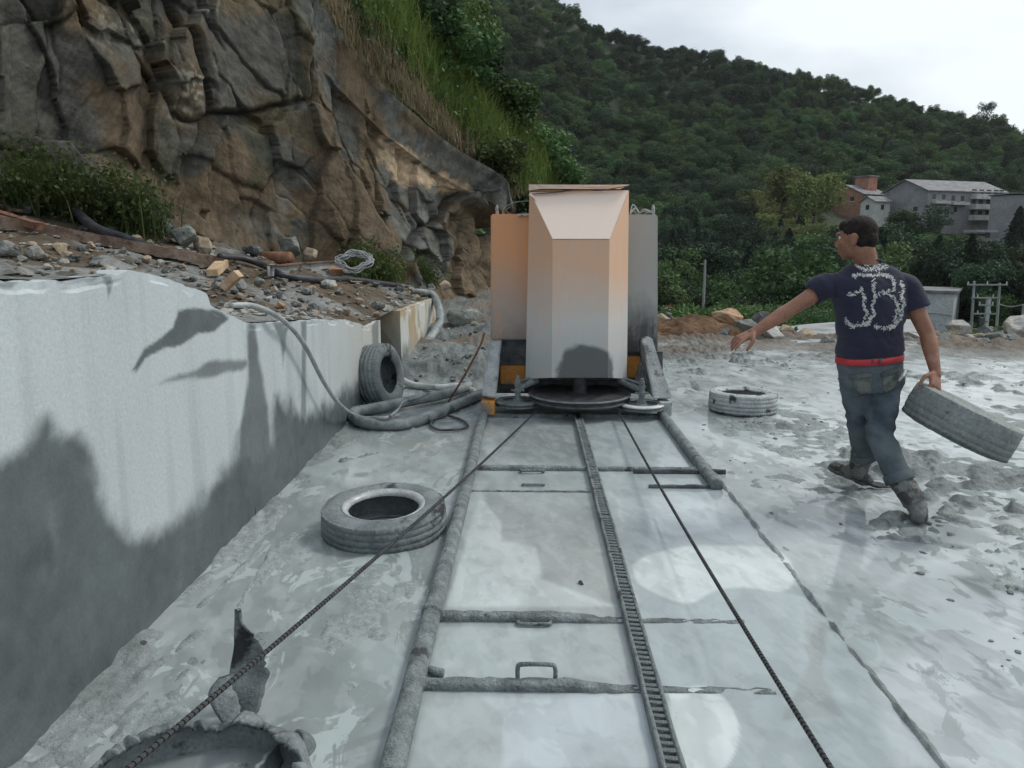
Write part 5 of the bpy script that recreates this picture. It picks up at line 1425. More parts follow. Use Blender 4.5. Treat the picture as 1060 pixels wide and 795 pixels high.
# turned hems
for (a, b_, r_) in ((KL, AL, .071), (KR, AR, .073)):
    d_ = (b_ - a).normalized(); v, f = [], []
    u_ = d_.orthogonal().normalized(); w_ = d_.cross(u_)
    for (t, rr) in ((-.055, r_ * .96), (-.052, r_ * 1.06), (-.01, r_ * 1.09), (.0, r_ * 1.04), (.0, r_ * .9)):
        for k in range(28):
            an = 2 * math.pi * k / 28; p = b_ + d_ * t + (u_ * math.cos(an) + w_ * math.sin(an)) * rr * (1 + .03 * math.sin(3 * an)); v.append(tuple(p))
    o = mk('rolled_hem', v, grid_faces(5, 28, True)[:, ::-1], m_jeans, None, True); local(o, MORG); o.parent = jeans
# -- boots
def boot(top, ankle, heel, toe, label, rs=.056, sole_up=Vector((0, 0, 1))):
    d = (toe - heel).normalized(); side = d.cross(sole_up).normalized(); up = side.cross(d).normalized()
    parts = [fc(top, ankle.lerp(top, .1), rs * 1.12, rs), rc(ankle, ankle.lerp(top, .3), .050, .052), rc(heel + up * .045, ankle, .043, .050),
             rc(heel + up * .04, heel.lerp(toe, .5) + up * .042, .042, .045), rc(heel.lerp(toe, .45) + up * .042, toe - d * .045 + up * .036, .046, .037),
             el(toe - d * .055 + up * .032, .048, .055, .032, side, d), rc(ankle, heel.lerp(toe, .5) + up * .05, .048, .04)]
    def dsp(co, no): return (fbm(co[:, 0] * 22 + co[:, 2] * 9, co[:, 1] * 22 + co[:, 2] * 17, 4, 3) - .5) * .014
    o = fuse('boot', parts, .006, 3, m_boot, man, MORG, disp=dsp); o['label'] = label
    sp_ = [el(heel.lerp(toe, .5) + up * .012, .047, (toe - heel).length * .53, .016, side, d), el(toe - d * .06 + up * .014, .052, .065, .018, side, d), el(heel + d * .03 + up * .014, .044, .05, .022, side, d)]
    fuse('sole', sp_, .006, 1, m_bootmud, o, MORG, disp=dsp).matrix_parent_inverse = Matrix.Identity(4)
    return o
hl = P(893, 500, 4.86); hl.z = .015; tl_ = P(856, 486, 4.83)
boot(AL + (KL - AL).normalized() * .06, P(887, 491, 4.83) + Vector((0, 0, .01)), hl, tl_, 'left rubber boot landing on its heel with the toe up', .058, Vector((.3, 0, 1)))
hr_ = G(951, 541, .02); tr2 = hr_ + Vector((.10, .235, -.01))
AnkR = P(949, 524, hr_.y + .03)
boot(AR + (KR - AR).normalized() * .05, AnkR, hr_, tr2, 'right rubber boot planted flat behind him', .060)
# slab of mud thrown up by the boot
bm = rock_mesh(23, 1, .6, .3); jitter_bm(bm, .05, 4)
o = from_bm('mud_lump', bm, m_bootmud, None, True); g = G(908, 505); o.location = g + Vector((.0, 0, .018)); o.scale = (.20, .16, .17); o.rotation_euler = (0, R(8), R(-12))
tag(o, 'flat slab of grey mud beside the heel of the left boot', 'mud lump')
# ================================================================== BERM, BOULDERS, BANK RUBBLE
def onY(px, py, Y): return P(px, py, Y)
# rubble-and-earth berm along the far edge of the yard
bl_px = [(672, 350, 330, 12.9), (700, 352, 333, 12.9), (740, 356, 340, 12.6), (790, 358, 345, 12.3), (840, 364, 356, 12.0), (880, 366, 356, 11.9), (930, 364, 350, 12.1), (980, 362, 345, 12.2), (1030, 362, 348, 12.2), (1075, 362, 352, 12.2), (1300, 364, 352, 12.0), (1700, 366, 352, 12.0)]
nb = 360; V = []
kk = np.linspace(0, 1, nb)
A = np.array([[b_[0], b_[1], b_[2], b_[3]] for b_ in bl_px]); kx = np.linspace(0, 1, len(A))
NP = 26
for i in range(nb):
    px, pb, pt, Y = [np.interp(kk[i], kx, A[:, j]) for j in range(4)]
    b0 = P(px, pb, Y); tp = P(px, pt, Y + .5)
    for j in range(NP):
        t = j / (NP - 1)
        y_ = b0.y - .25 + 1.9 * t; x_ = b0.x + (tp.x - b0.x) * t * 1.9
        z = -.10 + (tp.z + .02) * math.sin(min(1, t * 1.25) * math.pi / 2 if t < .8 else math.pi / 2 + (t - .8) * 5)
        n = float(fbm(x_ * 2.2, y_ * 3, 5, 3)) - .45
        V.append((x_, y_, z + .16 * n * math.sin(t * math.pi)))
V = np.array(V)
cN = fbm(V[:, 0] * 1.2, V[:, 1] * 2, 4, 9)[:, None]; cM = fbm(V[:, 0] * 9, V[:, 1] * 9, 4, 10)[:, None]
cc = (np.array([.115, .08, .052]) * sstep(.4, .6, cN) + np.array([.13, .12, .10]) * (1 - sstep(.4, .6, cN))) * (.45 + cM)
struct(mk('earth_berm', V, grid_faces(nb, NP)[:, ::-1], m_bank, smooth=True, colors=cc))
BERM = BVHTree.FromPolygons([Vector(v) for v in V], [tuple(int(i) for i in f) for f in grid_faces(nb, NP)])
def onberm(px, py):
    h_ = BERM.ray_cast(CAMP, ray(px, py).normalized()); return h_[0]
GRP_B = 'boulders dumped along the far edge of the yard'
boul = [  # px, py(bottom), width px, height ratio, kind, label, Y
    (752, 348, 44, .62, 'stone_orange', 'orange-brown boulder behind the earth heap right of the speed sign', 13.0),
    (790, 345, 30, .85, 'stone_dark', 'dark blue-grey boulder standing on top of the rubble above the outstretched hand', 13.0),
    (770, 356, 30, .8, 'stone_green', 'pale green-grey boulder below the dark blue one', 12.4),
    (748, 357, 22, .8, 'stone_dark', 'dark slate-coloured rock in front of the orange boulder', 12.3),
    (800, 359, 34, .7, 'stone_pale', 'pale boulder directly right of the outstretched hand', 12.2),
    (812, 353, 22, .7, 'stone_tan', 'small tan boulder on top of the rubble left of the concrete ramp', 12.4),
    (832, 361, 32, .55, 'stone_tan', 'long low tan boulder in front of the concrete ramp', 12.0),
    (857, 366, 22, .7, 'stone_grey', 'grey rock at the left side of the standing man', 11.8),
    (703, 345, 24, .6, 'stone_tan', 'low brown-stained rock beside the machine under the speed sign', 12.9),
    (726, 347, 26, .6, 'stone_orange', 'small orange rock half buried in the earth heap', 12.9),
    (975, 362, 26, .6, 'stone_grey', 'grey rock just right of the bent elbow', 12.2),
    (992, 354, 30, .7, 'stone_pale', 'pale rock below the left post of the power frame', 12.6),
    (1012, 358, 20, .6, 'stone_tan', 'small tan rock between power frame and bluish slab', 12.4),
    (1030, 362, 28, .6, 'stone_green', 'bluish green slab on the berm right of the power frame', 12.1),
    (1052, 357, 40, .75, 'stone_pale', 'biggest pale boulder on the berm at the right edge', 12.3),
    (1020, 350, 16, .7, 'stone_dark', 'small dark rock behind the bluish slab', 12.9),
    (945, 358, 22, .5, 'stone_pale', 'flat pale slab low beside the man’s right forearm', 12.2)]
for i, (px, py, w, hr, kd, lb, Y) in enumerate(boul):
    p = onberm(px, py - 3)
    if p is None: p = P(px, py, Y)
    s_ = w / pxm(p)
    rock(p, s_, kd, i % 7, lb, GRP_B, name='boulder', cat='boulder', shape=(1, .9, hr + .1), sink=-.02 + .1, rot=(random.uniform(-.2, .2), random.uniform(-.2, .2), random.uniform(0, 6.28)))
CN = {'stone_grey': 'grey', 'stone_pale': 'whitish', 'stone_tan': 'tan', 'stone_dark': 'dark slate', 'stone_green': 'greenish grey', 'mud_coat': 'mud-coated'}
kinds = ['stone_grey', 'stone_pale', 'stone_tan', 'stone_dark', 'stone_green']
rr_ = random.Random(21)
nbs = 0
for i in range(500):
    px = rr_.uniform(672, 1075); 
    if 862 < px < 938: continue
    py = np.interp(px, [672, 740, 790, 840, 1060], [349, 352, 359, 365, 364]) - rr_.uniform(0, 1) ** 1.3 * 17
    p = onberm(px, py)
    if p is None or nbs >= 90: continue
    nbs += 1; wpx = rr_.uniform(5, 20); s_ = wpx / pxm(p); SZ = 'tiny' if wpx < 7 else 'small' if wpx < 11.5 else 'fist-sized'; ZN = 'left of the man' if px < 800 else 'beside the man' if px < 960 else 'at the right edge'
    kd = rr_.choice(kinds); rock(p, s_, kd, rr_.randrange(7), SZ + ' ' + CN[kd] + ' stone among the berm boulders, ' + ZN, 'small stones on the far berm', name='stone', cat='stone', sink=.1)

# ---- the bank: rocks, timbers, hoses
GRP_K = 'rocks lying on the bank above the sawn wall'
bk_ = [  # px, py, width px, height ratio, kind, label
    (10, 268, 30, .8, 'stone_grey', 'leftmost square-cut grey block on the bank'),
    (40, 268, 28, .75, 'stone_pale', 'square-cut pale block, second from the left on the bank'),
    (64, 264, 20, .8, 'stone_tan', 'small tan block right of the pale cut block'),
    (79, 271, 15, .8, 'stone_dark', 'dark lump at the right end of the row of cut blocks'),
    (118, 278, 60, .22, 'stone_grey', 'long flat grey slab lying on top of the largest granite block'),
    (168, 244, 26, .8, 'stone_green', 'greenish rounded boulder left of the big leaning stones'),
    (190, 256, 36, .8, 'stone_green', 'largest greenish boulder behind the long timber'),
    (210, 262, 26, .9, 'stone_tan', 'brown-stained boulder right of the largest greenish one'),
    (158, 236, 20, .6, 'stone_grey', 'small grey rock above the greenish boulders'),
    (30, 222, 26, .5, 'stone_dark', 'dark slate rock inside the bend of the black hose'),
    (262, 266, 24, .8, 'stone_dark', 'dark angular rock at the cliff foot left of the steel channel'),
    (247, 258, 18, .7, 'stone_dark', 'smaller dark rock against the cliff foot'),
    (225, 299, 14, .7, 'stone_grey', 'grey stone left of the split wood'),
    (250, 302, 17, .9, 'stone_grey', 'upright grey stone right of the split wood'),
    (268, 296, 14, .8, 'stone_green', 'greenish stone behind the upright grey one'),
    (287, 307, 22, .7, 'stone_tan', 'tan boulder right of the long flat stone'),
    (262, 318, 24, .4, 'stone_grey', 'long flat stone near the start of the pale hose'),
    (234, 326, 18, .5, 'stone_pale', 'white chipped slab at the step in the wall top'),
    (300, 326, 17, .6, 'stone_pale', 'white angular stone just above the pale hose'),
    (291, 320, 14, .7, 'stone_orange', 'rust-brown stone beside the white angular stone'),
    (323, 328, 16, .4, 'stone_grey', 'flat grey stone at the wall edge above the dark drip'),
    (340, 298, 22, .5, 'stone_pale', 'smooth white stone below the steel channel'),
    (392, 321, 18, .7, 'stone_grey', 'grey stone on brown earth near the corner of the wall'),
    (407, 325, 12, .6, 'stone_grey', 'small grey stone right beside the wall corner'),
    (389, 297, 12, .7, 'stone_dark', 'bluish stone touching the black hose by the weeds'),
    (350, 284, 30, .4, 'stone_orange', 'pinkish slab leaning behind the steel channel'),
    (460, 300, 18, .7, 'stone_tan', 'tan rock at the end of the weeds by the cliff'),
    (300, 268, 30, 1.0, 'stone_green', 'tall pale rock leaning on the cliff behind the steel channel'),
    (322, 270, 22, .8, 'stone_tan', 'tan rock between cliff and coil of wire')]
for i, (px, py, w, hr, kd, lb) in enumerate(bk_):
    p = onbank(px, py)
    if p is None: p = P(px, py, 12)
    s_ = w / pxm(p)
    rock(p, s_, kd, i % 7, lb, GRP_K, name='rock', cat='rock', shape=(1, .85, hr), sink=.12)
M['stone_mid'] = M['stone_grey']
for i in range(200):
    if i < 130: px = rr_.uniform(-5, 450)
    else: px = rr_.uniform(90, 330)
    top = np.interp(px, [0, 120, 135, 205, 219, 257, 381, 450], [289, 286, 281, 299, 316, 333, 336, 310])
    py = top - 2 - rr_.random() ** 1.2 * np.interp(px, [0, 100, 230, 300, 450], [42, 50, 55, 45, 14])
    p = onbank(px, py)
    if p is None: continue
    wpx = rr_.uniform(4, 14); s_ = min(.26, wpx / pxm(p)); SZ = 'tiny' if wpx < 7 else 'small' if wpx < 11 else 'fist-sized'; NR = ' near the cliff' if py < top - 24 else ' near the wall edge'
    kd = rr_.choice(kinds + ['stone_grey', 'stone_dark', 'stone_tan']); rock(p, s_, kd, rr_.randrange(7), SZ + ' ' + CN[kd] + ' stone in bank rubble' + NR + ', ' + ('behind the largest block' if px < 215 else 'behind the middle block'), 'rubble stones on the bank', name='stone', cat='stone', sink=.15)
big = rock(P(478, 342, 12.6), 54 / pxm(P(478, 342, 12.6)), 'stone_green', 5, 'long green-veined boulder at the end of the granite blocks left of the machine', name='boulder', cat='boulder', shape=(1, .7, .55), sink=0.02, rot=(.05, .05, .2))
# cut stone rubble on the ground behind the machine, left
for i in range(60):
    px = rr_.uniform(425, 502); py = 345 + rr_.random() * 62
    if py > 398 and px < 480: continue
    p = G(px, py, .04)
    if p.x < XW + .15: continue
    s_ = min(.22, rr_.uniform(3, 8) / pxm(p)); hh_ = float(yard_h(np.array([p.x]), np.array([p.y]))[0])
    kd = rr_.choice(kinds + ['stone_grey', 'mud_coat', 'mud_coat']); rock((p.x, p.y, hh_), s_, kd, rr_.randrange(7), 'small ' + CN[kd] + ' stone in the wet rubble between machine and farthest block', 'rubble behind the machine', name='stone', cat='stone', sink=.2)
p = G(478, 385, .0); rock(p, .30, 'stone_dark', 4, 'dark angular rock in the mud between hanging hose and machine', shape=(1, .8, .6), sink=.1)
# stones at the foot of the wall
for px, py, s_, lb in ((135, 660, .045, 'small round stone at the wall foot left of the torn strip'), (148, 672, .05, 'mud-coated stone beside the small round one at the wall foot'), (295, 493, .05, 'dark stone at the wall foot left of the flat tyre'), (303, 495, .035, 'tiny stone touching the dark one at the wall foot')):
    rock(G(px, py), s_, 'mud_coat', 2, lb, name='stone', cat='stone', shape=(1, .9, .8), sink=.15)
# mud clods scattered on the right of the yard: beyond counting
cl = bmesh.new(); V, F = [], []
protos = []
for k in range(6):
    b_ = rock_mesh(40 + k, 1, .8, .6, sub=0, rough=.12); protos.append((np.array([tuple(v.co) for v in b_.verts]), [tuple(v.index for v in f.verts) for f in b_.faces])); b_.free()
cl.free()
nc = 0
for i in range(5200):
    x = rr_.uniform(1.35, 9.5); y = 1.9 + rr_.random() ** 1.1 * 10
    d = float(fbm(np.array([x * .9]), np.array([y * .9]), 4, 63)[0]) + .10 * math.exp(-((x - 3.0) / 1.4) ** 2 - ((y - 4.6) / .9) ** 2)
    if rr_.random() > max(.006, (d - .49) * 3.0): continue
    hh_ = float(yard_h(np.array([x]), np.array([y]))[0]); s_ = .010 + .040 * rr_.random() ** 3
    pv, pf = protos[rr_.randrange(6)]; a = rr_.uniform(0, 6.28); ca, sa = math.cos(a), math.sin(a)
    q_ = pv * s_ * np.array([1.25, 1, .75]); q_ = np.stack([q_[:, 0] * ca - q_[:, 1] * sa, q_[:, 0] * sa + q_[:, 1] * ca, q_[:, 2]], 1) + np.array([x, y, max(hh_, 0) + s_ * .08])
    k0 = nc; nc += len(pv); V.append(q_); F += [tuple(j + k0 for j in f) for f in pf]
m_clod = mat2('grey_mud_clods', (.10, .11, .105), (.21, .225, .21), 9, .6, .8, 60, c3=(.16, .13, .10), c3scale=.5, c3lo=.58)
stuff(mk('mud_clods', np.concatenate(V), F, m_clod, smooth=False), 'grey mud clods strewn over the trampled yard right of the track', 'mud clods')
# fine chips on the bank
V, F = [], []; nc = 0
for i in range(5200):
    y = 1.5 + rr_.random() ** .8 * 14; t = rr_.random()
    cx = float(cb_at(y)[0]); x = XW - .04 + (cx - XW) * t * .98
    z = bank_below(x, y); s_ = .014 + .085 * rr_.random() ** 2.5
    pv, pf = protos[rr_.randrange(6)]; a = rr_.uniform(0, 6.28); ca, sa = math.cos(a), math.sin(a)
    q_ = pv * s_ * np.array([1.3, .9, .45 + .4 * rr_.random()]); q_ = np.stack([q_[:, 0] * ca - q_[:, 1] * sa, q_[:, 0] * sa + q_[:, 1] * ca, q_[:, 2]], 1) + np.array([x, y, z + s_ * .1])
    k0 = nc; nc += len(pv); V.append(q_); F += [tuple(j + k0 for j in f) for f in pf]
m_chips = mat2('stone_chips', (.10, .085, .065), (.36, .36, .33), 2.2, .85, .5, 40, lo=.38, hi=.62)
stuff(mk('stone_chips', np.concatenate(V), F, m_chips), 'loose grey and brown stone chips covering the bank', 'gravel')

def beam(name, a, b_, w, h, mat, label, cat, segs=14, twist=0):
    a, b_ = Vector(a), Vector(b_); d = (b_ - a); t = d.normalized(); s = t.cross(Vector((0, 0, 1))).normalized(); u = s.cross(t)
    V = []
    for i in range(segs + 1):
        c0 = a.lerp(b_, i / segs) + mnoise.noise_vector(a.lerp(b_, i / segs) * 1.2) * .012
        for (x, z) in ((-1, -1), (-1, 1), (1, 1), (1, -1)):
            q_ = c0 + s * x * w / 2 + u * z * h / 2; V.append(q_ + mnoise.noise_vector(q_ * 12) * .006)
    F = [tuple(int(k) for k in f) for f in grid_faces(segs + 1, 4, True)] + [(0, 1, 2, 3), tuple(segs * 4 + k for k in (3, 2, 1, 0))]
    return tag(mk(name, np.array([tuple(v) for v in V]), F, mat), label, cat)
def ob(px, py, dz=.03): 
    p = onbank(px, py)
    return (p if p is not None else P(px, py, 10)) + Vector((0, 0, dz))
beam('timber', ob(-25, 236, .10), ob(232, 283, .09), .13, .09, M['wood'], 'long weathered timber lying along the bank behind the cut blocks', 'timber', 30)
beam('rusty_bar', ob(-25, 224, .09), ob(42, 243, .07), .07, .06, M['rust'], 'rusty steel bar at the left edge behind the long timber', 'steel bar')
beam('plank', ob(-10, 216, .05), ob(24, 224, .05), .10, .03, M['wood'], 'short brown plank under the black hose at the left edge', 'plank')
# steel channel: web and two flanges
ch = thing('steel_channel', 'rust-topped steel channel lying across the bank below the coil of wire', 'steel channel', ob(318, 285, .0)); co_ = Vector(ch.location)
a_, b__ = ob(280, 290, .09), ob(358, 280, .12)
for nm, off, w, h in (('web', Vector((0, 0, .055)), .12, .012), ('flange', Vector((0, -.055, 0)), .012, .10), ('flange', Vector((0, .055, 0)), .012, .10)):
    o = beam(nm, a_ + off, b__ + off, w, h, M['rust'] if nm == 'web' else M['splash'], 'x', 'x'); del o['label']; del o['category']; local(o, co_); o.parent = ch
for a, b_, lb in (((233, 305), (248, 285), 'split pale piece of wood standing among the grey rubble stones'), ((219, 288), (232, 283), 'short pale offcut of wood at the end of the long timber')):
    A_, B_ = ob(*a, .05), ob(*b_, .10)
    if a[0] == 233: B_ = A_ + (P(247, 283, A_.y) - A_)
    beam('wood_piece', A_, B_, .10, .06, M['wood_pale'], lb, 'wood', 5)
rp0 = ob(300, 276, .09); o = tube('rusty_pipe', [rp0 + Vector((-.45, .25, 0)), rp0], .085, M['rust'], None, 18, 2, spline=False); tag(o, 'short rusty pipe offcut with open dark end above the steel channel', 'pipe')
hose('rubber_hose', [ob(-30, 222, .10), ob(-5, 212, .14), ob(14, 206, .16), ob(45, 206, .17), ob(66, 216, .15), ob(80, 232, .13), ob(100, 247, .10), ob(130, 256, .08), ob(160, 265, .05)], .048, M['hose_dark'], 'thick black rubber hose arching over the bank at the upper left', n=8)
hose('rubber_hose', [ob(228, 274, .08), ob(250, 275, .08), ob(272, 281, .07), ob(294, 291, .06), ob(330, 294, .05), ob(360, 293, .05), ob(400, 297, .05), ob(428, 301, .05)], .034, M['hose_dark'], 'thin black hose running from the rubble stones along the foot of the weeds', n=8)
cw = ob(367, 277, .0); pts = []
for k in range(150):
    a = k * .42; r_ = .17 + .03 * math.sin(k * 1.7) + .02 * math.sin(k * .31); pts.append(cw + Vector((r_ * math.cos(a) * 1.15, r_ * .5 * math.sin(a), .08 + r_ * .55 * math.sin(a) + .03 * math.sin(k * .9))))
o = tube('wire_coil', pts, .008, M['cable'], None, 6, 2); tag(o, 'tangled coil of thin grey wire resting at the cliff foot above the steel channel', 'wire coil')
bm = rock_mesh(3, 1, .6, .06); o = from_bm('yellow_scrap', bm, mat2('yellow_scrap', (.35, .30, .10), (.5, .44, .18), 9, .8, .2)); o.location = ob(368, 295, .04); o.scale = (.22,) * 3; tag(o, 'flat yellowish scrap on the earth beside the black hose', 'scrap')

# ================================================================== ROAD RAMP, SIGN, POLES, BUILDINGS
m_conc = mat2('concrete', (.27, .28, .28), (.36, .37, .36), 1.2, .85, .3, 12, c3=(.2, .21, .2), c3scale=.5)
rampv = [P(806, 339, 27), P(830, 336, 29), P(880, 332, 31), P(960, 330, 33), P(962, 352, 24), P(880, 352, 22), P(806, 352, 22)]
bm = bmesh.new(); vs = [bm.verts.new(p) for p in rampv]; f = bm.faces.new(vs)
r = bmesh.ops.extrude_face_region(bm, geom=[f]); bmesh.ops.translate(bm, vec=(0, 0, -1.5), verts=[v for v in r['geom'] if isinstance(v, bmesh.types.BMVert)])
bmesh.ops.recalc_face_normals(bm, faces=bm.faces); struct(from_bm('road', bm, m_conc))
def text_mesh(name, body, size, mat, parent, loc, rot, ext=.003):
    cu = bpy.data.curves.new(name, 'FONT'); cu.body = body; cu.size = size; cu.align_x = 'CENTER'; cu.align_y = 'CENTER'; cu.extrude = ext
    cu.offset = size * .02
    o = bpy.data.objects.new(name + '_t', cu); COL.objects.link(o)
    dg = bpy.context.evaluated_depsgraph_get(); me = bpy.data.meshes.new_from_object(o.evaluated_get(dg)); bpy.data.objects.remove(o)
    me.materials.clear(); ob_ = link(name, me, mat, parent); ob_.location = loc; ob_.rotation_euler = rot; return ob_
m_white = mat2('white_paint', (.68, .7, .7), (.78, .79, .78), 3, .5, 0); m_red = mat2('red_paint', (.5, .03, .03), (.58, .05, .045), 3, .5, 0); m_blk = mat2('black_paint', (.01, .01, .01), (.02, .02, .02), 3, .5, 0)
sg = P(692, 322.5, 24.0); rS = 6.6 / pxm(sg)
sign = thing('speed_sign', 'round white speed limit sign with red ring and black 5 beside the orange machine', 'road sign', (sg.x, sg.y, sg.z - 1.6))
bm = bmesh.new(); add_cyl(bm, (0, .03, 0), (0, .03, 1.75), .03, .03, 10); from_bm('post', bm, M['splash'], sign)
bm = bmesh.new(); add_cyl(bm, (0, .0, 1.6), (0, -.012, 1.6), rS * .8, rS * .8, 32); from_bm('disc', bm, m_white, sign)
bm = bmesh.new(); vsn = []
for k in range(40):
    a = 2 * math.pi * k / 40; vsn.append([bm.verts.new((r_ * math.cos(a), y_, 1.6 + r_ * math.sin(a))) for r_, y_ in ((rS, .0), (rS, -.018), (rS * .76, -.018), (rS * .76, .0))])
for k in range(40):
    A_, B_ = vsn[k], vsn[(k + 1) % 40]
    for j in range(4): bm.faces.new((A_[j], B_[j], B_[(j + 1) % 4], A_[(j + 1) % 4]))
bmesh.ops.recalc_face_normals(bm, faces=bm.faces); from_bm('ring', bm, m_red, sign)
text_mesh('number', '5', rS * 1.5, m_blk, sign, (0, -.017, 1.6), (R(90), 0, 0))
pl = P(728, 318, 80); tp = P(728.5, 269, 80)
pole = thing('utility_pole', 'lone slim pale pole standing before the dark wooded hill', 'pole', (pl.x, 80, pl.z - 1.5)); H_ = tp.z - pl.z + 1.5
bm = bmesh.new(); add_cyl(bm, (0, 0, 0), (0, 0, H_), .16, .10, 10); from_bm('shaft', bm, m_conc, pole)
bm = bmesh.new(); add_box(bm, (-.2, 0, H_ - .4), (.5, .06, .06)); from_bm('crossarm', bm, M['splash'], pole)
# power frame: two posts, crossarms, insulators, transformer column
YP = 60.0
m_galv = mat2('galvanised_steel', (.22, .24, .23), (.32, .34, .33), 2, .6, .2)
po = P(1020, 352, YP); pf_ = thing('power_pylon', 'two-post power line frame with crossarms and a transformer behind the berm', 'power frame', po); PO = Vector(po)
def pfp(name, bm, parent=None, mat=None):
    o = from_bm(name, bm, mat or m_galv); local(o, PO); o.parent = parent or pf_; return o
for a, b_ in (((1005, 352), (1008.5, 291)), ((1031, 352), (1035, 293))):
    bm = bmesh.new(); add_cyl(bm, P(*a, YP) + Vector((0, 0, -1)), P(*b_, YP), .12, .085, 10); pfp('post', bm)
ins = mat2('porcelain', (.5, .52, .52), (.6, .62, .62), 3, .3, 0)
for x0, x1, y_, inx in ((1001, 1043, 294.5, (1002, 1022, 1042)), (1005.5, 1033, 308, (1008, 1012, 1028)), (1013, 1028, 315.5, (1014, 1027.5)), (1007, 1032, 324.5, (1012, 1025)), (1006, 1031, 340.5, ())):
    bm = bmesh.new(); a, b_ = P(x0, y_, YP - .1), P(x1, y_ + .6, YP - .1); add_box(bm, (a + b_) / 2, ((b_ - a).length, .1, .1)); ca_ = pfp('crossarm', bm)
    for ix in inx:
        bm = bmesh.new(); q_ = P(ix, y_ - .3, YP - .1); add_cyl(bm, q_, q_ + Vector((0, 0, .2)), .05, .035, 8); pfp('insulator', bm, ca_, ins)
bm = bmesh.new(); a, b_ = P(1021, 352, YP), P(1021.5, 308, YP); add_box(bm, (a + b_) / 2, (.28, .25, (b_ - a).length), bev=.02); pfp('transformer_column', bm, None, mat2('pale_cabinet', (.34, .37, .37), (.46, .49, .49), 2, .6, .2))
bm = bmesh.new(); q_ = P(1016, 332, YP - .2); add_box(bm, q_, (.35, .3, .5), bev=.03); pfp('transformer', bm, None, M['steel_dark'])
bm = bmesh.new(); q_ = P(1024, 343, YP - .2); add_box(bm, q_, (.45, .3, .7), bev=.03); pfp('switch_box', bm, None, M['splash'])
bm = bmesh.new(); q_ = P(1017, 347, YP - .2); add_box(bm, q_, (.5, .3, .9), bev=.03); pfp('switch_box', bm, None, M['splash'])
q0 = P(1057, 352, YP - 2); q1 = P(1059.5, 315, YP - 2); QO = q0 + Vector((0, 0, -1))
p2_ = thing('utility_pole', 'single pale power pole at the right edge beside the two-post frame', 'pole', QO)
bm = bmesh.new(); add_cyl(bm, QO, q1, .11, .08, 10); o = from_bm('shaft', bm, m_galv); local(o, QO); o.parent = p2_
o = tube('power_cable', [P(1034, 315, YP), P(1046, 317.5, YP - 1), P(1060, 315.5, YP - 2)], .045, m_galv, None, 6, 6); tag(o, 'thick cable between the two-post frame and the single pole', 'cable')
# pale shed behind the man
def prism_house(name, label, cat, corner, g, l, wg, L, H, roofH, wallm, roofm, group=None):
    """corner: nearest base corner; g and l: unit directions of gable wall and long wall; the ridge runs along l"""
    t = thing(name, label, cat, corner, 0, group); g = Vector(g); l = Vector(l); up = Vector((0, 0, 1))
    bm = bmesh.new(); c = Vector((0, 0, 0)); a = [c, c + g * wg, c + g * wg + l * L, c + l * L]; lo = [p - up * 3 for p in a]; hi = [p + up * H for p in a]
    hexa(bm, lo + hi)
    if roofH > .3:
        for o_ in (0, L - .05):
            v = [bm.verts.new(p) for p in (hi[0] + l * o_, hi[1] + l * o_, c + g * wg / 2 + l * o_ + up * (H + roofH), hi[0] + l * (o_ + .05), hi[1] + l * (o_ + .05), c + g * wg / 2 + l * (o_ + .05) + up * (H + roofH))]
            for f in ((0, 1, 2), (5, 4, 3), (0, 3, 4, 1), (1, 4, 5, 2), (2, 5, 3, 0)): bm.faces.new([v[i] for i in f])
    bmesh.ops.recalc_face_normals(bm, faces=bm.faces); from_bm('wall', bm, wallm, t)
    bm = bmesh.new(); e = .5
    rd0, rd1 = c + g * wg / 2 - l * e + up * (H + roofH + .05), c + g * wg / 2 + l * (L + e) + up * (H + roofH + .05)
    k = roofH / (wg / 2)
    for s_, base in ((-1, c), (1, c + g * wg)):
        e0 = base + g * s_ * e - l * e + up * (H - k * e + .05); e1 = base + g * s_ * e + l * (L + e) + up * (H - k * e + .05)
        hexa(bm, [e0, e1, rd1, rd0, e0 + up * .18, e1 + up * .18, rd1 + up * .18, rd0 + up * .18])
    bmesh.ops.recalc_face_normals(bm, faces=bm.faces); from_bm('roof', bm, roofm, t)
    return t
m_plaster = mat2('grey_plaster', (.21, .215, .225), (.28, .285, .29), .4, .9, .1, 2, c3=(.17, .17, .175), c3scale=.15)
m_brick = mat2('red_brick', (.26, .115, .075), (.36, .19, .13), .8, .9, .1, 4)
m_roof = mat2('grey_tiles', (.13, .135, .14), (.25, .25, .25), .8, .8, .3, 5)
m_whitew = mat2('white_tiled_wall', (.40, .42, .38), (.55, .56, .52), .5, .7, .1, 3)
m_glass = mat2('dark_window', (.02, .025, .03), (.05, .055, .06), .5, .2, 0)
def dirs(px, phi):
    d = ray(px, 245); v = Vector((d.x, d.y, 0)).normalized(); r = Vector((v.y, -v.x, 0))
    return (-r * math.cos(phi) + v * math.sin(phi)), (r * math.sin(phi) + v * math.cos(phi))
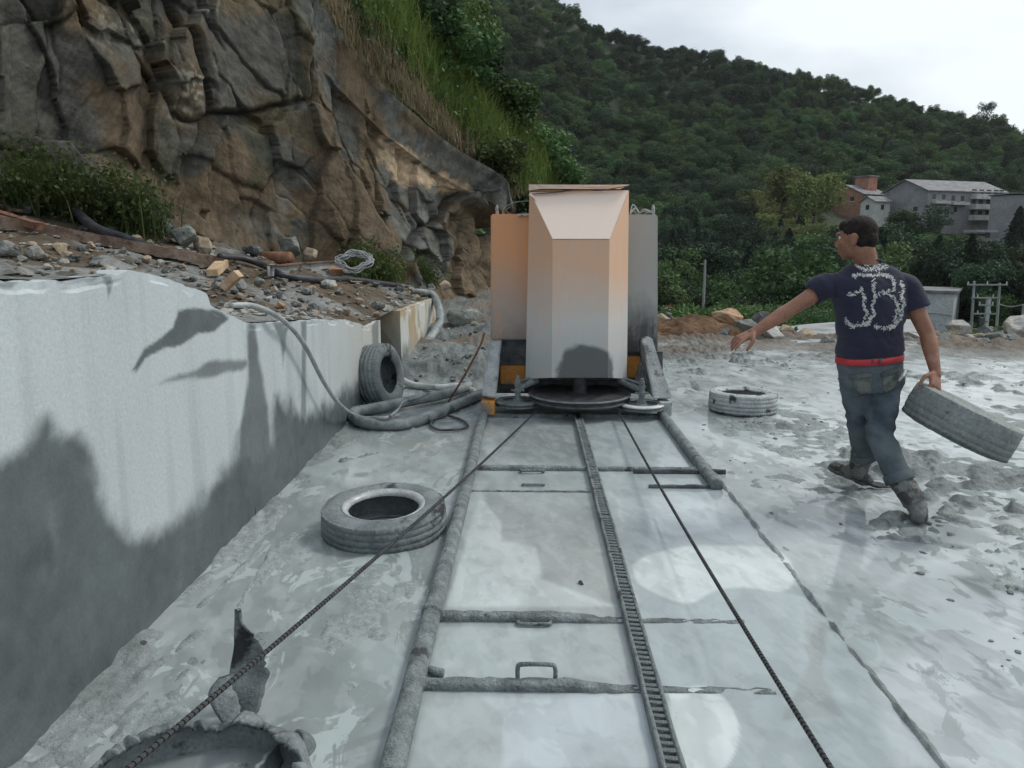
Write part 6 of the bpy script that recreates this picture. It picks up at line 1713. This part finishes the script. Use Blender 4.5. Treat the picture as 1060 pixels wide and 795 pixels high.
def window(t, org, along, out, u, z, w, h, mat=None, frame=True):
    """window set in a wall: pane with projecting frame; org wall corner, along wall, out normal"""
    bm = bmesh.new(); c = org + along * u + out * .03 + Vector((0, 0, z))
    hexa(bm, [c - along * w / 2, c + along * w / 2, c + along * w / 2 - out * .2, c - along * w / 2 - out * .2] + [p + Vector((0, 0, h)) for p in (c - along * w / 2, c + along * w / 2, c + along * w / 2 - out * .2, c - along * w / 2 - out * .2)])
    bmesh.ops.recalc_face_normals(bm, faces=bm.faces); wdw = from_bm('window', bm, mat or m_glass, t)
    bm = bmesh.new(); c2 = c + out * .06; add = lambda a, b_, th: hexa(bm, [a, b_, b_ - out * .1, a - out * .1, a + Vector((0, 0, th)), b_ + Vector((0, 0, th)), b_ - out * .1 + Vector((0, 0, th)), a - out * .1 + Vector((0, 0, th))])
    add(c2 - along * (w / 2 + .15) - Vector((0, 0, .15)), c2 + along * (w / 2 + .15) - Vector((0, 0, .15)), .15); bmesh.ops.recalc_face_normals(bm, faces=bm.faces); from_bm('sill', bm, m_whitew, wdw)
# 1. large grey house with balconies
g1, l1 = dirs(958, R(41)); c1 = P(958, 228, 186)
hA = prism_house('apartment_house', 'largest grey house on the hillside with a plain gable wall and white balconies', 'house', c1, g1, l1, 12.5, 25, 6.6, 2.6, m_plaster, m_roof, 'houses on the wooded hillside')
outl = -g1                        # outward normal of the long wall
z0 = Vector((0, 0, 0))
for fl_ in (0.2, 2.7, 5.0):
    bm = bmesh.new(); a = z0 + l1 * 13.5 + outl * 1.6 + Vector((0, 0, fl_ - .1)); b_ = z0 + l1 * 24.5 + outl * 1.6 + Vector((0, 0, fl_ - .1))
    hexa(bm, [a, b_, b_ - outl * 1.6, a - outl * 1.6] + [p + Vector((0, 0, 1.15)) for p in (a, b_, b_ - outl * 1.6, a - outl * 1.6)]); bmesh.ops.recalc_face_normals(bm, faces=bm.faces); from_bm('balcony', bm, m_whitew, hA)
    for u in (14.6, 17, 19.4, 21.8, 23.6): window(hA, z0, l1, outl, u, fl_ + 1.15, 1.3, 1.0)
for u, z in ((2, 4.6), (5, 4.6), (8, 4.4), (11, 4.4), (4, 1.6), (9, 1.8)): window(hA, z0, l1, outl, u, z, 1.1, 1.2)
for u0, u1, z in ((1.5, 6, 4.0), (7, 12, 3.8)):
    bm = bmesh.new(); a = l1 * u0 + outl * 1.2 + Vector((0, 0, z - .3)); b_ = l1 * u1 + outl * 1.2 + Vector((0, 0, z - .3)); hexa(bm, [a, b_, b_ - outl * 1.2, a - outl * 1.2] + [p + Vector((0, 0, .6)) for p in (a, b_, b_ - outl * 1.2, a - outl * 1.2)]); bmesh.ops.recalc_face_normals(bm, faces=bm.faces); from_bm('balcony', bm, m_whitew, hA)
window(hA, z0, g1, -l1, 3, 2.0, 1.2, 1.1); 
# 2. lower annex on the left
g2, l2 = dirs(936, R(41)); hB = prism_house('annex', 'low grey annex attached at the left of the largest grey house', 'annex', c1 + g1 * 12.7 + Vector((0, 0, 0)), g1, l1, 5, 10, 5.2, .4, m_plaster, m_roof, 'houses on the wooded hillside'); window(hB, z0, g1, -l1, 2.5, 3, 1, 1)
# 3. brick house and its stair tower
g3, l3 = dirs(893, R(35)); c3_ = P(893, 212, 200)
hC = prism_house('brick_house', 'red brick house with grey roof edge and a brick stair tower on the hillside', 'house', c3_, g3, l3, 10, 9, 2.6, 2.2, m_brick, m_roof, 'houses on the wooded hillside')
bm = bmesh.new(); a = g3 * 5.5 + l3 * 4; hexa(bm, [a, a - g3 * 3.8, a - g3 * 3.8 + l3 * 3.5, a + l3 * 3.5] + [p + Vector((0, 0, 7.0)) for p in (a, a - g3 * 3.8, a - g3 * 3.8 + l3 * 3.5, a + l3 * 3.5)]); bmesh.ops.recalc_face_normals(bm, faces=bm.faces); tw = from_bm('stair_tower', bm, m_brick, hC)
bm = bmesh.new(); a = a + g3 * .3 - l3 * .3; hexa(bm, [p + Vector((0, 0, 7.0)) for p in (a, a - g3 * 4.4, a - g3 * 4.4 + l3 * 4.1, a + l3 * 4.1)] + [p + Vector((0, 0, 7.25)) for p in (a, a - g3 * 4.4, a - g3 * 4.4 + l3 * 4.1, a + l3 * 4.1)]); bmesh.ops.recalc_face_normals(bm, faces=bm.faces); from_bm('tower_roof', bm, m_roof, tw)
window(hC, z0, g3, -l3, 3, 1.0, 1.1, 1.1); window(hC, z0, g3, -l3, 6.5, 1.0, 1.1, 1.1); window(hC, z0, l3, -g3, 3, .8, 1.4, 1.5, m_whitew)
# 4. small cream house between them
g4, l4 = dirs(906, R(40)); hD = prism_house('cottage', 'small cream cottage half hidden between brick house and largest grey house', 'house', P(905, 221, 190), g4, l4, 4, 5, 2.8, 1.0, m_whitew, m_roof, 'houses on the wooded hillside'); window(hD, z0, g4, -l4, 2, .9, 1, 1.1); window(hD, z0, l4, -g4, 2.5, .9, 1, 1.1)
# 5. plain grey house at the right edge with terrace
g5, l5 = dirs(1026, R(8)); hE = prism_house('block_house', 'plain windowless grey house at the right edge of the hillside', 'house', P(1070, 246, 172), g5, l5, 8.6, 14, 8.8, .3, m_plaster, m_roof, 'houses on the wooded hillside')
bm = bmesh.new(); a = g5 * 8 - l5 * .06; hexa(bm, [a, a + g5 * .9, a + g5 * .9 + l5 * .1, a + l5 * .1] + [p + Vector((0, 0, 1.6)) for p in (a, a + g5 * .9, a + g5 * .9 + l5 * .1, a + l5 * .1)]); bmesh.ops.recalc_face_normals(bm, faces=bm.faces); from_bm('door', bm, m_glass, hE)
tq = P(1004, 240, 168); bm = bmesh.new(); a = tq; b_ = P(1027, 238.5, 168); add_box(bm, (a + b_) / 2, ((b_ - a).length, 5, .5)); o = from_bm('terrace', bm, m_conc); tag(o, 'pale concrete terrace slab below the balconies on the hillside', 'terrace')
# pale shed behind the arm of the man
g6, l6 = dirs(983, R(80)); 
cS = P(983.5, 352, 75)
vS = Vector((ray(970, 300).x, ray(970, 300).y, 0)).normalized(); rS_ = Vector((vS.y, -vS.x, 0))
shed = thing('shed', 'pale flat-roofed shed with a dark roof edge seen past the right arm of the man', 'shed', cS - Vector((0, 0, 1)))
Wd = 46 / pxm(cS); Hs = P(983.5, 303.5, 75).z - cS.z + 1
bm = bmesh.new(); a = Vector((0, 0, 0)); pts = [a, a - rS_ * Wd, a - rS_ * Wd + vS * 6, a + vS * 6 + rS_ * .6]; hexa(bm, pts + [p + Vector((0, 0, Hs)) for p in pts]); bmesh.ops.recalc_face_normals(bm, faces=bm.faces)
from_bm('wall', bm, mat2('whitewashed_wall', (.46, .485, .49), (.56, .585, .59), .5, .85, .1, 4, c3=(.3, .32, .32), c3scale=.35), shed)
bm = bmesh.new(); pts = [p + (-rS_ * (.25 if i in (1, 2) else -.25)) + (-vS * .25 if i < 2 else vS * .25) for i, p in enumerate(pts)]; hexa(bm, [p + Vector((0, 0, Hs + .005)) for p in pts] + [p + Vector((0, 0, Hs + .22)) for p in pts]); bmesh.ops.recalc_face_normals(bm, faces=bm.faces); from_bm('roof', bm, m_roof, shed)
o = tube('wall_cable', [cS + Vector((0, -.15, Hs * .35)) - rS_ * Wd * .8, cS + Vector((0, -.15, Hs * .45)) - rS_ * Wd * .45, cS + Vector((0, -.15, Hs * .42)) - rS_ * .1], .03, M['steel_dark'], None, 6, 5); local(o, shed.location); o.parent = shed

# ================================================================== VEGETATION
def leaf_mat(name, c1, c2, rnd=.5, trans=.25, scale=.3):
    m, nt, b = new_mat(name)
    oi = nt.nodes.new('ShaderNodeObjectInfo')
    c = nmix(nt, ramp(nt, nnoise(nt, scale, 5), .35, .65), c1, c2)
    h = nt.nodes.new('ShaderNodeHueSaturation'); nt.links.new(c, h.inputs['Color'])
    nt.links.new(ramp(nt, oi.outputs['Random'], 0, 1, 1 - rnd, 1 + rnd), h.inputs['Value'])
    hm = nt.nodes.new('ShaderNodeMath'); hm.operation = 'MULTIPLY'; nt.links.new(oi.outputs['Random'], hm.inputs[0]); hm.inputs[1].default_value = 7.13
    fr = nt.nodes.new('ShaderNodeMath'); fr.operation = 'FRACT'; nt.links.new(hm.outputs[0], fr.inputs[0])
    nt.links.new(ramp(nt, fr.outputs[0], 0, 1, .465, .52), h.inputs['Hue'])
    nt.links.new(h.outputs['Color'], b.inputs['Base Color']); b.inputs['Roughness'].default_value = .65; b.inputs['Specular IOR Level'].default_value = .25
    tr = nt.nodes.new('ShaderNodeBsdfTranslucent'); nt.links.new(h.outputs['Color'], tr.inputs['Color'])
    mx = nt.nodes.new('ShaderNodeMixShader'); mx.inputs[0].default_value = trans
    out = nt.nodes['Material Output']; nt.links.new(b.outputs[0], mx.inputs[1]); nt.links.new(tr.outputs[0], mx.inputs[2]); nt.links.new(mx.outputs[0], out.inputs['Surface'])
    return m
L_dark = leaf_mat('dark_evergreen_leaves', (.028, .060, .030), (.050, .092, .040))
L_mid = leaf_mat('mid_green_leaves', (.048, .098, .034), (.085, .15, .05))
L_con = leaf_mat('conifer_needles', (.020, .046, .027), (.036, .070, .036))
L_bam = leaf_mat('yellow_green_bamboo_leaves', (.14, .18, .055), (.22, .26, .085))
L_weed = leaf_mat('weed_leaves', (.045, .072, .022), (.10, .135, .045), .2, .35, 2)
L_grass = leaf_mat('long_grass', (.10, .18, .045), (.17, .27, .07), .2, .4, .6)
L_dry = leaf_mat('dry_grass', (.24, .22, .12), (.36, .33, .19), .2, .3, 1)
m_bark = mat2('bark', (.06, .05, .04), (.12, .10, .08), 4, .9, .5, 12)
def leaves(centers, normals, size, rng, jit=.9, aspect=1.5):
    """many small leaf-shaped faces (two-triangle diamonds bent a little)"""
    n = len(centers); nr = normals + rng.normal(0, jit, (n, 3)); nr /= np.linalg.norm(nr, axis=1)[:, None]
    t = rng.normal(0, 1, (n, 3)); t -= nr * (t * nr).sum(1)[:, None]; t /= np.linalg.norm(t, axis=1)[:, None]
    b_ = np.cross(nr, t); s = (size * rng.uniform(.6, 1.4, n))[:, None]
    v = np.stack([centers - t * s * aspect * .5, centers + b_ * s * .5, centers + t * s * aspect * .5, centers - b_ * s * .5], 1).reshape(-1, 3)
    return v, (np.arange(n)[:, None] * 4 + np.array([0, 1, 2, 3])[None])
def crown(kind, seed, nleaf, size):
    rng = np.random.default_rng(seed); C, N = [], []
    if kind == 'broad':
        nb_ = 15
        bl = [(np.array([0, 0, .68]), .30)]
        for k in range(nb_):
            a = rng.uniform(0, 2 * np.pi); h = rng.uniform(.30, .98); rr = .42 * math.sqrt(max(.05, 1 - ((h - .58) / .48) ** 2)) * rng.uniform(.6, 1.05)
            bl.append((np.array([rr * np.cos(a), rr * np.sin(a), h]), rng.uniform(.10, .21)))
        for c, r in bl:
            m_ = int(nleaf * r ** 2 / sum(q[1] ** 2 for q in bl)); d = rng.normal(0, 1, (m_, 3)); d /= np.linalg.norm(d, axis=1)[:, None]
            rad = r * (1 - .35 * rng.random(m_) ** 2) * (1 + .18 * rng.normal(0, 1, m_))
            C.append(c + d * rad[:, None] * np.array([1, 1, .8])); N.append(d)
    elif kind == 'conifer':
        h = rng.random(nleaf) ** .8; tiers = np.floor(h * 11) / 11; fr = (h - tiers) * 11
        R_ = (.27 * (1 - h) ** .85 + .015) * (1.12 - .35 * fr); a = rng.uniform(0, 2 * np.pi, nleaf)
        lob = 1 + .28 * np.sin(a * 5 + tiers * 40) ; rr = R_ * lob * np.sqrt(rng.uniform(.25, 1.0, nleaf))
        C = [np.stack([rr * np.cos(a), rr * np.sin(a), .10 + .92 * h - rr * .18], 1)]; N = [np.stack([np.cos(a), np.sin(a), np.full(nleaf, .6)], 1)]
    elif kind == 'bamboo':
        for k in range(26):
            a = rng.uniform(0, 2 * np.pi); lean = rng.uniform(.15, .6); h = rng.uniform(.7, 1.05); bx_, by_ = rng.normal(0, .12, 2); m_ = nleaf // 26
            t = rng.uniform(.25, 1, m_) ** .8; px = bx_ + np.cos(a) * lean * t ** 2.4 * .6; py = by_ + np.sin(a) * lean * t ** 2.4 * .6; pz = h * (t - .22 * t ** 4)
            sp_ = .065 * np.sin(np.pi * t ** .8) + .012; d = rng.normal(0, 1, (m_, 3)) * sp_[:, None]
            C.append(np.stack([px, py, pz], 1) + d); N.append(d + np.array([0, 0, .03]))
    C = np.concatenate(C); N = np.concatenate(N); N = N / (np.linalg.norm(N, axis=1)[:, None] + 1e-6)
    return leaves(C, N, size, rng)
def trunk_arrays(seed, h=.75, r=.022):
    rnd = random.Random(seed); V, F = [], []
    def add(path, rads):
        v, f = tube_arrays(path, rads, 7); k = len(V); V.extend([tuple(p) for p in v]); F.extend([tuple(i + k for i in q_) for q_ in f])
    add([Vector((rnd.uniform(-.01, .01) * i, rnd.uniform(-.01, .01) * i, h * i / 6)) for i in range(7)], [r * (1 - .11 * i) for i in range(7)])
    for k in range(7):
        a = rnd.uniform(0, 6.28); z = h * rnd.uniform(.35, .9); L = rnd.uniform(.18, .32)
        add([Vector((0, 0, z)), Vector((math.cos(a) * L * .5, math.sin(a) * L * .5, z + L * .35)), Vector((math.cos(a) * L, math.sin(a) * L, z + L * .8))], [r * .5, r * .32, r * .12])
    return V, F
def tree_mesh_joint(name, kind, seed, nleaf, size, mat):
    v, f = crown(kind, seed, nleaf, size); tv, tf = trunk_arrays(seed)
    me = bpy.data.meshes.new(name); nv = len(v)
    me.from_pydata(np.concatenate([v, np.array(tv)]).tolist(), [], f.tolist() + [tuple(i + nv for i in q_) for q_ in tf]); me.materials.append(mat); me.materials.append(m_bark)
    mi = np.zeros(len(me.polygons), np.int32); mi[len(f):] = 1; me.polygons.foreach_set('material_index', mi); me.update(); return me
coll = bpy.data.collections.new('forest_sources')
src = [('broad', 1, 5200, .030, L_dark), ('broad', 2, 5200, .030, L_dark), ('broad', 3, 5200, .032, L_mid), ('broad', 4, 5200, .030, L_mid), ('broad', 8, 5200, .030, L_dark),
       ('conifer', 5, 4200, .028, L_con), ('conifer', 6, 4200, .028, L_con), ('bamboo', 7, 7000, .026, L_bam), ('bamboo', 9, 7000, .026, L_mid)]
for i, (k, s, n, z, m_) in enumerate(src):
    o = bpy.data.objects.new('v%02d_' % i + k, tree_mesh_joint(k, k, s, n, z, m_)); coll.objects.link(o)
def add_instancer(name, pts, scl, rotz, idx, coll_, squash=None):
    me = bpy.data.meshes.new(name); n = len(pts); me.vertices.add(n); me.vertices.foreach_set('co', np.asarray(pts, np.float32).ravel())
    a = me.attributes.new('scl', 'FLOAT_VECTOR', 'POINT'); a.data.foreach_set('vector', np.asarray(scl, np.float32).ravel())
    a = me.attributes.new('rot', 'FLOAT_VECTOR', 'POINT'); r3 = np.zeros((n, 3), np.float32); r3[:, 2] = rotz; a.data.foreach_set('vector', r3.ravel())
    a = me.attributes.new('idx', 'INT', 'POINT'); a.data.foreach_set('value', np.asarray(idx, np.int32))
    o = bpy.data.objects.new(name, me); COL.objects.link(o)
    ng = bpy.data.node_groups.new(name, 'GeometryNodeTree'); ng.interface.new_socket('Geometry', in_out='INPUT', socket_type='NodeSocketGeometry'); ng.interface.new_socket('Geometry', in_out='OUTPUT', socket_type='NodeSocketGeometry')
    N = ng.nodes; Lk = ng.links; gi = N.new('NodeGroupInput'); go = N.new('NodeGroupOutput'); ip = N.new('GeometryNodeInstanceOnPoints'); ci = N.new('GeometryNodeCollectionInfo')
    ci.inputs['Collection'].default_value = coll_; ci.inputs['Separate Children'].default_value = True; ci.inputs['Reset Children'].default_value = True
    def na(nm, tp_):
        q_ = N.new('GeometryNodeInputNamedAttribute'); q_.data_type = tp_; q_.inputs['Name'].default_value = nm; return [s for s in q_.outputs if s.enabled][0]
    Lk.new(gi.outputs[0], ip.inputs['Points']); Lk.new(ci.outputs[0], ip.inputs['Instance']); ip.inputs['Pick Instance'].default_value = True
    Lk.new(na('idx', 'INT'), ip.inputs['Instance Index']); Lk.new(na('scl', 'FLOAT_VECTOR'), ip.inputs['Scale'])
    e2r = N.new('FunctionNodeEulerToRotation'); Lk.new(na('rot', 'FLOAT_VECTOR'), e2r.inputs[0]); Lk.new(e2r.outputs[0], ip.inputs['Rotation'])
    Lk.new(ip.outputs[0], go.inputs[0]); md = o.modifiers.new('g', 'NODES'); md.node_group = ng; return o
# forest
rng = np.random.default_rng(5); pts, scl, rz, idx = [], [], [], []
boxes = [(857, 915, 178, 214), (914, 1032, 185, 232), (1022, 1075, 198, 247), (1002, 1032, 228, 242)]
r = 30.0
while r < 352:
    step = 2.3 + r * .0095
    a0, a1 = (math.radians(-16), math.radians(44))
    n = int((a1 - a0) * r / step)
    for k in range(n):
        a = a0 + (a1 - a0) * (k + rng.random()) / n; rr = r + rng.uniform(-.5, .5) * step; x, y = rr * math.sin(a), rr * math.cos(a)
        if rr < 62 and (a > math.radians(9) or a < math.radians(-2)) and not (rr > 38 and a > math.radians(9)): continue
        z = float(terr(x, y)); h = rng.uniform(5.2, 9.0) * (.62 if rr < 60 else .85 if rr < 100 else 1.0)
        if rr < 46: h = rng.uniform(1.8, 3.0)
        if rr > 150: h *= .85
        if rr > 312: h *= rng.uniform(.72, 1.05)
        pj = proj(np.array([[x, y, z + h], [x, y, z + h * .5]])); px, py = pj[0]; hw = .4 * h * 824 / rr
        if px < 380 or px > 1500: 
            if rng.random() < .5: continue
        bad = False
        for (x0, x1, y0, y1) in boxes:
            if x0 - hw < px < x1 + hw and py < y1 and rr < 208: bad = True
            if rr >= 166 and rr < 232 and x0 - 3 < px < x1 + 3: bad = True
        # keep the yard furniture in view: shed, power frame, ramp
        if 942 - hw < px < 990 + hw and rr < 96: bad = True
        if rr < 86 and px > 985: bad = True
        if rr < 40 and 800 < px < 970: bad = True
        if rr < 90 and abs(px - 728) < 5 + 1.6 * hw: bad = True
        if bad: continue
        cl_ = float(fbm(np.array([x * .016]), np.array([y * .016]), 4, 3)[0])
        q_ = rng.random()
        d_b = math.hypot(px - 832, (py - 195) * 1.3)
        if d_b < 62 and rr > 90 and rr < 230 and q_ < .8: t_ = 7
        elif cl_ > .52: t_ = [2, 3, 8, 2, 0][rng.integers(5)]
        elif cl_ < .42: t_ = [5, 6, 0, 5][rng.integers(4)]
        else: t_ = [0, 1, 4, 5, 4, 3][rng.integers(6)]
        if rr > 285 and t_ in (5, 6) and rng.random() < .6: t_ = 0
        if t_ in (5, 6): h *= 1.15 if rr < 285 else .85
        w = h * rng.uniform(.85, 1.3) if t_ not in (5, 6) else h * rng.uniform(.85, 1.1)
        pts.append((x, y, z - .3)); scl.append((w, w, h)); rz.append(rng.uniform(0, 6.28)); idx.append(t_)
    r += step * .82
print('forest', len(pts))
fo = add_instancer('forest', pts, scl, rz, idx, coll)
stuff(fo, 'dense dark green mixed forest covering the hillside behind the yard', 'forest')
# single trees that stand out
def tree(name, kind, seed, mat, base, h, w, label, nleaf=5200, size=.03, cat='tree', group=None):
    t = thing(name, label, cat, base, random.uniform(0, 6), group)
    v, f = crown(kind, seed, nleaf, size); o = mk('crown', v * np.array([w, w, h]), f, mat, t)
    tv, tf = trunk_arrays(seed); mk('trunk', np.array(tv) * np.array([w, w, h]), tf, m_bark, t); return t
def at_px(px, py_base, Y): return P(px, py_base, Y)
q_ = ray(1020, 130); rr = 330; az_ = math.atan2(q_.x, q_.y); bx_, by_ = rr * math.sin(az_), rr * math.cos(az_)
tree('pine_tree', 'broad', 12, L_con, (bx_, by_, float(terr(bx_, by_)) + 1), 8.5, 6.5, 'lone spreading pine rising above the skyline at the far right', 3000)
tree('conifer_tree', 'conifer', 13, L_con, at_px(1051, 262, 150), 8.2, 9, 'dark pointed conifer before the plain grey house at the right edge')
tree('broadleaf_tree', 'broad', 14, L_dark, at_px(960, 262, 152), 8.2, 8.2, 'round dark tree hiding the foot of the largest grey house')
tree('broadleaf_tree', 'broad', 15, L_mid, at_px(931, 258, 158), 6.6, 7.5, 'lighter green tree below the plain gable of the largest grey house')
tree('bamboo_clump', 'bamboo', 16, L_bam, at_px(842, 232, 150), 11, 13, 'big feathery yellow-green bamboo clump left of the brick house', 9000, .026, 'bamboo')
tree('bamboo_clump', 'bamboo', 17, L_bam, at_px(808, 222, 160), 10.5, 12, 'smaller yellow-green bamboo clump farther left on the hillside', 9000, .026, 'bamboo')
# bushes and small trees on the slope above the cliff
sl_bvh = BVHTree.FromPolygons([Vector(p) for p in sl], [tuple(int(i) for i in f) for f in grid_faces(nv2, len(Tp2))])
def onslope(px, py):
    h_ = sl_bvh.ray_cast(CAMP, ray(px, py).normalized()); return h_[0]
for i, (px, py, h, w, mt, lb) in enumerate(((548, 176, 2.0, 2.4, L_mid, 'bright leafy shrub above the left shoulder of the machine'), (572, 198, 1.5, 1.8, L_mid, 'leafy shrub directly behind the machine hood'), (520, 150, 1.9, 2.2, L_mid, 'round shrub halfway up the overgrown slope'), (505, 186, 1.3, 1.8, L_weed, 'low bright shrub just above the tip of the cliff'), (497, 118, 1.9, 2.2, L_dark, 'dark shrub at the edge of the overgrown slope'), (458, 80, 1.9, 2.4, L_mid, 'big shrub in the middle of the overgrown slope'), (440, 40, 1.8, 2.2, L_dark, 'dark shrub near the top of the overgrown slope'), (478, 40, 2.0, 2.2, L_mid, 'shrub on the skyline of the slope near the top edge'), (536, 206, 1.4, 1.9, L_weed, 'bright shrub low between cliff tip and machine'), (560, 222, 1.2, 2.0, L_dark, 'dark shrub low behind the orange side housing'))):
    p = onslope(px, py)
    if p is None: p = P(px, py, 24)
    tree('shrub', 'broad', 30 + i, mt, p - Vector((0, 0, h * .35)), h, w, lb, 6000, .034, 'shrub', 'shrubs on the slope above the cliff')
pp_ = P(433, 20, 17.5); bm = bmesh.new(); add_cyl(bm, (0, 0, -.5), (0, 0, 1.3), .045, .04, 10); o = from_bm('wooden_post', bm, m_bark); o.location = P(436, 30, 18); tag(o, 'thin dark post standing in the long grass at the top edge', 'post')
def blades(name, base, n_per, length, width, mat, seed, spread=.1, droop=.6, updir=None):
    rng = np.random.default_rng(seed); B = np.repeat(np.asarray(base), n_per, 0); n = len(B); B = B + rng.normal(0, spread, (n, 3)) * np.array([1, 1, .1])
    a = rng.uniform(0, 2 * np.pi, n); L = length * rng.uniform(.5, 1.3, n); d = np.stack([np.cos(a), np.sin(a), np.zeros(n)], 1); s = np.stack([-np.sin(a), np.cos(a), np.zeros(n)], 1)
    dr = droop * rng.uniform(.3, 1.2, n); rows = []
    for t, w_ in ((0, 1), (.4, .9), (.75, .6), (1, .05)):
        c_ = B + d * (L * dr * t ** 1.7)[:, None] + np.array([0, 0, 1]) * (L * (t - .45 * dr * t ** 2.4))[:, None]
        rows.append(c_ - s * width * w_ * .5); rows.append(c_ + s * width * w_ * .5)
    V = np.stack(rows, 1).reshape(-1, 3); k = np.arange(n)[:, None, None] * 8; f = np.array([[0, 1, 3, 2], [2, 3, 5, 4], [4, 5, 7, 6]])[None]
    return V, (k + f).reshape(-1, 4)
rg2 = np.random.default_rng(77)
# points on the slope surface
gu = rg2.uniform(0, .82, 5200); gv = rg2.uniform(.42, 1, 5200)
def slpt(u, v):
    i = u * (SLG.shape[0] - 1); j = v * (SLG.shape[1] - 1); i0 = np.floor(i).astype(int); j0 = np.minimum(np.floor(j).astype(int), SLG.shape[1] - 2); fi = (i - i0)[:, None]; fj = (j - j0)[:, None]
    return (SLG[i0, j0] * (1 - fi) + SLG[i0 + 1, j0] * fi) * (1 - fj) + (SLG[i0, j0 + 1] * (1 - fi) + SLG[i0 + 1, j0 + 1] * fi) * fj
S3 = slpt(gu, gv); dn = fbm(S3[:, 0] * .6, S3[:, 1] * .6, 4, 4)
edge_ = gu < .09
V1, F1 = blades('g', S3[~edge_], 18, .75, .020, L_grass, 1, .16)
stuff(mk('slope_grass', V1, F1, L_grass), 'lush long green grass covering the slope above the cliff', 'grass')
e3 = slpt(rg2.uniform(0.0, .16, 1500), rg2.uniform(.5, 1, 1500)); V1, F1 = blades('g', e3, 9, .32, .014, L_dry, 2, .12)
stuff(mk('dry_grass', V1, F1, L_dry), 'dry straw-coloured grass fringing the cliff top', 'dry grass')
# leafy undergrowth mixed in the grass
lp = slpt(rg2.uniform(.04, .8, 500), rg2.uniform(.45, 1, 500)); C = np.repeat(lp, 70, 0) + rg2.normal(0, .22, (500 * 70, 3)) + np.array([0, 0, .25]); Nn = rg2.normal(0, 1, C.shape) + np.array([0, 0, .8])
V1, F1 = leaves(C, Nn, .055, rg2); stuff(mk('undergrowth', V1, F1, L_mid), 'leafy undergrowth between the long grass on the slope', 'undergrowth')
# weeds at the cliff foot (two patches)
def weedpatch(name, poly, n, hgt, label, seed, mat=L_weed, leafsz=.035):
    rg = np.random.default_rng(seed); xs_ = [p[0] for p in poly]; ys_ = [p[1] for p in poly]; c = []
    while len(c) < n:
        x, y = rg.uniform(min(xs_), max(xs_)), rg.uniform(min(ys_), max(ys_))
        if poly_sd(np.array([[x, y]]), poly)[0] < 0 and (float(vn(x / 14, y / 6, seed)) > .38):
            h_ = onbank(x, y)
            if h_ is not None: c.append(tuple(h_))
            elif rg.random() < .02: c.append(tuple(c[-1]) if c else tuple(ob(x, max(ys_))))
    c = np.array(c); V1, F1 = blades('w', c, 9, hgt, .011, mat, seed, .10, .8)
    C = np.repeat(c, 46, 0); C = C + rg.normal(0, 1, C.shape) * np.array([.13, .13, hgt * .30]) + np.array([0, 0, hgt * .45]); V2, F2 = leaves(C, rg.normal(0, 1, C.shape) + np.array([0, 0, .8]), leafsz, rg)
    return V1, F1, V2, F2
for nm, poly, n, hg, lb, sd in (('weeds', [(15, 222), (60, 230), (120, 240), (165, 250), (165, 244), (120, 232), (60, 219), (15, 210)], 110, .60, 'tall green weeds at the cliff foot above the black rubber hose', 3), ('weeds', [(372, 290), (460, 300), (440, 284), (390, 274), (366, 278)], 110, .50, 'leafy weeds at the cliff foot behind the thin black hose', 4)):
    V1, F1, V2, F2 = weedpatch(nm, poly, n, hg, lb, sd)
    o = mk(nm, np.concatenate([V1, V2]), np.concatenate([F1, F2 + len(V1)]), L_weed); tag(o, lb, 'weeds')
# undergrowth behind the berm
bb = []
for px in np.arange(684, 800, 1.6): bb.append(tuple(P(px, 342 - 10 * rg2.random(), 17 + 3 * rg2.random())))
for px in np.arange(776, 868, 2.2): bb.append(tuple(P(px, 342 - 10 * rg2.random(), 32 + 4 * rg2.random())))
for px in np.arange(988, 1070, 3): bb.append(tuple(P(px, 364 - 8 * rg2.random(), 30 + 6 * rg2.random())))
bb = np.array(bb); k = 260; C = np.repeat(bb, k, 0); sc3 = np.repeat(np.clip((bb[:, 1] - 10) / 22, .4, 1), k)[:, None]; C = C + rg2.normal(0, 1, C.shape) * np.array([.5, .5, .34]) * sc3; V1, F1 = leaves(C, rg2.normal(0, 1, C.shape) + np.array([0, 0, .8]), .08, rg2)
stuff(mk('undergrowth', V1, F1, L_mid), 'green scrub growing just beyond the berm', 'undergrowth')
# earth heap right of the machine
hv = []
for i in range(60):
    for j in range(40):
        u = i / 59 * 2 - 1; v_ = j / 39 * 2 - 1; r2 = math.hypot(u, v_); c0 = P(716, 349, 13.1); x = c0.x + u * 1.15; y = c0.y + v_ * .7
        z = .34 * max(0, 1 - r2) ** .8 + .26 * (float(fbm(x * 4, y * 4, 5, 3)) - .5) * (r2 < 1) + (-.05 if r2 >= 1 else 0); hv.append((x, y, z))
hv = np.array(hv); cc = np.array([.14, .085, .05])[None] * (.35 + 1.3 * fbm(hv[:, 0] * 7, hv[:, 1] * 7, 4, 5))[:, None]
tag(mk('earth_heap', hv, grid_faces(60, 40)[:, ::-1], m_bank, smooth=True, colors=cc), 'heap of brown earth just right of the machine under the speed sign', 'earth heap')

# ================================================================== HAZE
m = bpy.data.materials.new('haze_air'); m.use_nodes = True; nt = m.node_tree; nt.nodes.clear()
mo = nt.nodes.new('ShaderNodeOutputMaterial'); pv = nt.nodes.new('ShaderNodeVolumePrincipled')
pv.inputs['Color'].default_value = (.93, .96, 1.0, 1); pv.inputs['Density'].default_value = .00011; pv.inputs['Anisotropy'].default_value = .2
nt.links.new(pv.outputs[0], mo.inputs['Volume'])
bm = bmesh.new(); add_box(bm, (0, 0, 95), (9000, 9000, 256)); hz = from_bm('haze', bm, m)
hz['kind'] = 'stuff'; hz['label'] = 'thin pale haze in the air over the valley'; hz['category'] = 'haze'
